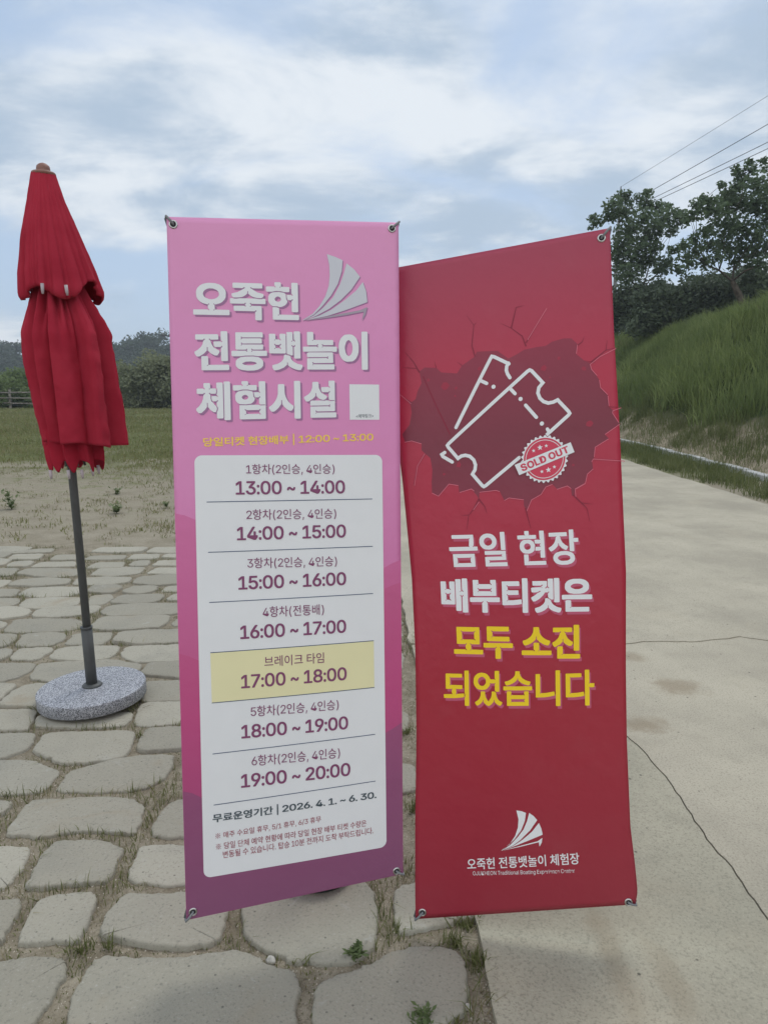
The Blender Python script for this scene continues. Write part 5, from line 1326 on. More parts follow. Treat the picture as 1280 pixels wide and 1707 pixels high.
  '켓': (920, [[147,-19,182,-84,272,-71,405,-11,452,23,515,99,527,71,592,9,682,-44,755,-71,842,-84,880,-2,729,46,659,89,584,181,559,276,459,276,444,184,392,113,289,43,152,3],[725,203,830,208,825,836,720,831],[654,814,540,814,540,598,550,584,539,573,445,569,434,581,450,598,460,641,462,759,84,754,89,673,349,676,360,664,344,644,337,608,347,598,335,586,40,568,59,483,279,506,297,494,172,379,40,308,85,229,112,229,175,259,275,326,347,394,409,483,545,483,540,301,555,283,654,288]]),
  '현': (920, [[831,-63,826,19,319,15,308,27,314,200,198,200,203,-68],[806,835,694,830,699,599,541,590,546,509,693,512,704,500,694,484,699,409,549,405,541,357,546,319,701,317,699,125,811,130],[91,377,111,330,186,265,266,245,379,249,439,272,504,330,528,410,524,474,504,524,419,592,349,609,236,605,149,565,111,524,88,454],[418,427,391,364,333,332,283,332,233,355,198,424,224,490,286,522,329,522,376,502,401,477],[34,644,569,639,574,720,369,722,358,734,364,834,256,839,256,729,39,725]]),
  '장': (920, [[149,106,159,32,228,-39,301,-69,424,-86,561,-83,688,-46,743,-4,776,72,769,142,743,186,704,217,624,251,498,267,371,264,231,224,186,189,159,149],[266,96,279,126,324,157,404,177,491,181,564,171,628,144,656,112,659,79,639,46,604,24,528,4,431,1,311,31,279,56],[658,271,769,276,766,516,903,522,898,607,774,604,763,616,764,837,653,832],[573,766,58,771,58,681,254,684,266,672,236,559,189,479,111,411,29,369,69,292,104,287,208,344,283,419,318,491,353,426,421,364,518,314,548,314,589,396,511,434,426,509,379,602,366,672,378,684,568,681]]),
  '배': (920, [[830,-88,835,834,722,834,722,504,732,490,720,479,640,475,629,487,635,814,527,819,522,-36,635,-36,629,380,640,392,720,392,732,380,722,364,722,-83],[70,139,445,144,440,752,335,747,340,535,184,529,172,540,179,747,65,747],[177,225,175,444,340,445,342,230]]),
  '부': (920, [[886,297,37,302,32,220,404,215,399,-83,511,-88,512,214,881,215],[136,794,141,389,782,394,777,799,666,794,666,700,676,687,664,675,257,672,246,684,252,794],[676,580,666,564,666,500,676,487,664,475,257,472,246,484,246,580,257,592,664,592]]),
  '무': (920, [[886,308,37,313,32,228,404,223,399,-82,511,-87,512,221,881,223],[779,418,774,786,136,781,141,413],[676,691,666,675,666,525,676,511,664,500,257,496,246,508,246,691,257,703,664,703]]),
  '료': (920, [[33,29,882,24,882,114,672,111,660,122,663,262,802,264,802,351,255,347,243,359,243,469,255,481,778,477,783,766,138,771,138,681,668,684,680,672,670,656,670,589,680,576,668,564,142,564,137,269,270,262,263,139,273,126,262,114,38,114],[373,116,375,264,557,262,555,117]]),
  '운': (920, [[796,-63,791,22,257,19,246,30,252,210,136,210,141,-68],[32,374,37,289,411,289,411,105,526,110,519,280,531,292,886,294,881,379],[792,610,779,687,707,762,614,799,474,815,351,809,227,772,159,720,126,644,132,567,174,509,277,452,404,432,561,435,687,472,759,527,782,564],[669,617,652,580,604,545,447,519,304,549,252,597,249,637,277,679,344,712,504,725,614,695,656,660]]),
  '영': (920, [[177,106,187,39,259,-39,349,-73,456,-86,589,-83,719,-46,784,6,814,86,801,162,736,231,656,264,526,281,386,274,266,237,211,192,187,156],[294,92,301,126,342,164,459,194,609,181,669,151,697,106,694,72,649,31,526,1,432,4,366,21,322,44],[811,832,694,832,694,732,704,719,692,707,492,707,412,764,319,784,222,777,166,757,84,686,54,622,47,539,77,439,162,361,262,334,379,341,442,367,492,411,692,414,704,402,694,386,694,286,806,281],[164,592,181,629,226,671,286,691,329,687,382,661,414,626,431,582,431,532,414,489,366,444,326,427,269,427,222,447,177,492,161,546],[701,616,699,501,537,499,539,617]]),
  '기': (920, [[696,-88,808,-83,803,839,691,834],[93,82,123,82,253,159,374,267,444,357,498,464,534,597,536,739,88,734,93,652,419,655,431,644,378,477,321,380,209,269,44,164]]),
  '간': (920, [[808,-63,803,19,293,15,281,27,288,237,171,237,176,-68],[656,155,768,160,764,470,901,477,896,562,773,559,761,570,763,839,651,834],[73,259,103,259,219,305,319,365,421,460,474,537,514,644,519,765,71,760,76,679,396,682,408,670,348,547,286,479,143,385,34,340]]),
  '오': (920, [[887,33,882,118,522,115,510,126,513,286,595,298,685,335,767,406,793,460,803,513,793,606,763,660,722,701,645,748,588,765,425,778,272,748,212,715,153,660,123,603,113,546,123,460,150,406,232,335,318,298,407,286,400,143,410,130,398,118,38,118,38,28],[227,533,253,606,298,648,382,681,458,691,535,681,618,648,673,590,690,526,667,460,622,415,515,375,435,371,352,388,295,415,247,466]]),
  '죽': (920, [[33,407,38,322,398,325,410,314,400,297,410,237,398,225,128,225,128,139,665,142,677,130,667,114,667,-83,783,-83,783,220,522,222,510,234,510,314,522,325,882,322,882,412],[840,517,835,535,708,562,622,602,567,647,527,704,538,715,805,712,805,799,107,794,112,712,382,715,393,704,353,650,295,602,188,555,85,535,80,514,112,449,218,462,335,505,398,545,462,619,473,590,565,515,698,462,805,449]]),
  '헌': (920, [[831,-63,826,19,319,15,308,27,314,207,198,207,203,-68],[806,835,694,830,701,530,541,520,556,435,693,439,704,427,694,410,699,132,811,137],[538,414,511,527,436,589,356,609,269,609,189,589,114,527,88,450,101,360,149,299,236,259,293,252,389,259,466,292,511,337],[424,420,393,365,343,342,303,339,221,377,201,444,236,499,313,525,389,499,421,454],[34,644,586,639,591,720,376,722,364,734,371,834,259,839,259,729,39,725]]),
  '전': (920, [[836,-63,831,19,321,15,310,27,316,227,200,227,205,-68],[805,152,810,830,698,835,700,594,518,589,513,504,700,497,693,157],[580,757,68,762,68,675,261,679,273,667,246,554,200,467,111,389,36,350,76,274,121,272,221,332,290,404,325,475,350,420,428,342,518,292,555,289,600,370,535,402,440,484,400,554,373,667,385,679,575,675]]),
  '통': (920, [[782,89,776,119,737,164,641,207,507,224,351,221,274,207,177,164,139,119,132,52,139,19,177,-26,274,-69,411,-86,567,-83,644,-69,737,-26,776,19],[249,72,271,104,314,124,501,141,611,121,644,104,666,66,641,31,604,14,414,-3,301,17,252,52],[32,276,877,271,877,357,521,354,509,366,509,419,521,431,784,427,784,511,261,507,249,519,249,569,261,581,754,577,754,661,261,657,249,669,249,716,261,727,777,724,782,806,144,811,139,432,397,431,409,419,399,402,409,369,397,357,37,357]]),
  '뱃': (920, [[880,-16,875,3,768,26,655,83,583,164,565,256,458,256,440,164,372,86,292,39,147,-2,178,-84,275,-71,378,-31,448,13,497,58,512,89,523,61,578,9,748,-71,845,-84],[825,203,830,831,717,831,717,628,727,614,715,603,638,599,627,611,633,814,528,819,523,288,633,288,627,504,638,516,715,516,727,504,717,488,717,208],[78,333,457,338,452,776,347,771,352,636,192,629,180,641,187,771,73,771],[183,421,185,546,353,544,352,423]]),
  '놀': (920, [[812,-71,807,11,257,7,246,19,246,79,257,91,777,87,777,317,136,312,141,231,664,234,676,222,666,206,676,179,664,167,141,167,141,-76],[886,376,881,457,521,454,509,466,509,529,521,541,784,537,784,624,264,621,252,632,259,819,142,819,142,542,401,541,412,529,402,512,412,469,401,457,37,457,37,371]]),
  '이': (920, [[695,-89,806,-84,801,838,690,833],[388,124,445,154,493,203,530,269,556,389,553,533,510,653,441,731,391,758,331,768,235,758,185,731,130,676,93,609,66,466,73,346,120,223,181,154,258,121],[318,671,371,648,403,613,426,566,446,443,436,356,406,276,348,221,295,214,255,234,220,273,186,366,180,456,196,559,220,609,275,661]]),
  '체': (920, [[727,-88,832,-83,827,839,722,834],[647,-41,652,810,544,815,539,504,549,490,537,479,407,479,402,397,545,390,539,-36],[327,805,219,800,224,672,49,664,54,582,217,585,229,574,199,414,165,330,102,240,25,177,29,157,77,99,127,112,199,180,245,250,277,335,289,324,289,290,329,224,407,142,444,119,474,119,519,174,519,200,452,250,379,350,345,440,325,574,337,585,490,582,495,664,330,669]]),
  '험': (920, [[811,-71,806,241,191,236,196,-76],[708,146,698,129,698,36,708,22,696,11,309,7,298,19,298,146,309,157,696,157],[806,837,694,832,701,566,544,556,556,474,701,472,694,272,703,267,811,272],[538,442,511,549,456,597,359,627,239,624,176,601,114,549,88,476,94,406,149,331,189,307,279,287,383,291,466,324,511,366],[201,446,214,499,246,527,296,544,379,527,411,499,424,466,421,436,389,394,326,371,253,384,214,416],[34,659,586,654,591,739,376,741,364,752,366,844,259,844,259,747,39,744]]),
  ' ': (250, []),
 },
 'plain': {
  '항': (920, [[169,86,179,29,244,-36,310,-63,437,-79,557,-76,687,-39,735,-1,765,69,755,132,690,197,624,224,494,241,384,237,250,201,195,156],[259,76,265,106,294,134,410,167,584,157,647,131,675,89,672,59,637,24,577,1,484,-9,317,14,275,42],[667,241,755,242,755,502,889,506,887,581,755,582,754,831,665,829],[99,439,112,389,157,334,257,294,340,291,430,307,480,334,532,406,539,462,515,536,477,574,390,611,310,617,200,597,160,574,105,502],[452,442,414,384,360,364,297,361,220,387,189,429,185,459,227,524,327,547,384,537,430,507],[49,656,587,654,589,726,367,727,365,836,277,837,274,727,50,727]]),
  '차': (920, [[659,-81,748,-80,748,380,898,384,896,459,748,460,746,832,658,830],[353,812,264,810,263,672,61,670,63,599,268,597,261,467,201,314,119,219,38,164,83,95,136,119,228,204,313,362,381,230,473,139,529,112,574,170,463,265,414,330,378,407,354,524,356,599,553,599,554,670,356,672]]),
  '인': (920, [[823,-60,822,12,298,12,297,234,207,234,208,-61],[705,162,793,164,792,829,703,827],[73,477,117,397,182,342,285,315,375,322,468,369,517,424,547,537,537,610,493,687,422,742,332,765,235,759,172,732,100,664,73,604],[453,580,457,524,437,464,382,412,345,399,288,395,232,412,173,467,157,514,173,614,202,649,262,682,335,685,388,665,427,630]]),
  '승': (920, [[143,88,157,28,228,-40,292,-64,425,-80,552,-77,678,-44,740,1,770,71,760,138,718,186,628,230,512,246,358,243,242,213,173,165],[680,78,652,33,605,10,522,-7,395,-7,275,26,240,61,237,91,260,131,295,153,382,173,498,176,632,146,673,111],[870,325,868,400,47,398,48,323],[93,528,128,463,218,483,382,566,462,653,538,566,672,493,792,463,820,521,812,540,665,583,565,653,517,718,502,816,413,815,397,711,315,620,238,576]]),
  '전': (920, [[823,-60,821,12,305,12,303,224,213,224,215,-61],[795,159,796,827,708,829,706,584,528,582,526,507,706,504,706,160],[566,754,76,754,78,682,276,680,270,580,213,464,121,382,50,347,91,275,148,295,238,362,325,492,363,424,418,365,485,319,546,297,586,367,525,395,426,480,373,587,366,680,565,682]]),
  '통': (920, [[146,82,152,22,224,-43,297,-66,421,-79,557,-76,684,-46,742,-4,769,52,762,116,691,181,617,204,497,217,361,214,224,181,172,142],[236,76,261,111,304,131,511,147,654,111,676,89,679,62,651,24,614,7,404,-9,264,24,239,49],[46,279,867,277,867,351,502,352,504,434,774,434,774,504,242,506,244,584,746,586,744,654,244,654,244,731,767,731,769,802,154,804,152,436,411,434,412,352,47,351]]),
  '배': (920, [[820,-81,822,830,735,830,734,472,622,474,622,810,537,812,535,-33,622,-33,622,394,734,395,735,-80],[80,145,432,147,430,745,349,744,347,525,167,525,165,744,79,744],[167,219,165,450,347,452,349,220]]),
  '브': (920, [[873,40,872,115,47,114,48,39],[143,764,145,289,773,290,772,765,687,764,685,599,235,599,233,764],[233,364,235,525,687,524,685,362]]),
  '레': (920, [[736,-81,821,-80,820,832,735,830],[633,-35,635,807,553,809,551,507,440,505,438,434,551,430,551,-33],[76,729,76,655,318,654,316,482,78,480,78,144,260,142,480,165,476,242,280,219,165,220,166,409,405,410,405,727]]),
  '이': (920, [[705,-82,793,-81,791,831,703,829],[321,761,245,751,195,724,143,673,106,606,80,463,86,349,143,209,208,151,291,124,378,131,435,161,480,206,523,293,546,433,533,556,483,673,431,724,381,751],[321,204,261,218,206,269,183,323,166,423,170,506,206,613,238,651,298,678,355,671,416,616,440,569,460,446,450,353,420,273,385,231]]),
  '크': (920, [[870,46,868,121,47,120,48,45],[143,736,145,665,682,665,678,488,122,465,120,446,132,388,675,418,643,190,733,183,767,416,768,738]]),
  '타': (920, [[661,-81,749,-80,749,390,896,394,894,469,749,470,747,832,659,830],[589,167,581,239,377,215,176,214,177,422,492,424,491,495,177,495,176,670,511,672,512,747,87,749,86,137,404,142]]),
  '임': (920, [[793,-68,792,264,203,262,205,-69],[290,6,292,191,707,189,705,4],[705,307,793,309,792,831,703,829],[73,506,123,422,185,377,278,354,382,361,478,411,517,456,540,512,540,622,507,692,435,754,372,777,242,777,172,751,100,686,73,629],[153,566,163,616,193,662,282,704,348,701,395,681,440,636,457,582,453,532,427,482,385,447,328,431,265,434,198,467,163,519]]),
  '매': (920, [[820,-81,822,830,735,830,734,472,622,474,622,810,537,812,535,-33,622,-33,622,394,734,395,735,-80],[80,162,429,164,427,725,79,724],[164,235,162,650,344,652,345,237]]),
  '주': (920, [[870,315,48,316,47,241,412,240,413,-79,498,-80,500,238,868,240],[793,388,820,458,738,476,605,543,540,611,510,688,512,700,792,700,792,773,123,771,125,700,407,698,383,621,312,543,188,480,97,458,128,386,222,406,325,453,382,493,458,586,487,541,592,453,715,400]]),
  '수': (920, [[870,320,48,322,47,247,412,245,413,-80,498,-81,500,244,868,245],[90,474,122,412,265,452,375,519,458,615,545,519,698,435,795,412,830,484,705,522,605,579,517,687,507,797,415,799,403,694,370,634,252,539,92,489]]),
  '요': (920, [[873,36,872,111,670,113,670,346,760,426,790,513,780,606,705,705,632,745,545,768,372,768,232,718,167,660,137,606,130,493,170,410,247,346,247,113,48,111,48,35],[337,113,338,315,418,301,580,313,578,111],[703,530,677,460,632,418,525,378,425,375,338,391,272,428,230,476,213,543,237,610,282,655,345,685,465,701,558,688,635,655,693,586]]),
  '일': (920, [[827,-68,825,4,293,6,295,97,792,97,792,321,203,319,205,251,707,249,705,164,208,164,208,-69],[705,361,793,362,792,831,703,829],[533,532,540,609,510,702,442,764,375,791,285,797,185,774,127,736,73,652,67,579,97,486,148,434,232,397,332,391,418,411,500,472],[153,592,173,659,205,691,285,721,345,717,408,687,453,602,447,552,402,494,312,464,265,467,202,497,173,529]]),
  '휴': (920, [[873,249,48,251,47,179,260,176,262,-82,350,-81,352,178,568,178,570,-81,658,-82,660,176,872,178],[757,463,727,536,668,578,552,608,418,611,308,598,235,571,170,509,160,453,193,376,245,341,355,311,465,304,615,321,678,344,743,406],[663,459,657,436,615,401,518,378,328,391,278,414,253,456,260,483,308,521,408,541,585,528,632,508],[90,659,822,658,823,729,505,731,503,833,415,834,412,731,92,731]]),
  '무': (920, [[872,305,47,306,46,231,411,230,412,-79,501,-80,502,228,871,230],[766,421,764,780,149,778,151,420],[239,495,241,706,679,705,677,493]]),
  '※': (1000, [[165,17,498,343,825,20,860,45,537,378,860,705,835,740,502,417,175,740,140,715,463,382,137,52],[570,55,577,118,542,163,472,170,430,135,423,72,458,27,528,20],[255,310,290,352,283,422,238,457,175,450,140,408,147,338,192,303],[825,310,860,352,853,422,808,457,745,450,710,408,717,338,762,303],[570,625,577,688,542,733,472,740,430,705,423,642,458,597,528,590]]),
  '당': (920, [[163,112,173,39,235,-29,302,-59,435,-79,548,-76,682,-36,730,2,763,86,750,159,695,221,625,254,482,274,365,267,242,227,197,192],[250,99,267,139,312,174,472,201,622,171,663,136,677,96,653,46,608,17,445,-6,305,24,257,69],[668,284,757,286,757,519,890,522,888,594,757,596,755,831,667,829],[587,389,575,461,398,437,177,436,177,686,492,687,492,761,87,759,88,357,378,361]]),
  '단': (920, [[795,-60,794,12,277,12,275,240,185,240,187,-61],[667,169,755,170,755,484,889,487,887,562,755,564,754,832,665,830],[585,360,574,435,390,409,179,407,179,677,494,679,494,752,89,750,90,329,377,332]]),
  '체': (920, [[737,-81,819,-80,817,832,735,830],[637,-35,639,807,554,809,552,474,417,472,415,400,552,397,552,-33],[317,799,232,797,230,662,62,660,64,589,232,587,225,470,185,340,142,267,39,174,87,105,130,129,205,210,274,359,342,227,417,149,464,125,509,184,405,284,369,340,339,410,319,517,320,589,480,589,482,660,320,662]]),
  '예': (920, [[736,-81,821,-80,819,832,734,830],[643,-35,644,810,558,810,556,612,426,612,384,690,333,735,289,752,209,749,156,722,88,624,61,510,64,334,111,200,149,155,199,125,279,119,359,155,426,262,556,262,558,-33],[253,202,209,219,168,274,144,364,141,477,171,607,219,662,266,669,309,645,341,597,364,507,368,410,354,314,331,257,293,215],[446,335,444,534,556,535,558,337]]),
  '약': (920, [[159,247,161,175,664,175,666,-80,756,-80,754,249],[668,832,666,287,754,285,756,420,886,424,884,499,756,500,756,614,884,615,886,690,758,692,756,830],[69,497,126,404,184,365,281,342,374,349,434,372,509,440,543,554,533,627,493,697,421,752,328,775,231,769,174,749,93,674,63,574],[449,597,453,537,433,484,384,439,341,422,288,419,221,439,169,487,153,534,169,630,211,672,264,695,378,682,419,650]]),
  '현': (920, [[818,-60,816,12,303,12,301,197,211,197,213,-61],[796,829,708,827,708,590,554,587,556,515,708,514,708,400,556,399,554,327,708,324,709,132,798,134],[104,474,101,404,124,334,159,295,246,255,339,252,409,269,491,334,511,384,511,470,491,520,429,575,369,599,276,602,196,582,124,520],[431,430,418,377,393,349,316,322,223,349,184,420,211,494,276,529,339,529,386,509,414,480],[48,647,559,645,561,717,353,719,351,830,266,832,263,719,49,719]]),
  '황': (920, [[762,58,752,108,683,170,610,193,477,206,373,203,247,173,195,141,162,71,172,15,230,-40,307,-67,423,-80,557,-77,680,-47,728,-15],[252,65,277,103,313,120,510,136,643,103,665,81,668,55,640,20,573,-4,397,-10,277,23],[667,210,755,211,755,481,885,485,883,556,755,558,753,830,665,828],[52,251,367,256,620,286,617,350,372,331,377,393,457,410,525,461,542,531,522,585,477,623,390,650,263,650,170,620,118,561,118,481,170,423,283,390,285,328,43,323],[198,525,240,573,333,590,420,570,448,545,455,515,433,480,393,460,293,453,217,483],[592,685,590,753,373,753,370,836,287,836,283,753,65,751,67,683]]),
  '에': (920, [[736,-81,821,-80,819,832,734,830],[639,-35,641,810,554,810,553,479,448,480,421,624,353,722,259,755,196,745,156,722,88,624,61,510,64,334,111,200,149,155,199,125,309,125,394,197,434,294,448,400,553,402,554,-33],[253,202,206,222,171,267,144,367,141,457,171,607,226,665,266,669,309,645,338,604,364,504,368,430,358,334,334,264,306,225]]),
  '따': (920, [[674,-81,763,-80,763,397,893,400,891,475,763,477,761,832,673,830],[308,735,73,734,74,155,231,159,326,177,318,249,163,234,163,660,308,662],[598,735,353,734,354,155,534,159,633,177,624,252,439,234,439,660,598,662]]),
  '라': (920, [[660,-82,748,-81,748,393,895,396,893,471,748,473,747,831,658,829],[83,748,83,671,408,669,407,491,85,489,85,136,390,141,593,168,587,244,393,218,172,213,173,414,495,416,495,746]]),
  '장': (920, [[163,102,173,36,238,-33,311,-63,434,-79,551,-76,678,-39,729,-1,763,76,749,152,694,211,614,244,488,261,361,254,241,217,199,186],[676,92,666,59,621,21,508,-6,341,7,284,34,253,82,256,112,284,147,354,177,428,187,534,184,614,164,656,136],[668,277,756,279,756,522,889,526,888,601,756,602,754,831,666,829],[559,762,68,764,68,687,269,686,263,596,213,489,144,421,43,366,83,296,141,314,218,367,269,422,318,507,401,394,474,344,538,321,576,392,501,427,413,506,366,599,359,686,558,687]]),
  '부': (920, [[872,294,47,295,46,224,411,222,412,-80,501,-81,502,220,871,222],[769,790,679,790,677,669,241,669,239,790,151,792,149,397,767,395],[239,470,241,595,679,594,677,469]]),
  '티': (920, [[709,-81,794,-80,792,832,707,830],[617,167,609,239,405,215,194,214,195,422,517,424,515,495,195,495,194,670,545,672,547,747,105,749,104,137,429,142]]),
  '켓': (920, [[867,-12,719,39,649,83,570,178,555,269,467,268,454,174,372,79,299,36,160,-6,192,-77,272,-61,429,19,512,113,602,16,735,-54,832,-77],[735,209,817,211,815,829,734,828],[640,811,554,811,552,566,427,568,447,644,452,753,97,751,99,679,362,679,364,664,342,583,54,564,69,489,310,511,209,393,54,304,95,236,165,266,282,346,395,489,552,489,554,291,640,291]]),
  '량': (920, [[160,92,170,36,239,-36,309,-63,432,-79,552,-76,672,-43,730,-1,764,79,754,142,689,211,612,241,475,257,362,251,242,214,194,176],[250,96,267,129,312,161,389,181,505,184,575,174,649,141,670,112,674,76,660,49,612,14,449,-9,305,17,257,59],[669,274,757,276,759,424,890,426,889,501,757,502,757,612,889,614,890,689,757,692,755,831,667,829],[594,359,585,434,405,411,174,406,175,521,497,522,495,774,84,772,85,701,410,699,409,594,87,592,89,327,402,334]]),
  '은': (920, [[780,-60,778,12,242,12,240,207,150,207,152,-61],[870,284,868,355,47,354,48,282],[780,624,743,714,688,755,552,795,418,799,285,779,222,752,147,674,137,607,170,524,238,472,368,435,492,432,628,452,692,479,767,554],[687,624,677,580,625,535,465,505,392,509,292,535,247,570,230,607,237,647,285,692,425,725,602,705,652,679]]),
  '변': (920, [[817,-60,816,12,302,12,301,224,211,224,212,-61],[796,152,796,829,707,827,706,665,509,665,507,767,419,769,416,612,182,612,181,767,91,767,92,309,506,309,509,395,706,395,707,154],[181,384,182,539,417,537,416,382],[507,470,509,589,707,587,706,469]]),
  '동': (920, [[143,81,173,5,238,-44,365,-77,492,-80,622,-64,692,-37,760,31,770,98,737,175,675,216,565,246,438,253,298,236,225,210,153,138],[680,91,673,58,645,30,522,-7,335,3,265,33,237,78,262,136,305,160,405,180,578,170,648,140],[870,311,868,383,503,385,505,483,775,483,775,556,240,558,242,716,768,716,768,790,150,788,150,485,412,483,413,385,48,383,48,310]]),
  '될': (920, [[825,-70,823,2,282,4,283,85,793,85,793,302,192,300,193,229,705,227,703,155,197,155,197,-71],[707,335,795,337,793,829,705,827],[62,360,333,362,643,392,640,459,395,440,397,522,573,522,573,592,225,594,227,722,563,722,565,790,137,792,135,524,303,522,305,437,53,432]]),
  '있': (920, [[873,-11,740,92,700,175,692,274,607,272,603,185,583,129,550,75,482,14,410,75,377,132,360,189,360,272,272,274,267,179,240,119,185,54,90,-1,138,-70,238,-10,315,87,350,22,398,-30,488,-76,597,5,648,94,725,-10,812,-63,835,-66],[705,307,793,309,792,830,703,829],[73,625,67,549,97,449,172,380,242,354,372,354,428,374,490,419,537,495,547,565,517,675,478,720,378,770,285,777,188,754,127,712],[453,525,433,485,392,447,342,427,272,427,225,444,173,492,157,535,157,589,173,632,225,680,265,697,345,697,388,680,437,635,457,579]]),
  '습': (920, [[763,286,673,286,672,184,242,184,240,286,152,287,150,-68,762,-69],[240,6,242,111,673,109,672,4],[870,346,868,417,47,416,48,344],[93,539,125,474,198,487,328,541,398,591,458,661,538,574,708,491,792,474,823,546,732,567,605,627,520,719,503,819,415,821,400,722,345,654,248,591]]),
  '니': (920, [[705,-81,794,-80,792,832,704,830],[105,742,104,154,385,159,625,195,615,272,395,239,194,234,194,740]]),
  '다': (920, [[661,-82,749,-81,749,396,896,399,894,474,749,476,747,831,659,829],[592,176,581,251,364,224,176,223,176,666,511,668,512,739,87,741,86,146,387,148]]),
  '탑': (920, [[754,286,664,286,663,184,269,184,268,286,179,287,178,-68,753,-69],[268,6,269,111,664,109,663,4],[666,321,754,322,754,539,888,542,886,617,754,619,753,831,664,829],[574,379,566,451,406,431,178,426,179,531,491,532,489,604,179,604,178,706,506,707,506,781,88,779,89,351,373,354]]),
  '분': (920, [[782,-60,781,12,241,12,239,190,149,190,151,-61],[46,350,47,279,417,279,421,102,509,104,511,279,872,280,871,352],[762,800,676,800,674,685,244,685,242,800,157,802,156,434,761,432],[242,507,244,615,676,614,674,505]]),
  '까': (920, [[674,-81,763,-80,763,380,899,384,898,459,763,460,761,832,673,830],[361,65,383,74,446,164,529,364,559,507,571,732,346,730,348,655,486,654,473,507,443,374,369,210,299,117],[108,122,189,214,279,400,313,547,321,732,73,730,74,655,239,654,216,490,183,390,123,277,43,177]]),
  '지': (920, [[705,-81,793,-80,792,832,703,830],[585,739,77,737,78,662,287,660,280,490,253,397,173,267,47,164,95,92,155,125,247,217,332,382,420,227,505,149,562,115,577,120,617,187,487,284,413,394,383,480,377,660,585,662]]),
  '도': (920, [[873,34,872,109,503,111,503,331,778,333,778,406,240,408,242,683,768,683,768,756,150,754,150,334,412,333,413,111,48,109,48,33]]),
  '착': (920, [[161,229,163,158,663,158,664,-81,754,-81,753,231],[666,271,754,273,754,509,888,513,886,591,754,593,753,831,664,829],[89,291,219,358,271,409,319,488,364,416,413,371,543,308,581,379,496,418,421,479,371,569,361,643,559,644,561,719,363,721,359,834,271,833,269,721,73,721,73,644,271,643,264,569,214,473,153,414,48,363]]),
  '탁': (920, [[161,237,163,162,663,162,664,-80,754,-80,753,239],[666,832,664,277,753,275,754,510,886,512,888,590,754,594,754,830],[574,350,566,422,399,402,178,400,179,512,491,514,489,585,179,585,178,690,506,692,506,769,88,767,89,322,359,325]]),
  '드': (920, [[873,43,872,118,47,117,48,42],[780,323,778,395,240,397,242,672,768,672,768,745,150,743,152,322]]),
  '립': (920, [[795,286,705,286,703,181,293,181,292,286,207,287,205,-68,793,-69],[292,6,293,107,705,106,703,4],[707,324,795,326,793,831,705,829],[612,376,600,447,393,424,182,422,183,534,508,536,507,787,92,786,93,711,422,709,420,604,95,602,97,344,373,347]]),
  '링': (920, [[802,92,788,146,717,214,587,251,457,254,330,237,250,201,195,139,188,69,218,2,280,-43,403,-76,523,-79,653,-63,720,-36,792,36],[275,89,288,122,343,161,440,181,547,181,680,141,705,112,708,76,683,37,610,4,447,-6,323,24,282,62],[707,267,795,269,793,831,705,829],[612,352,600,424,383,401,182,399,183,517,508,519,507,774,92,772,93,697,422,696,420,587,95,586,97,321,423,327]]),
  ' ': (250, []),
 },
 'num': {
  '0': (714, [[326,757,251,744,201,724,125,665,101,635,74,589,43,489,35,302,58,175,97,95,132,52,228,-10,298,-26,388,-30,466,-16,517,4,585,55,620,99,671,232,678,439,643,582,581,675,485,737,415,754],[380,637,439,610,491,549,522,455,530,335,511,225,468,145,439,117,392,94,337,90,271,120,222,182,195,259,183,375,199,485,234,565,298,624,337,637]]),
  '1': (637, [[602,-17,602,93,409,92,413,738,388,747,240,743,51,622,51,502,99,497,232,580,259,613,269,612,261,588,261,108,269,95,41,93,35,-12,60,-20]]),
  '2': (659, [[41,-17,599,-20,624,-12,618,97,242,95,248,107,279,117,499,315,569,395,604,462,612,568,597,622,562,672,478,730,361,757,294,757,216,743,134,707,66,638,39,565,45,500,181,500,211,585,251,620,298,637,368,633,423,607,452,572,464,525,448,478,409,425,35,82]]),
  '3': (702, [[84,744,84,630,433,632,374,589,222,439,222,342,248,334,388,330,443,310,499,255,511,192,491,149,450,114,396,94,333,90,290,97,240,120,211,149,185,204,41,204,35,162,62,89,131,24,244,-20,388,-30,470,-16,536,7,616,65,647,109,667,175,659,275,632,329,575,384,497,420,427,434,400,427,398,435,441,459,632,645,632,739,606,747]]),
  '4': (741, [[528,743,404,747,378,738,35,242,41,133,462,-20,583,-17,706,135,706,245,680,253,585,248,589,465,563,473,466,473,441,465,446,250,224,253,205,247,203,255,234,275,526,698,534,712]]),
  '5': (671, [[587,744,119,747,94,739,47,349,170,330,279,374,357,374,396,360,441,329,472,282,484,239,476,192,452,149,400,107,345,90,290,94,244,114,203,152,181,204,41,204,35,155,70,75,131,20,193,-10,294,-30,361,-30,450,-13,528,24,577,65,612,115,636,192,632,299,593,385,532,444,458,480,372,497,271,490,203,462,218,502,232,630,587,630]]),
  '6': (659, [[505,744,376,747,343,732,132,469,51,332,35,269,35,189,54,119,119,37,170,4,236,-20,365,-30,470,-6,521,20,569,62,612,129,624,169,624,282,608,332,569,389,517,430,450,457,353,470,296,459,339,495,511,709],[361,90,302,90,248,114,199,169,183,225,199,282,226,319,275,350,318,360,365,357,415,334,448,302,476,239,456,159,407,110]]),
  '7': (667, [[99,-17,228,-20,257,-8,632,628,626,743,60,747,35,738,41,630,472,632,417,565,94,15]]),
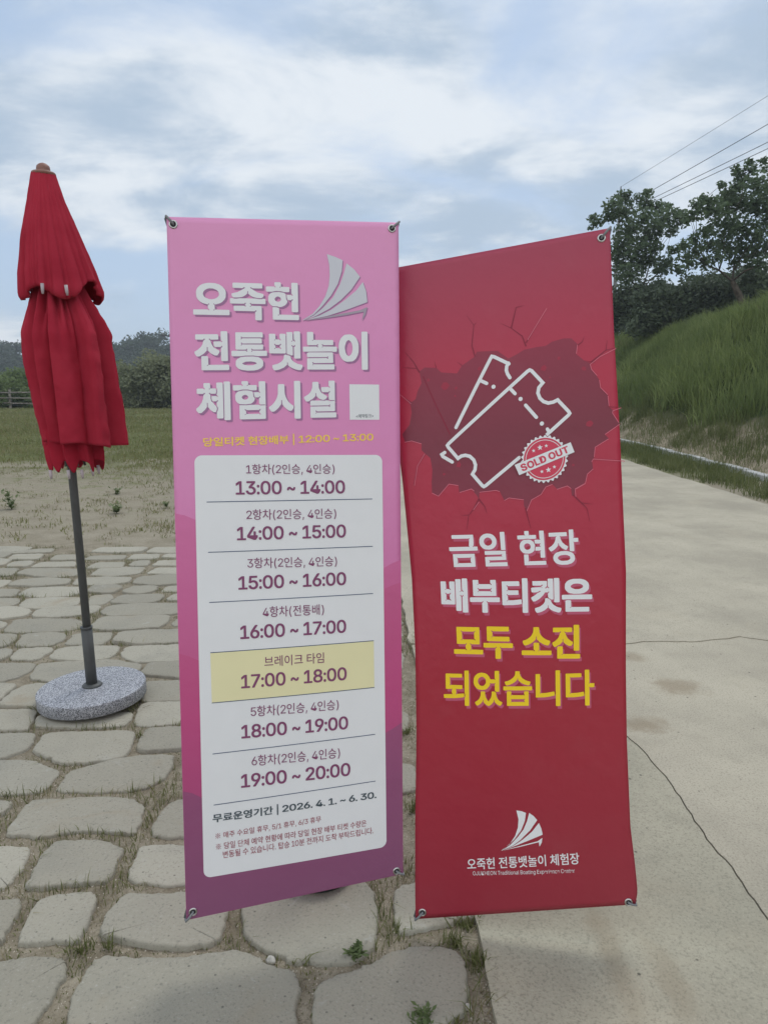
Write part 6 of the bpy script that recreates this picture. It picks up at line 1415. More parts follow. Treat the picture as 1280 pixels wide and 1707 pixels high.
  '8': (702, [[318,757,236,744,177,720,109,669,78,622,66,582,66,505,78,465,109,419,142,390,170,390,175,379,154,380,123,364,66,309,39,252,35,155,70,75,146,14,244,-20,388,-30,517,-3,575,27,624,69,659,129,667,215,651,279,620,325,560,374,522,379,524,387,556,390,593,422,628,482,632,589,608,645,567,690,493,734,411,754],[187,199,203,245,244,287,329,317,392,314,450,290,491,252,511,205,487,142,454,114,384,90,318,90,251,110,211,142],[480,555,480,519,460,482,427,454,376,434,326,434,271,454,238,482,218,525,222,562,242,595,275,620,322,637,380,637,419,624,460,592]]),
  '9': (655, [[150,-17,283,-20,312,-8,534,272,612,412,620,552,600,612,573,655,521,703,423,747,294,757,166,723,93,672,39,582,35,438,51,392,82,345,131,303,209,270,306,257,359,268,324,242,148,22],[357,637,404,617,441,585,464,545,472,485,452,435,407,390,361,370,314,367,259,383,214,418,187,468,183,522,211,582,240,610,298,637]]),
  ':': (230, [[193,12,200,89,165,134,102,144,62,130,40,109,30,85,30,32,62,-13,128,-26,168,-13],[193,405,200,482,168,524,102,537,62,524,40,502,30,479,30,425,62,380,128,367,168,380]]),
  '~': (647, [[592,374,570,382,477,379,459,314,437,295,417,295,287,389,227,402,167,395,110,369,79,334,59,284,55,204,77,195,170,199,185,257,197,272,224,282,357,189,410,175,497,185,530,202,572,247,592,310]]),
  '.': (230, [[193,12,200,89,165,134,102,144,62,130,40,109,30,85,30,32,62,-13,128,-26,168,-13]]),
  '|': (328, [[128,-254,201,-254,223,-246,223,974,201,982,128,982,106,974,106,-246]]),
  ' ': (250, []),
 },
 'lat': {
  '1': (554, [[519,0,519,77,341,78,341,725,220,727,49,608,49,515,244,638,244,78,37,77,35,2]]),
  '2': (570, [[37,0,535,2,534,80,172,82,420,328,507,445,525,508,525,555,510,608,478,658,404,713,314,737,253,737,199,727,123,690,85,655,57,612,39,552,39,518,130,517,143,578,165,612,195,637,256,657,339,650,390,623,417,592,431,548,431,512,417,465,381,412,35,68]]),
  '3': (608, [[75,727,75,647,411,645,206,425,206,355,337,350,406,327,444,295,462,269,472,235,472,179,454,135,427,107,348,74,287,70,204,90,159,125,132,187,35,187,51,115,73,82,118,40,208,0,269,-10,337,-10,427,10,489,44,548,109,573,189,566,262,526,335,460,387,395,410,310,419,541,659,541,725]]),
  '4': (646, [[451,727,352,725,35,228,35,152,397,3,501,0,611,148,609,233,503,235,501,453,409,452,408,233,143,235],[411,203,433,150,409,152]]),
  '5': (579, [[503,727,87,725,44,362,136,350,165,370,219,390,265,397,316,394,363,377,408,342,436,295,447,252,444,192,418,135,377,97,319,74,244,74,197,90,145,139,129,187,35,187,40,139,66,89,118,37,175,7,251,-10,312,-10,377,4,435,30,490,79,523,129,541,182,544,262,526,332,498,382,453,427,402,457,323,477,269,477,201,460,148,432,174,645,503,647]]),
  '6': (570, [[429,727,328,727,319,719,107,429,60,345,42,295,35,202,46,152,71,99,134,34,217,-3,318,-10,411,17,485,75,517,125,532,165,535,269,528,299,503,352,454,404,408,430,346,447,264,447,208,425],[332,74,256,70,202,90,165,122,136,175,129,239,150,309,199,357,249,377,300,380,368,360,409,325,438,269,442,199,424,145,375,94],[202,420,175,379,163,374]]),
  '0': (621, [[282,737,220,724,163,694,96,622,71,575,42,475,35,315,57,189,93,109,125,65,166,30,210,7,282,-10,339,-10,393,0,451,27,499,69,532,112,561,175,579,245,586,425,575,499,553,569,496,662,454,697,411,720,339,737],[332,657,404,627,456,562,489,445,492,322,474,212,435,132,404,100,361,77,292,70,253,80,213,104,165,169,136,265,129,389,147,512,190,599,213,624,260,650]]),
  '(': (407, [[315,770,225,770,202,735,137,581,94,385,90,251,112,118,166,-32,225,-137,317,-135,263,-29,220,85,187,235,187,358,209,488,263,658]]),
  ')': (407, [[92,770,144,658,195,501,220,355,220,238,187,85,137,-45,90,-135,182,-137,249,-15,295,118,317,251,313,381,277,558,209,728,182,770]]),
  ',': (268, [[64,-171,129,-169,204,103,106,101]]),
  '.': (268, [[161,120,111,120,73,82,73,35,111,-3,158,-3,196,32,196,85]]),
  '/': (395, [[365,761,280,759,30,-109,118,-104]]),
  '<': (684, [[590,21,590,118,217,283,586,448,590,545,95,313,96,251]]),
  '>': (684, [[95,548,98,448,467,286,465,278,98,118,95,21,590,253,584,318]]),
  'O': (814, [[373,737,301,724,236,697,182,660,130,605,94,545,69,472,58,405,58,322,69,252,90,189,137,112,186,64,229,34,312,0,373,-10,441,-10,502,0,567,24,621,57,681,115,717,172,745,252,756,319,756,409,738,502,713,562,666,629,625,667,560,707,502,727,441,737],[445,650,499,637,549,610,587,579,619,535,652,452,659,319,630,212,601,165,564,127,477,84,369,77,326,87,276,110,202,182,180,222,159,299,159,429,169,475,198,539,261,607,337,644]]),
  'J': (601, [[533,727,434,725,434,175,405,112,367,84,338,74,288,70,234,84,196,112,175,149,167,245,67,245,70,155,95,89,148,34,205,4,270,-10,335,-10,396,4,454,34,491,69,517,109,535,179]]),
  'U': (785, [[88,728,86,220,93,180,126,110,210,32,308,-5,358,-12,459,-8,506,2,574,32,662,113,684,157,698,213,698,727,601,727,601,250,587,183,558,137,488,88,434,75,351,75,261,108,219,147,198,183,187,220,187,727]]),
  'K': (711, [[653,0,341,415,654,725,527,727,262,465,156,347,158,725,59,727,57,2],[152,340,158,238,127,210,125,308],[314,440,320,395,271,350,255,372]]),
  'H': (784, [[88,0,187,2,189,330,595,330,597,2,698,2,696,727,597,725,595,413,189,413,187,725,86,725]]),
  'E': (634, [[559,0,559,80,176,82,178,327,532,328,530,410,178,410,176,645,556,647,557,725,77,727,75,2]]),
  'N': (794, [[87,727,86,2,186,2,181,610,305,412,582,8,591,0,707,0,708,725,608,725,613,113,528,255,208,722],[617,103,627,77,618,78],[177,617,163,647,176,645]]),
  'T': (685, [[297,0,392,2,392,645,639,647,639,727,46,725,48,647,295,645]]),
  'r': (392, [[51,0,143,2,143,355,150,385,168,415,228,457,274,467,343,460,343,550,274,550,231,540,195,520,145,460,138,543,49,542]]),
  'a': (591, [[530,1,531,399,521,439,499,476,450,518,357,548,231,541,152,508,107,469,80,414,166,391,189,426,242,461,278,471,350,471,389,458,420,433,438,389,438,353,422,334,404,328,216,304,148,284,112,264,78,229,60,179,63,113,89,59,130,21,180,-2,231,-12,292,-12,375,14,440,74,443,1],[438,266,438,176,431,153,402,109,368,84,321,68,252,64,202,78,164,109,153,143,157,176,191,214,260,238,378,251]]),
  'd': (645, [[582,728,490,727,488,455,431,515,380,542,272,548,211,532,164,505,116,457,87,407,62,307,62,233,76,160,101,103,137,57,222,2,283,-12,341,-12,384,-2,427,22,485,85,492,2,584,3],[359,68,290,68,225,98,177,163,159,230,162,333,191,403,247,455,305,472,366,468,427,438,472,377,490,303,486,213,458,137,420,95]]),
  'i': (248, [[79,0,171,2,169,543,77,542],[189,708,154,743,104,747,66,718,59,678,66,662,97,637,140,633,169,647,185,665]]),
  't': (379, [[349,1,332,76,251,74,224,92,214,126,214,466,334,467,336,539,215,541,214,672,122,674,120,542,32,541,30,469,120,466,120,109,127,79,149,42,197,7,251,-6]]),
  'o': (633, [[378,545,277,548,187,522,155,502,102,450,70,393,56,347,48,233,70,143,106,83,147,42,176,22,245,-5,345,-12,389,-5,450,18,527,83,556,130,578,193,585,247,581,323,570,370,542,433,516,467,468,508],[338,472,396,455,455,400,484,327,488,230,473,173,448,127,410,92,378,75,309,65,277,68,227,88,178,137,146,227,146,310,164,373,216,442,273,468]]),
  'n': (620, [[545,0,543,392,529,442,500,488,451,527,408,543,369,550,300,547,264,537,217,510,183,475,167,443,165,542,77,543,75,2,169,2,169,342,190,408,228,447,253,460,293,470,343,470,387,457,428,422,450,368,450,2],[160,430,165,412,153,410]]),
  'l': (285, [[44,727,46,78,71,32,109,7,152,-3,228,0,241,8,226,72,156,80,140,102,136,122,136,725]]),
  ' ': (250, []),
  'B': (693, [[73,727,71,2,400,0,480,13,534,37,579,72,607,115,622,158,622,232,607,278,586,312,530,357,463,378,537,413,582,468,593,555,568,632,508,690,433,720,390,727],[172,328,386,330,462,307,507,265,525,225,528,192,517,148,483,110,426,87,174,80],[172,408,174,647,393,643,436,630,478,595,496,555,496,508,474,462,433,427,357,407]]),
  'g': (646, [[580,541,494,541,492,456,483,455,426,518,390,538,350,548,253,545,202,528,159,501,103,440,82,400,64,336,64,210,93,126,118,90,163,48,249,11,350,8,422,35,478,96,489,96,485,-47,471,-80,444,-109,379,-135,271,-135,206,-105,163,-59,85,-100,118,-144,163,-179,260,-212,390,-212,487,-182,557,-117,582,-40],[346,471,408,451,456,406,485,336,489,233,463,156,422,111,372,88,296,85,231,108,186,153,157,233,157,316,179,386,220,438,282,468]]),
  'x': (579, [[31,0,139,0,287,217,442,0,548,2,343,275,539,543,435,543,343,418,294,333,150,543,40,542,235,275],[264,258,314,258,291,227],[267,295,291,327,318,295]]),
  'p': (645, [[63,-204,155,-202,157,83,166,81,207,29,258,-1,297,-11,369,-11,441,9,485,36,526,78,555,124,573,174,584,241,580,328,566,388,548,428,508,481,423,536,362,549,269,543,211,513,170,464,153,456,152,541,62,541],[337,66,269,73,229,93,177,154,155,231,159,331,188,404,233,449,283,469,315,473,380,463,413,446,443,418,476,358,486,308,483,211,454,138,402,86]]),
  'e': (615, [[345,67,512,55,543,90,561,130,469,152,453,120,418,88],[49,240,111,243,112,315,141,302,472,305,476,288,516,315,566,302,557,380,514,463,447,518,354,548,238,542,159,505,96,440,57,347],[147,317,154,363,179,410,228,452,289,472,357,468,404,448,445,407,474,323,472,315]]),
  'c': (603, [[464,512,413,535,356,548,240,542,154,502,113,463,80,417,62,373,48,303,55,190,91,103,116,70,176,22,262,-8,370,-8,449,18,485,42,530,90,555,147,467,168,433,110,377,75,323,65,255,75,226,88,185,127,163,163,145,227,145,310,163,373,195,423,251,462,294,472,381,462,437,423,464,375,550,395,548,413,516,467]]),
  'C': (778, [[573,700,501,727,440,737,375,737,288,720,234,697,184,664,135,615,89,539,56,405,56,322,74,225,114,142,150,95,206,47,278,10,342,-6,443,-10,544,14,616,54,661,95,711,179,720,230,627,230,593,159,555,120,522,100,447,77,368,77,292,100,218,159,179,222,161,279,153,399,179,505,218,569,260,607,306,634,371,650,443,650,490,640,540,617,582,582,627,497,722,499,711,549,672,619,616,674]]),
 },
 'sold': {
  'S': (738, [[531,754,468,771,401,777,312,774,235,761,171,734,132,707,74,632,56,559,56,506,70,446,95,402,132,367,189,334,425,264,461,247,491,222,501,202,487,166,447,131,390,111,351,111,305,124,273,144,243,186,236,222,224,231,90,234,47,227,39,216,35,182,49,112,67,76,125,11,199,-29,330,-53,408,-53,507,-39,556,-23,609,7,653,49,685,102,703,212,692,272,660,332,616,374,570,401,478,434,326,474,284,497,258,529,268,566,295,591,337,611,390,614,432,601,457,584,480,559,491,519,507,504,634,501,676,507,685,519,689,566,682,606,657,659,606,714]]),
  'O': (861, [[609,-20,683,24,731,69,773,129,805,202,826,319,826,409,795,555,731,659,669,714,592,754,528,770,397,777,319,767,263,750,189,710,137,665,95,609,56,522,35,405,35,322,49,229,70,165,134,65,203,7,270,-26,334,-43,464,-50,546,-40],[411,610,450,610,486,600,561,549,600,492,625,405,625,319,593,222,542,160,514,140,450,117,411,117,369,130,330,154,293,189,258,245,236,329,240,425,272,509,330,574,362,594]]),
  'L': (632, [[54,763,39,748,35,725,35,2,42,-28,54,-37,90,-40,542,-40,584,-33,597,2,597,78,593,102,577,117,240,122,236,748,220,763,185,767],[210,87,198,98,217,117,229,105]]),
  'D': (784, [[47,-33,90,-40,369,-40,475,-27,577,13,613,37,675,98,710,158,738,245,749,318,745,442,728,525,699,592,657,652,602,700,507,747,415,763,90,767,54,763,42,755,35,725,35,2],[164,-30,152,-18,148,5,160,20,176,2,176,-18],[220,90,219,105,275,148,371,572,360,602,339,625,351,637,387,597,425,587,468,560,512,512,547,415,540,282,498,198,440,150,362,123,277,120,238,90],[164,760,176,748,180,668,160,653,148,665,152,748]]),
  'U': (777, [[47,762,35,727,35,220,46,157,88,70,168,-2,256,-38,319,-48,425,-52,507,-42,563,-25,630,12,699,83,731,153,742,213,742,727,735,757,722,765,687,768,595,768,560,765,547,757,540,727,537,227,516,180,471,138,411,115,365,115,302,142,265,177,240,227,236,750,220,765,185,768]]),
  'T': (759, [[298,-37,425,-40,461,-37,477,-22,480,585,438,628,450,640,489,607,669,607,712,613,724,648,724,725,720,748,705,763,90,767,54,763,39,748,35,648,39,625,54,610,277,607,312,640,325,628,279,582,279,2,282,-22]]),
  ' ': (250, []),
 },
}


# ------------------------------------------------------------------ printed banners
SHEETS = {
    'pink': dict(TL=(-.544, 1.879, 1.932), TR=(.032, 2.027, 1.955), BR=(.063, 1.830, .167), BL=(-.504, 1.663, .151), left=[(0, 0), (1, 0)], right=[(0, 0), (1, 0)], bulge=.006),
    'red': dict(TL=(-0.006, 2.084, 1.842), TR=(0.587, 1.994, 1.939), BR=(0.697, 1.755, 0.136), BL=(0.099, 1.805, 0.044),
                left=[(0,0),(.043,.0025),(.144,.0115),(.288,.028),(.359,.0325),(.417,.036),(.474,.036),(.527,.036),(.576,.032),(.633,.027),(.677,.023),(.73,.016),(.82,.008),(1,0)],
                right=[(0, -.002), (.02, .005), (.06, .001), (.12, -.0075), (.25, -.008), (.36, -.003), (.5, .007), (.7, .005), (.85, 0), (1, 0)], bulge=.02)}


def surf0(k, u, v):
    s_ = SHEETS[k]
    TL, TR, BR, BL = [np.array(s_[q]) for q in ('TL', 'TR', 'BR', 'BL')]
    u1, v1 = u[..., None], v[..., None]
    P_ = (1 - u1) * (1 - v1) * BL + u1 * (1 - v1) * BR + u1 * v1 * TR + (1 - u1) * v1 * TL
    ex = TR - TL + BR - BL
    ex = ex / np.linalg.norm(ex)
    ey = TL - BL + TR - BR
    ey = ey / np.linalg.norm(ey)
    nn = np.cross(ex, ey)
    nn = nn / np.linalg.norm(nn)
    li = np.interp(v, *zip(*s_['left']))[..., None]
    ri = np.interp(v, *zip(*s_['right']))[..., None]
    return P_ + ex * (li * (1 - u1) + ri * u1) + nn * (s_['bulge'] * np.sin(PI * u1) * np.sin(PI * v1))


def surf(k, uv_mm, lift):
    """points of the hanging sheet, uv in millimetres from its lower left corner, lifted off it by `lift` metres"""
    u, v = uv_mm[:, 0] / 600.0, uv_mm[:, 1] / 1800.0
    e = 0.004
    du = surf0(k, u + e, v) - surf0(k, u - e, v)
    dv_ = surf0(k, u, v + e) - surf0(k, u, v - e)
    nn = np.cross(du, dv_)
    nn /= np.linalg.norm(nn, axis=1)[:, None]
    return surf0(k, u, v) + nn * lift


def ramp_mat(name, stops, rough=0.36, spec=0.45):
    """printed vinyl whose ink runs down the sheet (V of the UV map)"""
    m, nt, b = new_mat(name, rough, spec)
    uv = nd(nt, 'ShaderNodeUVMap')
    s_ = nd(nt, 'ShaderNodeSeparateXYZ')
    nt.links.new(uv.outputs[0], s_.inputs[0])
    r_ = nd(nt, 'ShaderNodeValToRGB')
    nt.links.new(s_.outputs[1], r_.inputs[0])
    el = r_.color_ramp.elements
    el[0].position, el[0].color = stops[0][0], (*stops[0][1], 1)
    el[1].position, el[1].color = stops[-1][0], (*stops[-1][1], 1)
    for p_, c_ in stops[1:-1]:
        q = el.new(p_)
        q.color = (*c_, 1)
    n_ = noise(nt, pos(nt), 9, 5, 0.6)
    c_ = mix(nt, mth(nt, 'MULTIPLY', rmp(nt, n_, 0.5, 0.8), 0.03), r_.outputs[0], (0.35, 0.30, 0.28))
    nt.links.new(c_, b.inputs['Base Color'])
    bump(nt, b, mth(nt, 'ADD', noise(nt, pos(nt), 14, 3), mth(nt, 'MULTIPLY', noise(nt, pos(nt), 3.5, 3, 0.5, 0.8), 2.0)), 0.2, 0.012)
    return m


def ink(name, colour, rough=0.45):
    return plain(name, colour, rough, 0.35, 0, 0.012, 12)


def cut_grid(bm, step):
    xs = [v.co.x for v in bm.verts]
    ys_ = [v.co.y for v in bm.verts]
    for lo, hi, no in ((min(xs), max(xs), (1, 0, 0)), (min(ys_), max(ys_), (0, 1, 0))):
        k = math.floor(lo / step) + 1
        while k * step < hi:
            q = k * step + 0.0137
            bmesh.ops.bisect_plane(bm, geom=bm.verts[:] + bm.edges[:] + bm.faces[:], plane_co=(q, q, 0), plane_no=no, dist=1e-5)
            k += 1


def fill_loops(lps):
    """triangles between outlines, even-odd, so that counters stay open"""
    pts_, ed_ = [], []
    for lp in lps:
        b0 = len(pts_)
        pts_ += [Vector(q) for q in lp]
        ed_ += [(b0 + i, b0 + (i + 1) % len(lp)) for i in range(len(lp))]
    ov, _oe, of = delaunay_2d_cdt(pts_, ed_, [], 0, 1e-5)[:3]
    if not of:
        return ov, []
    cen = np.array([[sum(ov[i].x for i in f) / 3, sum(ov[i].y for i in f) / 3] for f in of])
    ins = np.zeros(len(cen), bool)
    for lp in lps:
        ins ^= polys_contains(lp, cen[:, 0], cen[:, 1])
    return ov, [f for f, k_ in zip(of, ins) if k_]


class Print:
    """flat artwork in sheet millimetres; build() cuts it finely and lays it on the sheet"""

    def __init__(self):
        self.shapes = []          # (loops, z_level_mm, material index)

    def poly(self, loops, z, mi=0):
        self.shapes.append(([[(float(a), float(b_)) for a, b_ in lp] for lp in loops], z, mi))

    def ribbon(self, pts, w, z, mi=0, caps=True, taper=None):
        pts = [np.array(q, float) for q in pts]
        n_ = len(pts)
        Lf, Rt = [], []
        for i in range(n_):
            d0 = pts[i] - pts[max(i - 1, 0)]
            d1 = pts[min(i + 1, n_ - 1)] - pts[i]
            if i == 0:
                d0 = d1
            if i == n_ - 1:
                d1 = d0
            d0, d1 = d0 / np.hypot(*d0), d1 / np.hypot(*d1)
            n0, n1 = np.array([-d0[1], d0[0]]), np.array([-d1[1], d1[0]])
            mm = n0 + n1
            mm = mm / max(0.3, np.hypot(*mm))
            k = w * 0.5 / max(0.55, mm @ n0)
            if taper is not None:
                k *= 1 - (1 - taper) * i / (n_ - 1)
            Lf.append(pts[i] + mm * k)
            Rt.append(pts[i] - mm * k)
        lp = list(Lf)
        if caps:
            d1 = pts[-1] - pts[-2]
            a0 = math.atan2(d1[1], d1[0])
            lp += [pts[-1] + w * .5 * np.array([math.cos(a0 + PI / 2 - PI * k / 8), math.sin(a0 + PI / 2 - PI * k / 8)]) for k in range(1, 8)]
        lp += list(reversed(Rt))
        if caps:
            d1 = pts[1] - pts[0]
            a0 = math.atan2(-d1[1], -d1[0])
            lp += [pts[0] + w * .5 * np.array([math.cos(a0 + PI / 2 - PI * k / 8), math.sin(a0 + PI / 2 - PI * k / 8)]) for k in range(1, 8)]
        self.poly([lp], z, mi)

    def disc(self, c, r, z, mi=0, seg=24, star=None):
        lp = []
        for k in range(seg):
            rr = r if star is None or k % 2 == 0 else r * star
            lp.append((c[0] + rr * math.sin(2 * PI * k / seg), c[1] + rr * math.cos(2 * PI * k / seg)))
        self.poly([lp], z, mi)

    def text(self, txt, styles, box, slope, z, mi=0, shadow=None):
        """set a line of baked glyph outlines into box = left, bottom, right, top"""
        gl, x_ = [], 0.0
        for ch in txt:
            st = next((q for q in styles if ch in GLYPHS[q]), None)
            adv, data = GLYPHS[st][ch]
            if data:
                lps = []
                for nums in data:
                    lps.append([(x_ + nums[i], nums[i + 1]) for i in range(0, len(nums), 2)])
                gl.append(lps)
            x_ += adv
        ax = [p_ for lps in gl for lp in lps for p_ in lp]
        x0, x1 = min(p_[0] for p_ in ax), max(p_[0] for p_ in ax)
        y0, y1 = min(p_[1] for p_ in ax), max(p_[1] for p_ in ax)
        sx, sy = (box[2] - box[0]) / (x1 - x0), (box[3] - box[1]) / (y1 - y0)
        for lps in gl:
            out = []
            for lp in lps:
                q = []
                for a, b_ in lp:
                    t_ = (a - x0) / (x1 - x0)
                    q.append((box[0] + (a - x0) * sx, box[1] + (b_ - y0) * sy + slope * (t_ - 0.5)))
                out.append(q)
            if shadow:
                self.poly([[(a + shadow[0], b_ + shadow[1]) for a, b_ in lp] for lp in out], z - 0.35, shadow[2])
            self.poly(out, z, mi)

    def build(self, name, k, mats, parent, step=30.0, label=None):
        bm = bmesh.new()
        for loops_, z, mi in self.shapes:
            vs = [[Vector((a, b_, 0)) for a, b_ in lp] for lp in loops_]
            pts2, tris = fill_loops([[(q.x, q.y) for q in lp] for lp in vs])
            flat = [bm.verts.new((q[0], q[1], z)) for q in pts2]
            for t_ in tris:
                try:
                    f = bm.faces.new([flat[i] for i in t_])
                    f.material_index = mi
                except ValueError:
                    pass
        cut_grid(bm, step)
        bm.normal_update()
        for f in bm.faces:
            if f.normal.z < 0:
                f.normal_flip()
        uvl = bm.loops.layers.uv.new("UVMap")
        for f in bm.faces:
            for lp in f.loops:
                lp[uvl].uv = (lp.vert.co.x / 600.0, lp.vert.co.y / 1800.0)
        bm.verts.ensure_lookup_table()
        co = np.array([v_.co[:] for v_ in bm.verts])
        out = np.empty_like(co)
        for z in np.unique(np.round(co[:, 2], 4)):
            sel = np.abs(co[:, 2] - z) < 1e-3
            out[sel] = surf(k, co[sel, :2], z / 1000.0)
        for v_, q in zip(bm.verts, out):
            v_.co = q
        o = mesh_bm(name, bm, mats, parent)
        if label:
            o['label'] = label
        return o


def sheet_mesh(k, mat, parent, nu=40, nv_=120):
    """the hanging vinyl itself: two faces and a thin edge"""
    uu, vv = np.meshgrid(np.linspace(0, 600, nu + 1), np.linspace(0, 1800, nv_ + 1))
    flat = np.column_stack([uu.ravel(), vv.ravel()])
    bm = bmesh.new()
    uvl = bm.loops.layers.uv.new("UVMap")
    f_ = [bm.verts.new(q) for q in surf(k, flat, 0.0)]
    b_ = [bm.verts.new(q) for q in surf(k, flat, -0.0008)]
    w = nu + 1
    uvs = {}
    for lst in (f_, b_):
        for v_, q in zip(lst, flat):
            uvs[v_] = (q[0] / 600, q[1] / 1800)
    for j in range(nv_):
        for i in range(nu):
            a = j * w + i
            bm.faces.new((f_[a], f_[a + 1], f_[a + w + 1], f_[a + w]))
            bm.faces.new((b_[a + w], b_[a + w + 1], b_[a + 1], b_[a]))
    rim = [j * w for j in range(nv_ + 1)][::-1]
    for seq in ([i for i in range(w)], [nv_ * w + i for i in range(w)][::-1], [j * w for j in range(nv_ + 1)][::-1], [j * w + nu for j in range(nv_ + 1)]):
        for a, c_ in zip(seq, seq[1:]):
            bm.faces.new((f_[a], b_[a], b_[c_], f_[c_]))
    for f in bm.faces:
        f.smooth = True
        for lp in f.loops:
            lp[uvl].uv = uvs[lp.vert]
    return mesh_bm("printed_sheet", bm, mat, parent)


CHROME = plain("nickel", (0.55, 0.54, 0.51), 0.28, 0.5, 1.0)
HOLE_DARK = plain("eyelet_shadow", (0.03, 0.03, 0.035), 0.8)
CORD = plain("grey_cord", (0.20, 0.205, 0.21), 0.6, 0.3)
FRAME = plain("grey_tube", (0.13, 0.135, 0.14), 0.45, 0.4)


def at_sheet(k, mm, lift=0.0):
    q = np.array([[*mm]], float)
    p_ = surf(k, q, lift)[0]
    px_ = surf(k, q + [[4, 0]], lift)[0] - surf(k, q - [[4, 0]], lift)[0]
    py_ = surf(k, q + [[0, 4]], lift)[0] - surf(k, q - [[0, 4]], lift)[0]
    px_, py_ = Vector(px_).normalized(), Vector(py_).normalized()
    n_ = px_.cross(py_).normalized()
    py_ = n_.cross(px_)
    return Vector(p_), Matrix((px_, py_, n_)).transposed()


def eyelet(k, mm, corner_mm, parent):
    p_, m3 = at_sheet(k, mm, 0.0002)
    bm = bmesh.new()
    prof = [(0.0062, 0.0008), (0.0068, 0.0021), (0.0082, 0.0027), (0.0100, 0.0022), (0.0112, 0.0006), (0.0112, 0.0002), (0.0062, 0.0002)]
    rings = [[bm.verts.new((r * math.cos(2 * PI * j / 28), r * math.sin(2 * PI * j / 28), z)) for j in range(28)] for r, z in prof]
    for a, b_ in zip(rings, rings[1:] + rings[:1]):
        for j in range(28):
            f = bm.faces.new((a[j], b_[j], b_[(j + 1) % 28], a[(j + 1) % 28]))
            f.smooth = True
    c_ = bm.verts.new((0, 0, 0.0006))
    inner = [bm.verts.new((0.0064 * math.cos(2 * PI * j / 28), 0.0064 * math.sin(2 * PI * j / 28), 0.0006)) for j in range(28)]
    for j in range(28):
        bm.faces.new((c_, inner[j], inner[(j + 1) % 28])).material_index = 1
    bmesh.ops.recalc_face_normals(bm, faces=[f for f in bm.faces if f.material_index == 0])
    bm.transform(Matrix.Translation(p_) @ m3.to_4x4())
    e = mesh_bm("eyelet", bm, [CHROME, HOLE_DARK], parent)
    # hook of the stand coming through the eyelet and over the corner
    q0, _ = at_sheet(k, mm, -0.012)
    q1, _ = at_sheet(k, mm, 0.0045)
    d = np.array(corner_mm, float) - np.array(mm, float)
    q2, _ = at_sheet(k, tuple(np.array(mm) + d * 0.55), 0.0065)
    q3, _ = at_sheet(k, tuple(np.array(mm) + d * 1.05), 0.0035)
    q4, _ = at_sheet(k, tuple(np.array(mm) + d * 1.12), -0.016)
    bm = bmesh.new()
    bm_tube(bm, [q0, q0.lerp(q1, .8), q1, q2, q3, q4], 0.0031, 8)
    mesh_bm("corner_hook", bm, CORD, parent)
    return q4


def stand_frame(k, tips, foot, hub_uv, parent):
    """X stand behind the sheet: hub, four flexible arms, leg and round foot"""
    hub, m3 = at_sheet(k, hub_uv, -0.05)
    back = -(m3 @ Vector((0, 0, 1)))
    for q in tips:
        bm = bmesh.new()
        mid = hub.lerp(q, 0.5) + back * 0.03
        bm_tube(bm, [hub, hub.lerp(q, .25) + back * .02, mid, hub.lerp(q, .78) + back * .02, q], [0.008, 0.0075, 0.007, 0.006, 0.005], 8)
        mesh_bm("arm", bm, FRAME, parent)
    bm = bmesh.new()
    bmesh.ops.create_cube(bm, size=1.0, matrix=Matrix.Translation(hub) @ m3.to_4x4() @ Matrix.Diagonal((0.07, 0.09, 0.035, 1)))
    bmesh.ops.bevel(bm, geom=list(bm.edges), offset=0.008, segments=2, affect='EDGES')
    mesh_bm("hub", bm, FRAME, parent)
    foot = Vector(foot)
    bm = bmesh.new()
    bm_tube(bm, [hub, Vector((foot.x, foot.y, 0.09))], [0.014, 0.014], 10)
    mesh_bm("leg", bm, FRAME, parent)
    bm = bmesh.new()
    bm_lathe(bm, [(0.085, 0.0), (0.108, 0.008), (0.115, 0.03), (0.112, 0.06), (0.095, 0.08), (0.04, 0.09), (0.02, 0.11)], (foot.x, foot.y, 0.016), 40)
    mesh_bm("round_foot", bm, RUBBER, parent)


RUBBER = plain("dark_rubber", (0.035, 0.04, 0.04), 0.6, 0.3)

# --- pink timetable banner
PINK = ramp_mat("pink_vinyl", [(0.0, (0.50, 0.13, 0.29)), (0.45, (0.67, 0.20, 0.42)), (0.62, (0.73, 0.255, 0.49)), (0.8, (0.75, 0.28, 0.52)), (1.0, (0.76, 0.31, 0.53))])
WAVE_M = [ramp_mat("wave_ink", st) for st in (
    [(0.0, (0.35, 0.07, 0.18)), (0.3, (0.55, 0.10, 0.25)), (0.62, (0.66, 0.17, 0.37))],
    [(0.0, (0.32, 0.07, 0.17)), (0.3, (0.54, 0.075, 0.22)), (0.5, (0.58, 0.12, 0.27))],
    [(0.0, (0.25, 0.085, 0.17)), (0.15, (0.29, 0.08, 0.18)), (0.3, (0.37, 0.085, 0.20))])]
WHITE = ink("white_ink", (0.80, 0.80, 0.80))
GREYW = ink("pale_grey_ink", (0.62, 0.62, 0.66))
GREYM = ink("mid_grey_ink", (0.40, 0.34, 0.40))
MAUVE = ink("mauve_shadow_ink", (0.37, 0.17, 0.32))
PLUM = ink("plum_ink", (0.235, 0.065, 0.15))
NAVY = ink("navy_ink", (0.05, 0.085, 0.16))
CREAM = ink("cream_ink", (0.82, 0.76, 0.45))
GOLD = ink("gold_ink", (0.95, 0.64, 0.10))
CHAR = ink("charcoal_ink", (0.06, 0.085, 0.10))
MAROON = ink("brown_red_ink", (0.34, 0.07, 0.10))

banner = tag(empty("banner_stand", (-0.2, 1.85, 0)), "pink standing banner with a white boating timetable panel", "banner", "standing banners")


def at_root(o, root):
    """children are built in world space; keep them there under a moved root"""
    o.matrix_parent_inverse = Matrix.Translation(-root.location)


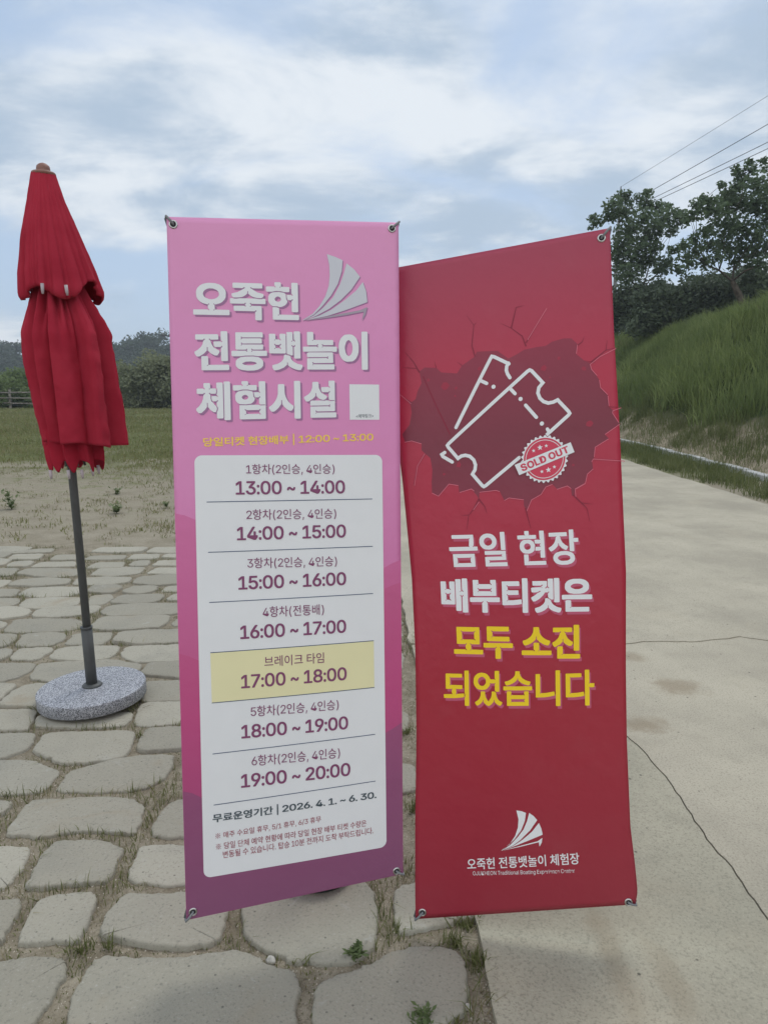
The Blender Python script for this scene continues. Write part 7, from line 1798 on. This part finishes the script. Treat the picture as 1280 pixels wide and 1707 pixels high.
sheet = sheet_mesh('pink', PINK, banner)
pr = Print()
for i, wv in enumerate(WAVES):
    xs_ = [q[0] for q in wv]
    pts = [(0.6, wv[0][1] + 4)] + list(wv[:3])
    a, b_ = np.array(wv[2]), np.array(wv[3])
    pts += [tuple(a + (b_ - a) * t_ + np.array([0, -46 * math.sin(PI * t_)])) for t_ in (0.2, 0.4, 0.6, 0.8)]
    pts += list(wv[3:5]) + [(599.4, wv[5][1] + 2), (599.4, 1.0), (0.6, 1.0)]
    pr.poly([pts], 0.30 + 0.2 * i, i)
pr.build("wave_print", 'pink', WAVE_M, sheet)
pr = Print()
for t_, bx4 in TITLE_LINES:
    pr.text(t_, ['heavy'], bx4, -6.0, 1.2, 0, (5.0, -5.0, 1))
pr.build("title_lettering", 'pink', [WHITE, MAUVE], sheet)
pr = Print()
for i, sp in enumerate(PINK_SAIL):
    pr.poly([[(a + 2.5, b_ - 2.5) for a, b_ in sp]], 0.5, 1)
    pr.poly([sp], 0.85, [0, 0, 0, 2][i])
pr.build("sail_emblem", 'pink', [GREYW, MAUVE, GREYM], sheet)
pr = Print()
pr.text("당일티켓 현장배부 | 12:00 ~ 13:00", ['num', 'bold'], TICKET_LINE, -6.0, 0.9)
pr.build("ticket_line_lettering", 'pink', [GOLD], sheet)
pr = Print()
l_, b_, r_, t_ = PATCH_BOX
pr.poly([[(l_, b_ - 0.0 + 1.5), (r_, b_ - 1.5), (r_, t_ - 1.5), (l_, t_ + 1.5)]], 0.8, 0)
pr.text("<예약링크>", ['lat', 'plain'], PATCH_CAPTION, -0.6, 1.2, 1)
pr.build("white_patch", 'pink', [WHITE, CHAR], sheet)
pr = Print()
PC = [np.array(q) for q in PANEL_CORNERS]
out = []
for i in range(4):
    c_, p0_, p1_ = PC[i], PC[i - 1], PC[(i + 1) % 4]
    d0, d1 = (p0_ - c_) / np.hypot(*(p0_ - c_)), (p1_ - c_) / np.hypot(*(p1_ - c_))
    rr_ = 19.0
    cen = c_ + d0 * rr_ + d1 * rr_
    a, b2 = c_ + d0 * rr_ - cen, c_ + d1 * rr_ - cen
    for k_ in range(9):
        th_ = PI / 2 * k_ / 8
        out.append(tuple(cen + a * math.cos(th_) + b2 * math.sin(th_)))
pr.poly([out], 1.0, 0)
y_a, y_b = RULES[3], RULES[4]
pr.poly([[y_a[0], y_b[0], y_b[1], y_a[1]]], 1.35, 2)
for a, b_ in RULES:
    pr.ribbon([a, b_], 1.9, 1.75, 1, caps=False)
pr.build("timetable_panel", 'pink', [WHITE, NAVY, CREAM], sheet)
for i, (t_, bx4, sl) in enumerate(SCHEDULE):
    pr = Print()
    if i < 14:
        num = t_[1] in '0123456789' and ':' in t_
        pr.text(t_, ['num'] if num else ['lat', 'plain'], bx4, sl, 2.1)
    elif i == 14:
        pr.text(t_, ['num', 'bold'], bx4, sl, 2.1)
    else:
        pr.text(t_, ['lat', 'plain'], bx4, sl, 2.1)
    pr.build("timetable_line" if i < 14 else "notice_line", 'pink', [PLUM if i < 14 else CHAR if i == 14 else MAROON], sheet)
tips = [eyelet('pink', mm, c_, sheet) for mm, c_ in zip(PINK_EYELETS, [(0, 1800), (600, 1800), (600, 0), (0, 0)])]
stand_frame('pink', tips, (-0.195, 2.04, 0), (300, 900), banner)

# --- red sold-out banner
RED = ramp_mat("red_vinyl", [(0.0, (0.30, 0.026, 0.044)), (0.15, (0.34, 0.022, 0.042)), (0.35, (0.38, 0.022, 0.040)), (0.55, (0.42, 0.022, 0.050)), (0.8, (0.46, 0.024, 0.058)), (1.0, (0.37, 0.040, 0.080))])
HOLE_M = ramp_mat("cracked_hole_ink", [(0.6, (0.24, 0.026, 0.050)), (0.72, (0.20, 0.024, 0.044)), (0.84, (0.27, 0.024, 0.052))])
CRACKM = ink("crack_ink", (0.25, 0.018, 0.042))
LIGHTM = ink("crack_edge_ink", (0.66, 0.16, 0.22))
CHIPM = ink("chip_ink", (0.36, 0.03, 0.06))
ROSE = ink("rose_shadow_ink", (0.52, 0.10, 0.17))
SUNNY = ink("yellow_ink", (0.90, 0.63, 0.02))
STAMP = ink("stamp_red_ink", (0.62, 0.055, 0.10))
GREY_OUT = ink("stamp_outline_ink", (0.20, 0.03, 0.05))

banner2 = tag(empty("banner_stand", (0.38, 1.9, 0)), "red standing banner with tickets and a sold-out stamp over a cracked hole", "banner", "standing banners")
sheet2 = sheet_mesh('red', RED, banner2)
pr = Print()
hole = list(HOLE)
pr.poly([hole], 0.3, 0)
for cx2, cy2, r2 in CHIPS:
    k_ = random.randint(5, 7)
    pr.poly([[(cx2 + r2 * random.uniform(.6, 1.1) * math.cos(2 * PI * j / k_), cy2 + r2 * random.uniform(.6, 1.1) * math.sin(2 * PI * j / k_)) for j in range(k_)]], 0.6, 3)
pr.ribbon(DARK_LINE, 4.0, 0.62, 1, caps=False)  # dark diagonal line drawn across the hole
for i, cp in enumerate(CRACKS):
    pr.ribbon(cp, 3.8 if len(cp) > 2 else 2.2, 0.66 + 0.03 * i, 1, caps=False, taper=0.15)
for i, cp in enumerate(EDGE_LIGHTS):
    pr.ribbon(cp, 1.7, 1.5 + 0.02 * i, 2, caps=False)
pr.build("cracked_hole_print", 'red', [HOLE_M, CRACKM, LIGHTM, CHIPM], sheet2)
pr = Print()
for i, tk in enumerate(TICKETS):
    pr.ribbon(tk, 9.2, 1.3 + 0.05 * i, 0)
for d_ in TICKET_DOTS:
    pr.disc(d_, 5.6, 1.3, 0)
pr.build("ticket_emblem", 'red', [WHITE], sheet2, label="outline of two overlapping tickets in white")
pr = Print()
sc_ = np.array(STAMP_CENTER[0])
rx_, ry_ = abs(STAMP_EDGE[0][0] - sc_[0]), abs(STAMP_EDGE[1][1] - sc_[1])
r_o = 0.5 * (rx_ + ry_)
teeth = 30
lp = []
for k_ in range(teeth * 6):
    a = 2 * PI * k_ / (teeth * 6)
    rr_ = r_o * (0.955 + 0.045 * math.cos(teeth * a))
    lp.append((sc_[0] + rr_ * math.cos(a), sc_[1] + rr_ * math.sin(a)))
pr.poly([[(sc_[0] + (q[0] - sc_[0]) * 1.035, sc_[1] + (q[1] - sc_[1]) * 1.035) for q in lp]], 1.75, 2)
pr.poly([lp], 2.1, 1)
pr.disc(sc_, r_o * 0.875, 2.4, 0, 64)
pr.poly([[(sc_[0] + r_o * .80 * math.cos(2 * PI * j / 64), sc_[1] + r_o * .80 * math.sin(2 * PI * j / 64)) for j in range(64)], [(sc_[0] + r_o * .775 * math.cos(2 * PI * j / 64), sc_[1] + r_o * .775 * math.sin(2 * PI * j / 64)) for j in range(64)]], 2.7, 1)
for sx_, sy_, sr_ in STARS:
    pr.disc((sx_, sy_), sr_, 2.75, 1, 10, 0.42)
bl, bl2, br2, br = [np.array(q) for q in STAMP_BAND]
mid_ = (bl + bl2 + br2 + br) / 4
pr.poly([[tuple(mid_ + (q - mid_) * 1.03) for q in (bl, bl2, br2, br)]], 3.05, 2)
pr.poly([[bl, bl2, br2, br]], 3.35, 1)
n0 = len(pr.shapes)
pr.text("SOLD OUT", ['sold'], [0, 0, 1, 1], 0, 3.7, 0)
for i in range(n0, len(pr.shapes)):
    lps, z_, mi_ = pr.shapes[i]
    new = []
    for q in lps:
        o_ = []
        for a, b_ in q:
            s_, t_ = 0.075 + a * 0.85, 0.17 + b_ * 0.66
            pt = (bl2 * (1 - s_) + br2 * s_) * (1 - t_) + (bl * (1 - s_) + br * s_) * t_
            o_.append((float(pt[0]), float(pt[1])))
        new.append(o_)
    pr.shapes[i] = (new, z_, mi_)
pr.build("sold_out_stamp", 'red', [STAMP, WHITE, GREY_OUT], sheet2)
pr = Print()
for i, (t_, st, bx4, sl) in enumerate(NOTICE):
    pr.text(t_, [st, 'bold', 'heavy'], bx4, sl, 1.2, 0 if i < 2 else 1, (4.5, -8.0, 2))
pr.build("notice_lettering", 'red', [WHITE, SUNNY, ROSE], sheet2)
pr = Print()
for sp in RED_SAIL:
    pr.poly([sp], 0.6, 0)
pr.build("sail_emblem", 'red', [WHITE], sheet2)
pr = Print()
pr.text("오죽헌 전통뱃놀이 체험장", ['semi', 'bold'], CENTER_NAME[0], CENTER_NAME[1], 0.6)
pr.build("center_name_lettering", 'red', [WHITE], sheet2)
pr = Print()
pr.text("OJUKHEON Traditional Boating Experience Center", ['lat'], CENTER_NAME_ENGLISH[0], CENTER_NAME_ENGLISH[1], 0.6)
pr.build("english_name_lettering", 'red', [WHITE], sheet2)
tips = [eyelet('red', mm, c_, sheet2) for mm, c_ in zip([(14.0, 1776.0)] + list(RED_EYELETS), [(0, 1800), (600, 1800), (600, 0), (0, 0)])]
stand_frame('red', tips, (0.37, 2.10, 0), (300, 900), banner2)
for rt in (banner, banner2):
    for ch in rt.children:
        at_root(ch, rt)


# ------------------------------------------------------------------ closed parasol
CLOTH, nt, b = new_mat("red_canvas", 0.95, 0.06)
p = obco(nt)
wv_ = noise(nt, p, 260, 2)
fd = noise(nt, p, 7, 4)
c = mix(nt, rmp(nt, fd, 0.3, 0.7), (0.33, 0.022, 0.040), (0.40, 0.032, 0.054))
nt.links.new(c, b.inputs['Base Color'])
bump(nt, b, mth(nt, 'ADD', mth(nt, 'MULTIPLY', wv_, 0.25), fd), 0.25, 0.012)
CLOTH_IN = plain("red_canvas_underside", (0.34, 0.018, 0.036), 0.9, 0.1)
DARKM = plain("grey_painted_steel", (0.075, 0.078, 0.075), 0.5, 0.4)
BROWN = plain("brown_plastic", (0.24, 0.12, 0.09), 0.5, 0.4)
CLEARP = plain("milky_plastic", (0.42, 0.36, 0.37), 0.4, 0.4)

UB = Vector((-1.397, 3.277, 0.0))
parasol = tag(empty("parasol", UB + Vector((0, 0, 0.10))), "tall closed red canvas parasol on a dark pole, left of the pink banner", "parasol")
lean = Vector((-0.030, 0.0, 1.0))
RIGHT = Vector((0.916, 0.40, 0.0))            # across the view
TOWARD = Vector((0.40, -0.916, 0.0))


def ax_pt(z):
    return lean * (z - 0.10)


bm = bmesh.new()
bm_tube(bm, [ax_pt(0.105), ax_pt(1.2), ax_pt(2.40)], 0.0185, 16)
mesh_bm("pole", bm, DARKM, parasol)
bm = bmesh.new()
c0 = ax_pt(2.412)
bm_lathe(bm, [(0.046, -0.012), (0.050, -0.004), (0.046, 0.002), (0.026, 0.006), (0.0285, 0.014), (0.026, 0.027), (0.016, 0.036), (0.005, 0.040)], c0, 24)
mesh_bm("finial", bm, BROWN, parasol)


def loft(name, mat, zs, radii_l, radii_r, folds, z_hem=None, nseg=200, parent=None, thick=0.0):
    """folded cloth round the pole; folds(theta, t) gives a radius factor and an extra hem drop"""
    bm = bmesh.new()
    rings = []
    for i, z in enumerate(zs):
        t_ = i / (len(zs) - 1)
        ring = []
        for j in range(nseg):
            th_ = 2 * PI * j / nseg
            cth = math.cos(th_)
            wgt = 0.5 + 0.5 * cth
            wgt = wgt * wgt * (3 - 2 * wgt)
            rl, rr_ = radii_l[i], radii_r[i]
            base = rl * (1 - wgt) + rr_ * wgt
            k_, dz = folds(th_, t_)
            c_ = ax_pt(z + dz)
            ring.append(bm.verts.new(c_ + (RIGHT * cth + TOWARD * math.sin(th_) * 0.92) * base * k_))
        rings.append(ring)
    for a, b2 in zip(rings, rings[1:]):
        for j in range(nseg):
            f = bm.faces.new((a[j], a[(j + 1) % nseg], b2[(j + 1) % nseg], b2[j]))
            f.smooth = True
    bmesh.ops.recalc_face_normals(bm, faces=bm.faces)
    return mesh_bm(name, bm, mat, parent)


def saw(th_, edges, soft=0.10):
    """overlapping flaps: rises across a flap, drops at its free edge; edges in radians, increasing"""
    n_ = len(edges)
    for i in range(n_):
        a, b2 = edges[i], edges[(i + 1) % n_]
        if b2 <= a:
            b2 += 2 * PI
        q = th_
        if q < a:
            q += 2 * PI
        if a <= q < b2:
            f = (q - a) / (b2 - a)
            w_ = min(0.35, soft / (b2 - a))
            if f > 1 - w_:
                x_ = (f - (1 - w_)) / w_
                return 1 - x_ * x_ * (3 - 2 * x_), f
            return (f / (1 - w_)) ** 0.7, f
    return 0.0, 0.0


def interp(tab, z):
    return float(np.interp(z, [q[0] for q in tab], [q[1] for q in tab]))


# radius tables (metres) against height, on the left and right as seen from the banners
UL = [(1.895, 0.134), (1.92, 0.152), (2.0, 0.146), (2.15, 0.115), (2.3, 0.075), (2.40, 0.052), (2.41, 0.048)]
UR = [(1.895, 0.182), (1.92, 0.205), (2.0, 0.180), (2.15, 0.129), (2.3, 0.075), (2.40, 0.050), (2.41, 0.046)]
up_edges = [R(q) for q in (12, 38, 66, 92, 113, 140, 172, 205, 250, 295, 335)]


UP_SEAMS = [(R(q_), 0.035 + 0.01 * (i_ % 2)) for i_, q_ in enumerate((24, 52, 76, 101, 122, 128, 150, 190, 230, 270, 310))]


def crumple(th_, t_, a):
    """uneven slack in the cloth"""
    x_, y_ = th_ * 9 / (2 * PI), t_ * 3.2
    v_ = float(vnoise(np.array([x_ % 9]), np.array([y_]), 1.7, 31)[0]) + 0.6 * float(vnoise(np.array([x_ % 9]), np.array([y_ * 1.6 + x_ * 0.4]), 4.1, 32)[0])
    return a * 2 * (v_ - 0.8) * math.sin(th_ / 2) ** 0.25 if 0 < th_ < 2 * PI else 0.0


def fold_up(th_, t_):
    k_, f = saw(th_, up_edges, 0.035)
    amp = 0.035 + 0.10 * t_ ** 1.6
    wav = 0.02 * math.sin(3 * th_ + 2.0 * t_) + crumple(th_, t_, 0.016)
    for a_, w_ in UP_SEAMS:
        wav -= (0.03 + 0.045 * t_) * math.exp(-((th_ - a_ - 0.04 * math.sin(5 * t_)) / w_) ** 2)
    hem = t_ ** 6
    drop = hem * (-0.028 * math.cos(4 * th_ + 0.9) + 0.030 * math.exp(-((th_ - 0.62) / 0.28) ** 2) - 0.016 * math.exp(-((th_ - 2.45) / 0.3) ** 2))
    return 1 - amp * (1 - k_) + wav, drop


zs = [2.412 - (2.412 - 1.905) * i / 44 for i in range(45)]
top_flap = loft("upper_canopy", CLOTH, zs, [interp(UL, z) for z in zs], [interp(UR, z) for z in zs], fold_up, parent=parasol)
sol = top_flap.modifiers.new("cloth", 'SOLIDIFY')
sol.thickness = 0.004
sol.offset = -1

LL = [(1.25, 0.116), (1.35, 0.126), (1.5, 0.144), (1.64, 0.160), (1.74, 0.158), (1.82, 0.134), (1.9, 0.106), (2.0, 0.074)]
LR = [(1.25, .262), (1.35, .258), (1.5, .250), (1.64, .240), (1.74, .232), (1.80, .205), (1.9, .150), (2.0, .10)]
lo_edges = [R(q) for q in (22, 60, 106, 133, 158, 196, 236, 280, 325)]


NECK = [R(q_) for q_ in (40, 72, 88, 118, 145, 215, 260, 300)]


def fold_lo(th_, t_):
    k_, f = saw(th_, lo_edges, 0.06)
    neck = max(0.0, 1 - t_ / 0.35)
    amp = 0.44 - 0.07 * t_
    pleats = -0.20 * math.exp(-((t_ - 0.16) / 0.14) ** 2) * sum(math.exp(-((th_ - a_) / 0.07) ** 2) for a_ in NECK)
    fine = pleats + crumple(th_, t_ * 1.4, 0.035) + 0.055 * neck * math.sin(11 * th_ + 1.0) + 0.03 * math.sin(5 * th_ - 6 * t_) * (1 - 0.5 * t_)
    drop = t_ ** 5 * (-0.012 * math.sin(2 * th_ + 0.6) + 0.014 * math.cos(5 * th_) * 0.5)
    return 1 - amp * (1 - k_) + fine, drop


zs = [1.985 - (1.985 - 1.262) * i / 60 for i in range(61)]
low = loft("lower_canopy", CLOTH, zs, [interp(LL, z) for z in zs], [interp(LR, z) for z in zs], fold_lo, nseg=260, parent=parasol)
sol = low.modifiers.new("cloth", 'SOLIDIFY')
sol.thickness = 0.004
sol.offset = -1

IL = [(1.10, .060), (1.14, .096), (1.2, .106), (1.3, .112), (1.45, .11)]
IR = [(1.10, .085), (1.14, .145), (1.2, .152), (1.3, .155), (1.45, .13)]
NT = 9


def fold_in(th_, t_):
    a = (th_ * NT / (2 * PI) + 0.35 * t_) % 1.0
    k_ = a if a < 0.8 else (1 - a) / 0.2 * 0.8
    tipd = t_ ** 5 * (-0.052 * (0.5 - 0.5 * math.cos(2 * PI * ((th_ * NT / (2 * PI) + 0.35) % 1.0))) ** 1.3 + 0.014)
    return 0.70 + 0.38 * k_, tipd


zs = [1.42 - (1.42 - 1.172) * i / 30 for i in range(31)]
inn = loft("hem_gather", CLOTH_IN, zs, [interp(IL, z) for z in zs], [interp(IR, z) for z in zs], fold_in, nseg=216, parent=parasol)
sol = inn.modifiers.new("cloth", 'SOLIDIFY')
sol.thickness = 0.003
sol.offset = -1


def white_tip(p_, d, L_):
    bm = bmesh.new()
    bm_tube(bm, [p_, p_ + d * L_ * 0.6, p_ + d * L_], [0.0075, 0.007, 0.0045], 8)
    mesh_bm("rib_end_cap", bm, CLEARP, parasol)


def rib_at(u_px, toward, z):
    return ax_pt(z) + RIGHT * u_px + TOWARD * toward


# two clear caps under the upper flap, a ring of them under the hem
white_tip(rib_at(-0.045, 0.165, 1.935), Vector((0, 0, -1)), 0.042)
white_tip(rib_at(0.045, 0.172, 1.933), Vector((0.1, 0, -1)), 0.042)
for u_, tw, z in ((-0.088, 0.075, 1.135), (-0.015, 0.125, 1.138), (0.040, 0.10, 1.135), (0.085, 0.055, 1.14), (0.112, 0.02, 1.145)):
    white_tip(rib_at(u_, tw, z + 0.012), Vector((0.08, 0, -1)), 0.04)
for ang in (0.6, 1.2, 1.9):
    bm = bmesh.new()
    bm_tube(bm, [ax_pt(1.30) + (RIGHT * math.cos(ang) + TOWARD * math.sin(ang)) * 0.03, ax_pt(1.16) + (RIGHT * math.cos(ang) + TOWARD * math.sin(ang)) * 0.07], 0.006, 6)
    mesh_bm("rib", bm, DARKM, parasol)

# granite foot with its steel sleeve
GRAN, nt, b = new_mat("speckled_granite", 0.55, 0.4)
p = obco(nt)
sp1 = voro(nt, p, 330, out=1)
sp2 = noise(nt, p, 260, 2, 0.6)
hs = nd(nt, 'ShaderNodeSeparateColor')
nt.links.new(sp1, hs.inputs[0])
c = mix(nt, rmp(nt, hs.outputs[0], 0.2, 0.8), (0.14, 0.145, 0.16), (0.42, 0.43, 0.46))
c = mix(nt, mth(nt, 'MULTIPLY', rmp(nt, hs.outputs[1], 0.72, 0.8), 0.8), c, (0.05, 0.05, 0.055))
c = mix(nt, mth(nt, 'MULTIPLY', rmp(nt, hs.outputs[2], 0.8, 0.88), 0.8), c, (0.62, 0.63, 0.65))
nt.links.new(c, b.inputs['Base Color'])
bump(nt, b, sp2, 0.25, 0.002)
foot = tag(empty("parasol_stand", UB + Vector((0.0, 0, 0.018))), "round grey granite parasol base with a dark steel sleeve on the paving", "parasol stand")
tilt = Matrix.Rotation(R(-2.2), 4, 'Y')
bm = bmesh.new()
bm_lathe(bm, [(0.243, 0.012), (0.247, 0.016), (0.248, 0.067), (0.2475, 0.070), (0.2455, 0.0725), (0.243, 0.0735), (0.241, 0.0737), (0.236, 0.0738), (0.05, 0.0745)], (0, 0, 0), 72)
bm.transform(tilt)
mesh_bm("granite_disc", bm, GRAN, foot)
for k_ in range(4):
    a = k_ * PI / 2 + 0.6
    bm = bmesh.new()
    bm_lathe(bm, [(0.028, 0.0), (0.03, 0.004), (0.03, 0.012)], (0.17 * math.cos(a), 0.17 * math.sin(a), -0.002), 16)
    bm.transform(tilt)
    mesh_bm("rubber_pad", bm, RUBBER, foot)
bm = bmesh.new()
l3 = Vector((-0.03, 0, 1))
bm_tube(bm, [l3 * 0.076, l3 * 0.22, l3 * 0.362], 0.0255, 20)
bm_tube(bm, [l3 * 0.362, l3 * 0.372], [0.0275, 0.0275], 20)
mesh_bm("sleeve", bm, DARKM, foot)
bm = bmesh.new()
bm_lathe(bm, [(0.046, 0.0755), (0.046, 0.080), (0.040, 0.086), (0.028, 0.089)], (0, 0, 0), 28)
mesh_bm("flange", bm, DARKM, foot)

# ------------------------------------------------------------------ weeds and pebbles
WEED = leaf_mat("weed_leaves", (0.09, 0.125, 0.05), (0.19, 0.24, 0.10), 3.0)


def weed(loc, stems, h, leaf, label, spread=0.5, cat="weed", name="weed"):
    bm_v, lp, st, rn = [], [], [], []
    nv2 = nl2 = 0
    for _ in range(stems):
        az = random.uniform(0, 2 * PI)
        ln = random.uniform(0.5, 1.0) * h
        out_ = Vector((math.cos(az), math.sin(az), 0)) * spread * ln
        k_ = 7
        for j in range(k_):
            t_ = (j + 0.6) / k_
            p_ = out_ * t_ ** 1.4 + Vector((0, 0, ln * t_ * (1 - 0.18 * t_)))
            a2 = random.uniform(0, 2 * PI)
            d = (Vector((math.cos(a2), math.sin(a2), random.uniform(-0.1, 0.9)))).normalized()
            sd = d.cross(Vector((0, 0, 1))).normalized()
            L_ = leaf * random.uniform(0.6, 1.2)
            w_ = L_ * 0.24
            bm_v += [p_ - sd * w_ * .2, p_ + d * L_ * .5 - sd * w_, p_ + d * L_, p_ + d * L_ * .5 + sd * w_]
            rn += [random.random()] * 4
        # stem strip
        sdv = Vector((-math.sin(az), math.cos(az), 0)) * 0.003
        e_ = out_ + Vector((0, 0, ln * 0.82))
        m_ = out_ * 0.38 + Vector((0, 0, ln * 0.46))
        bm_v += [-sdv, sdv, m_ + sdv, m_ - sdv, m_ - sdv, m_ + sdv, e_ + sdv * .4, e_ - sdv * .4]
        rn += [0.3] * 8
    n_ = len(bm_v)
    o = mesh_np(name, [q[:] for q in bm_v], np.arange(n_), quads(n_ // 4), WEED, attrs={'rnd': rn})
    o.location = loc
    return tag(o, label, cat, "weeds")


weed((-4.57, 8.72, 0), 9, 0.30, 0.075, "branching green weed on bare sand, leftmost and tallest behind the paving")
weed((-3.22, 8.55, 0), 12, 0.15, 0.06, "low spiky weed on bare sand just right of the parasol's pole", 0.8)
weed((-3.75, 10.0, 0), 7, 0.13, 0.06, "small weed on the sand right behind the parasol's pole, farther than the spiky one", 0.7)
weed((-2.75, 9.0, 0), 6, 0.09, 0.05, "smallest weed on the sand, nearest the pink banner's left edge", 0.8)
weed((-0.065, 1.715, 0.002), 22, 0.032, 0.022, "small broad-leaved weed in the paving joint under the pink banner's right corner", 0.9)
weed((0.10, 1.50, 0.002), 16, 0.035, 0.02, "tiny round-leaved weed in the joint at the bottom edge beside the concrete", 1.0)
PEB = plain("pebble_stone", (0.45, 0.43, 0.38), 0.85, 0.2, 0, 0.3, 60)
for loc, s_, lab in (((-0.292, 1.692, 0.009), (0.013, 0.010, 0.013), "pale pebble standing in the paving joint below the pink banner"),
                     ((0.218, 1.552, 0.007), (0.009, 0.007, 0.010), "small pale pebble beside the concrete edge at the bottom"),
                     ((0.09, 1.482, 0.006), (0.012, 0.008, 0.007), "flat pale pebble at the bottom edge of the paving")):
    bm = bmesh.new()
    bmesh.ops.create_icosphere(bm, subdivisions=3, radius=1.0)
    for v_ in bm.verts:
        q = v_.co
        v_.co = Vector((q.x * s_[0], q.y * s_[1], q.z * s_[2])) * (1 + 0.18 * math.sin(3.1 * q.x + 1.7 * q.y) * math.cos(2.3 * q.z + q.x))
    o = mesh_bm("pebble", bm, PEB, smooth=True)
    o.location = loc
    tag(o, lab, "pebble", "pebbles")
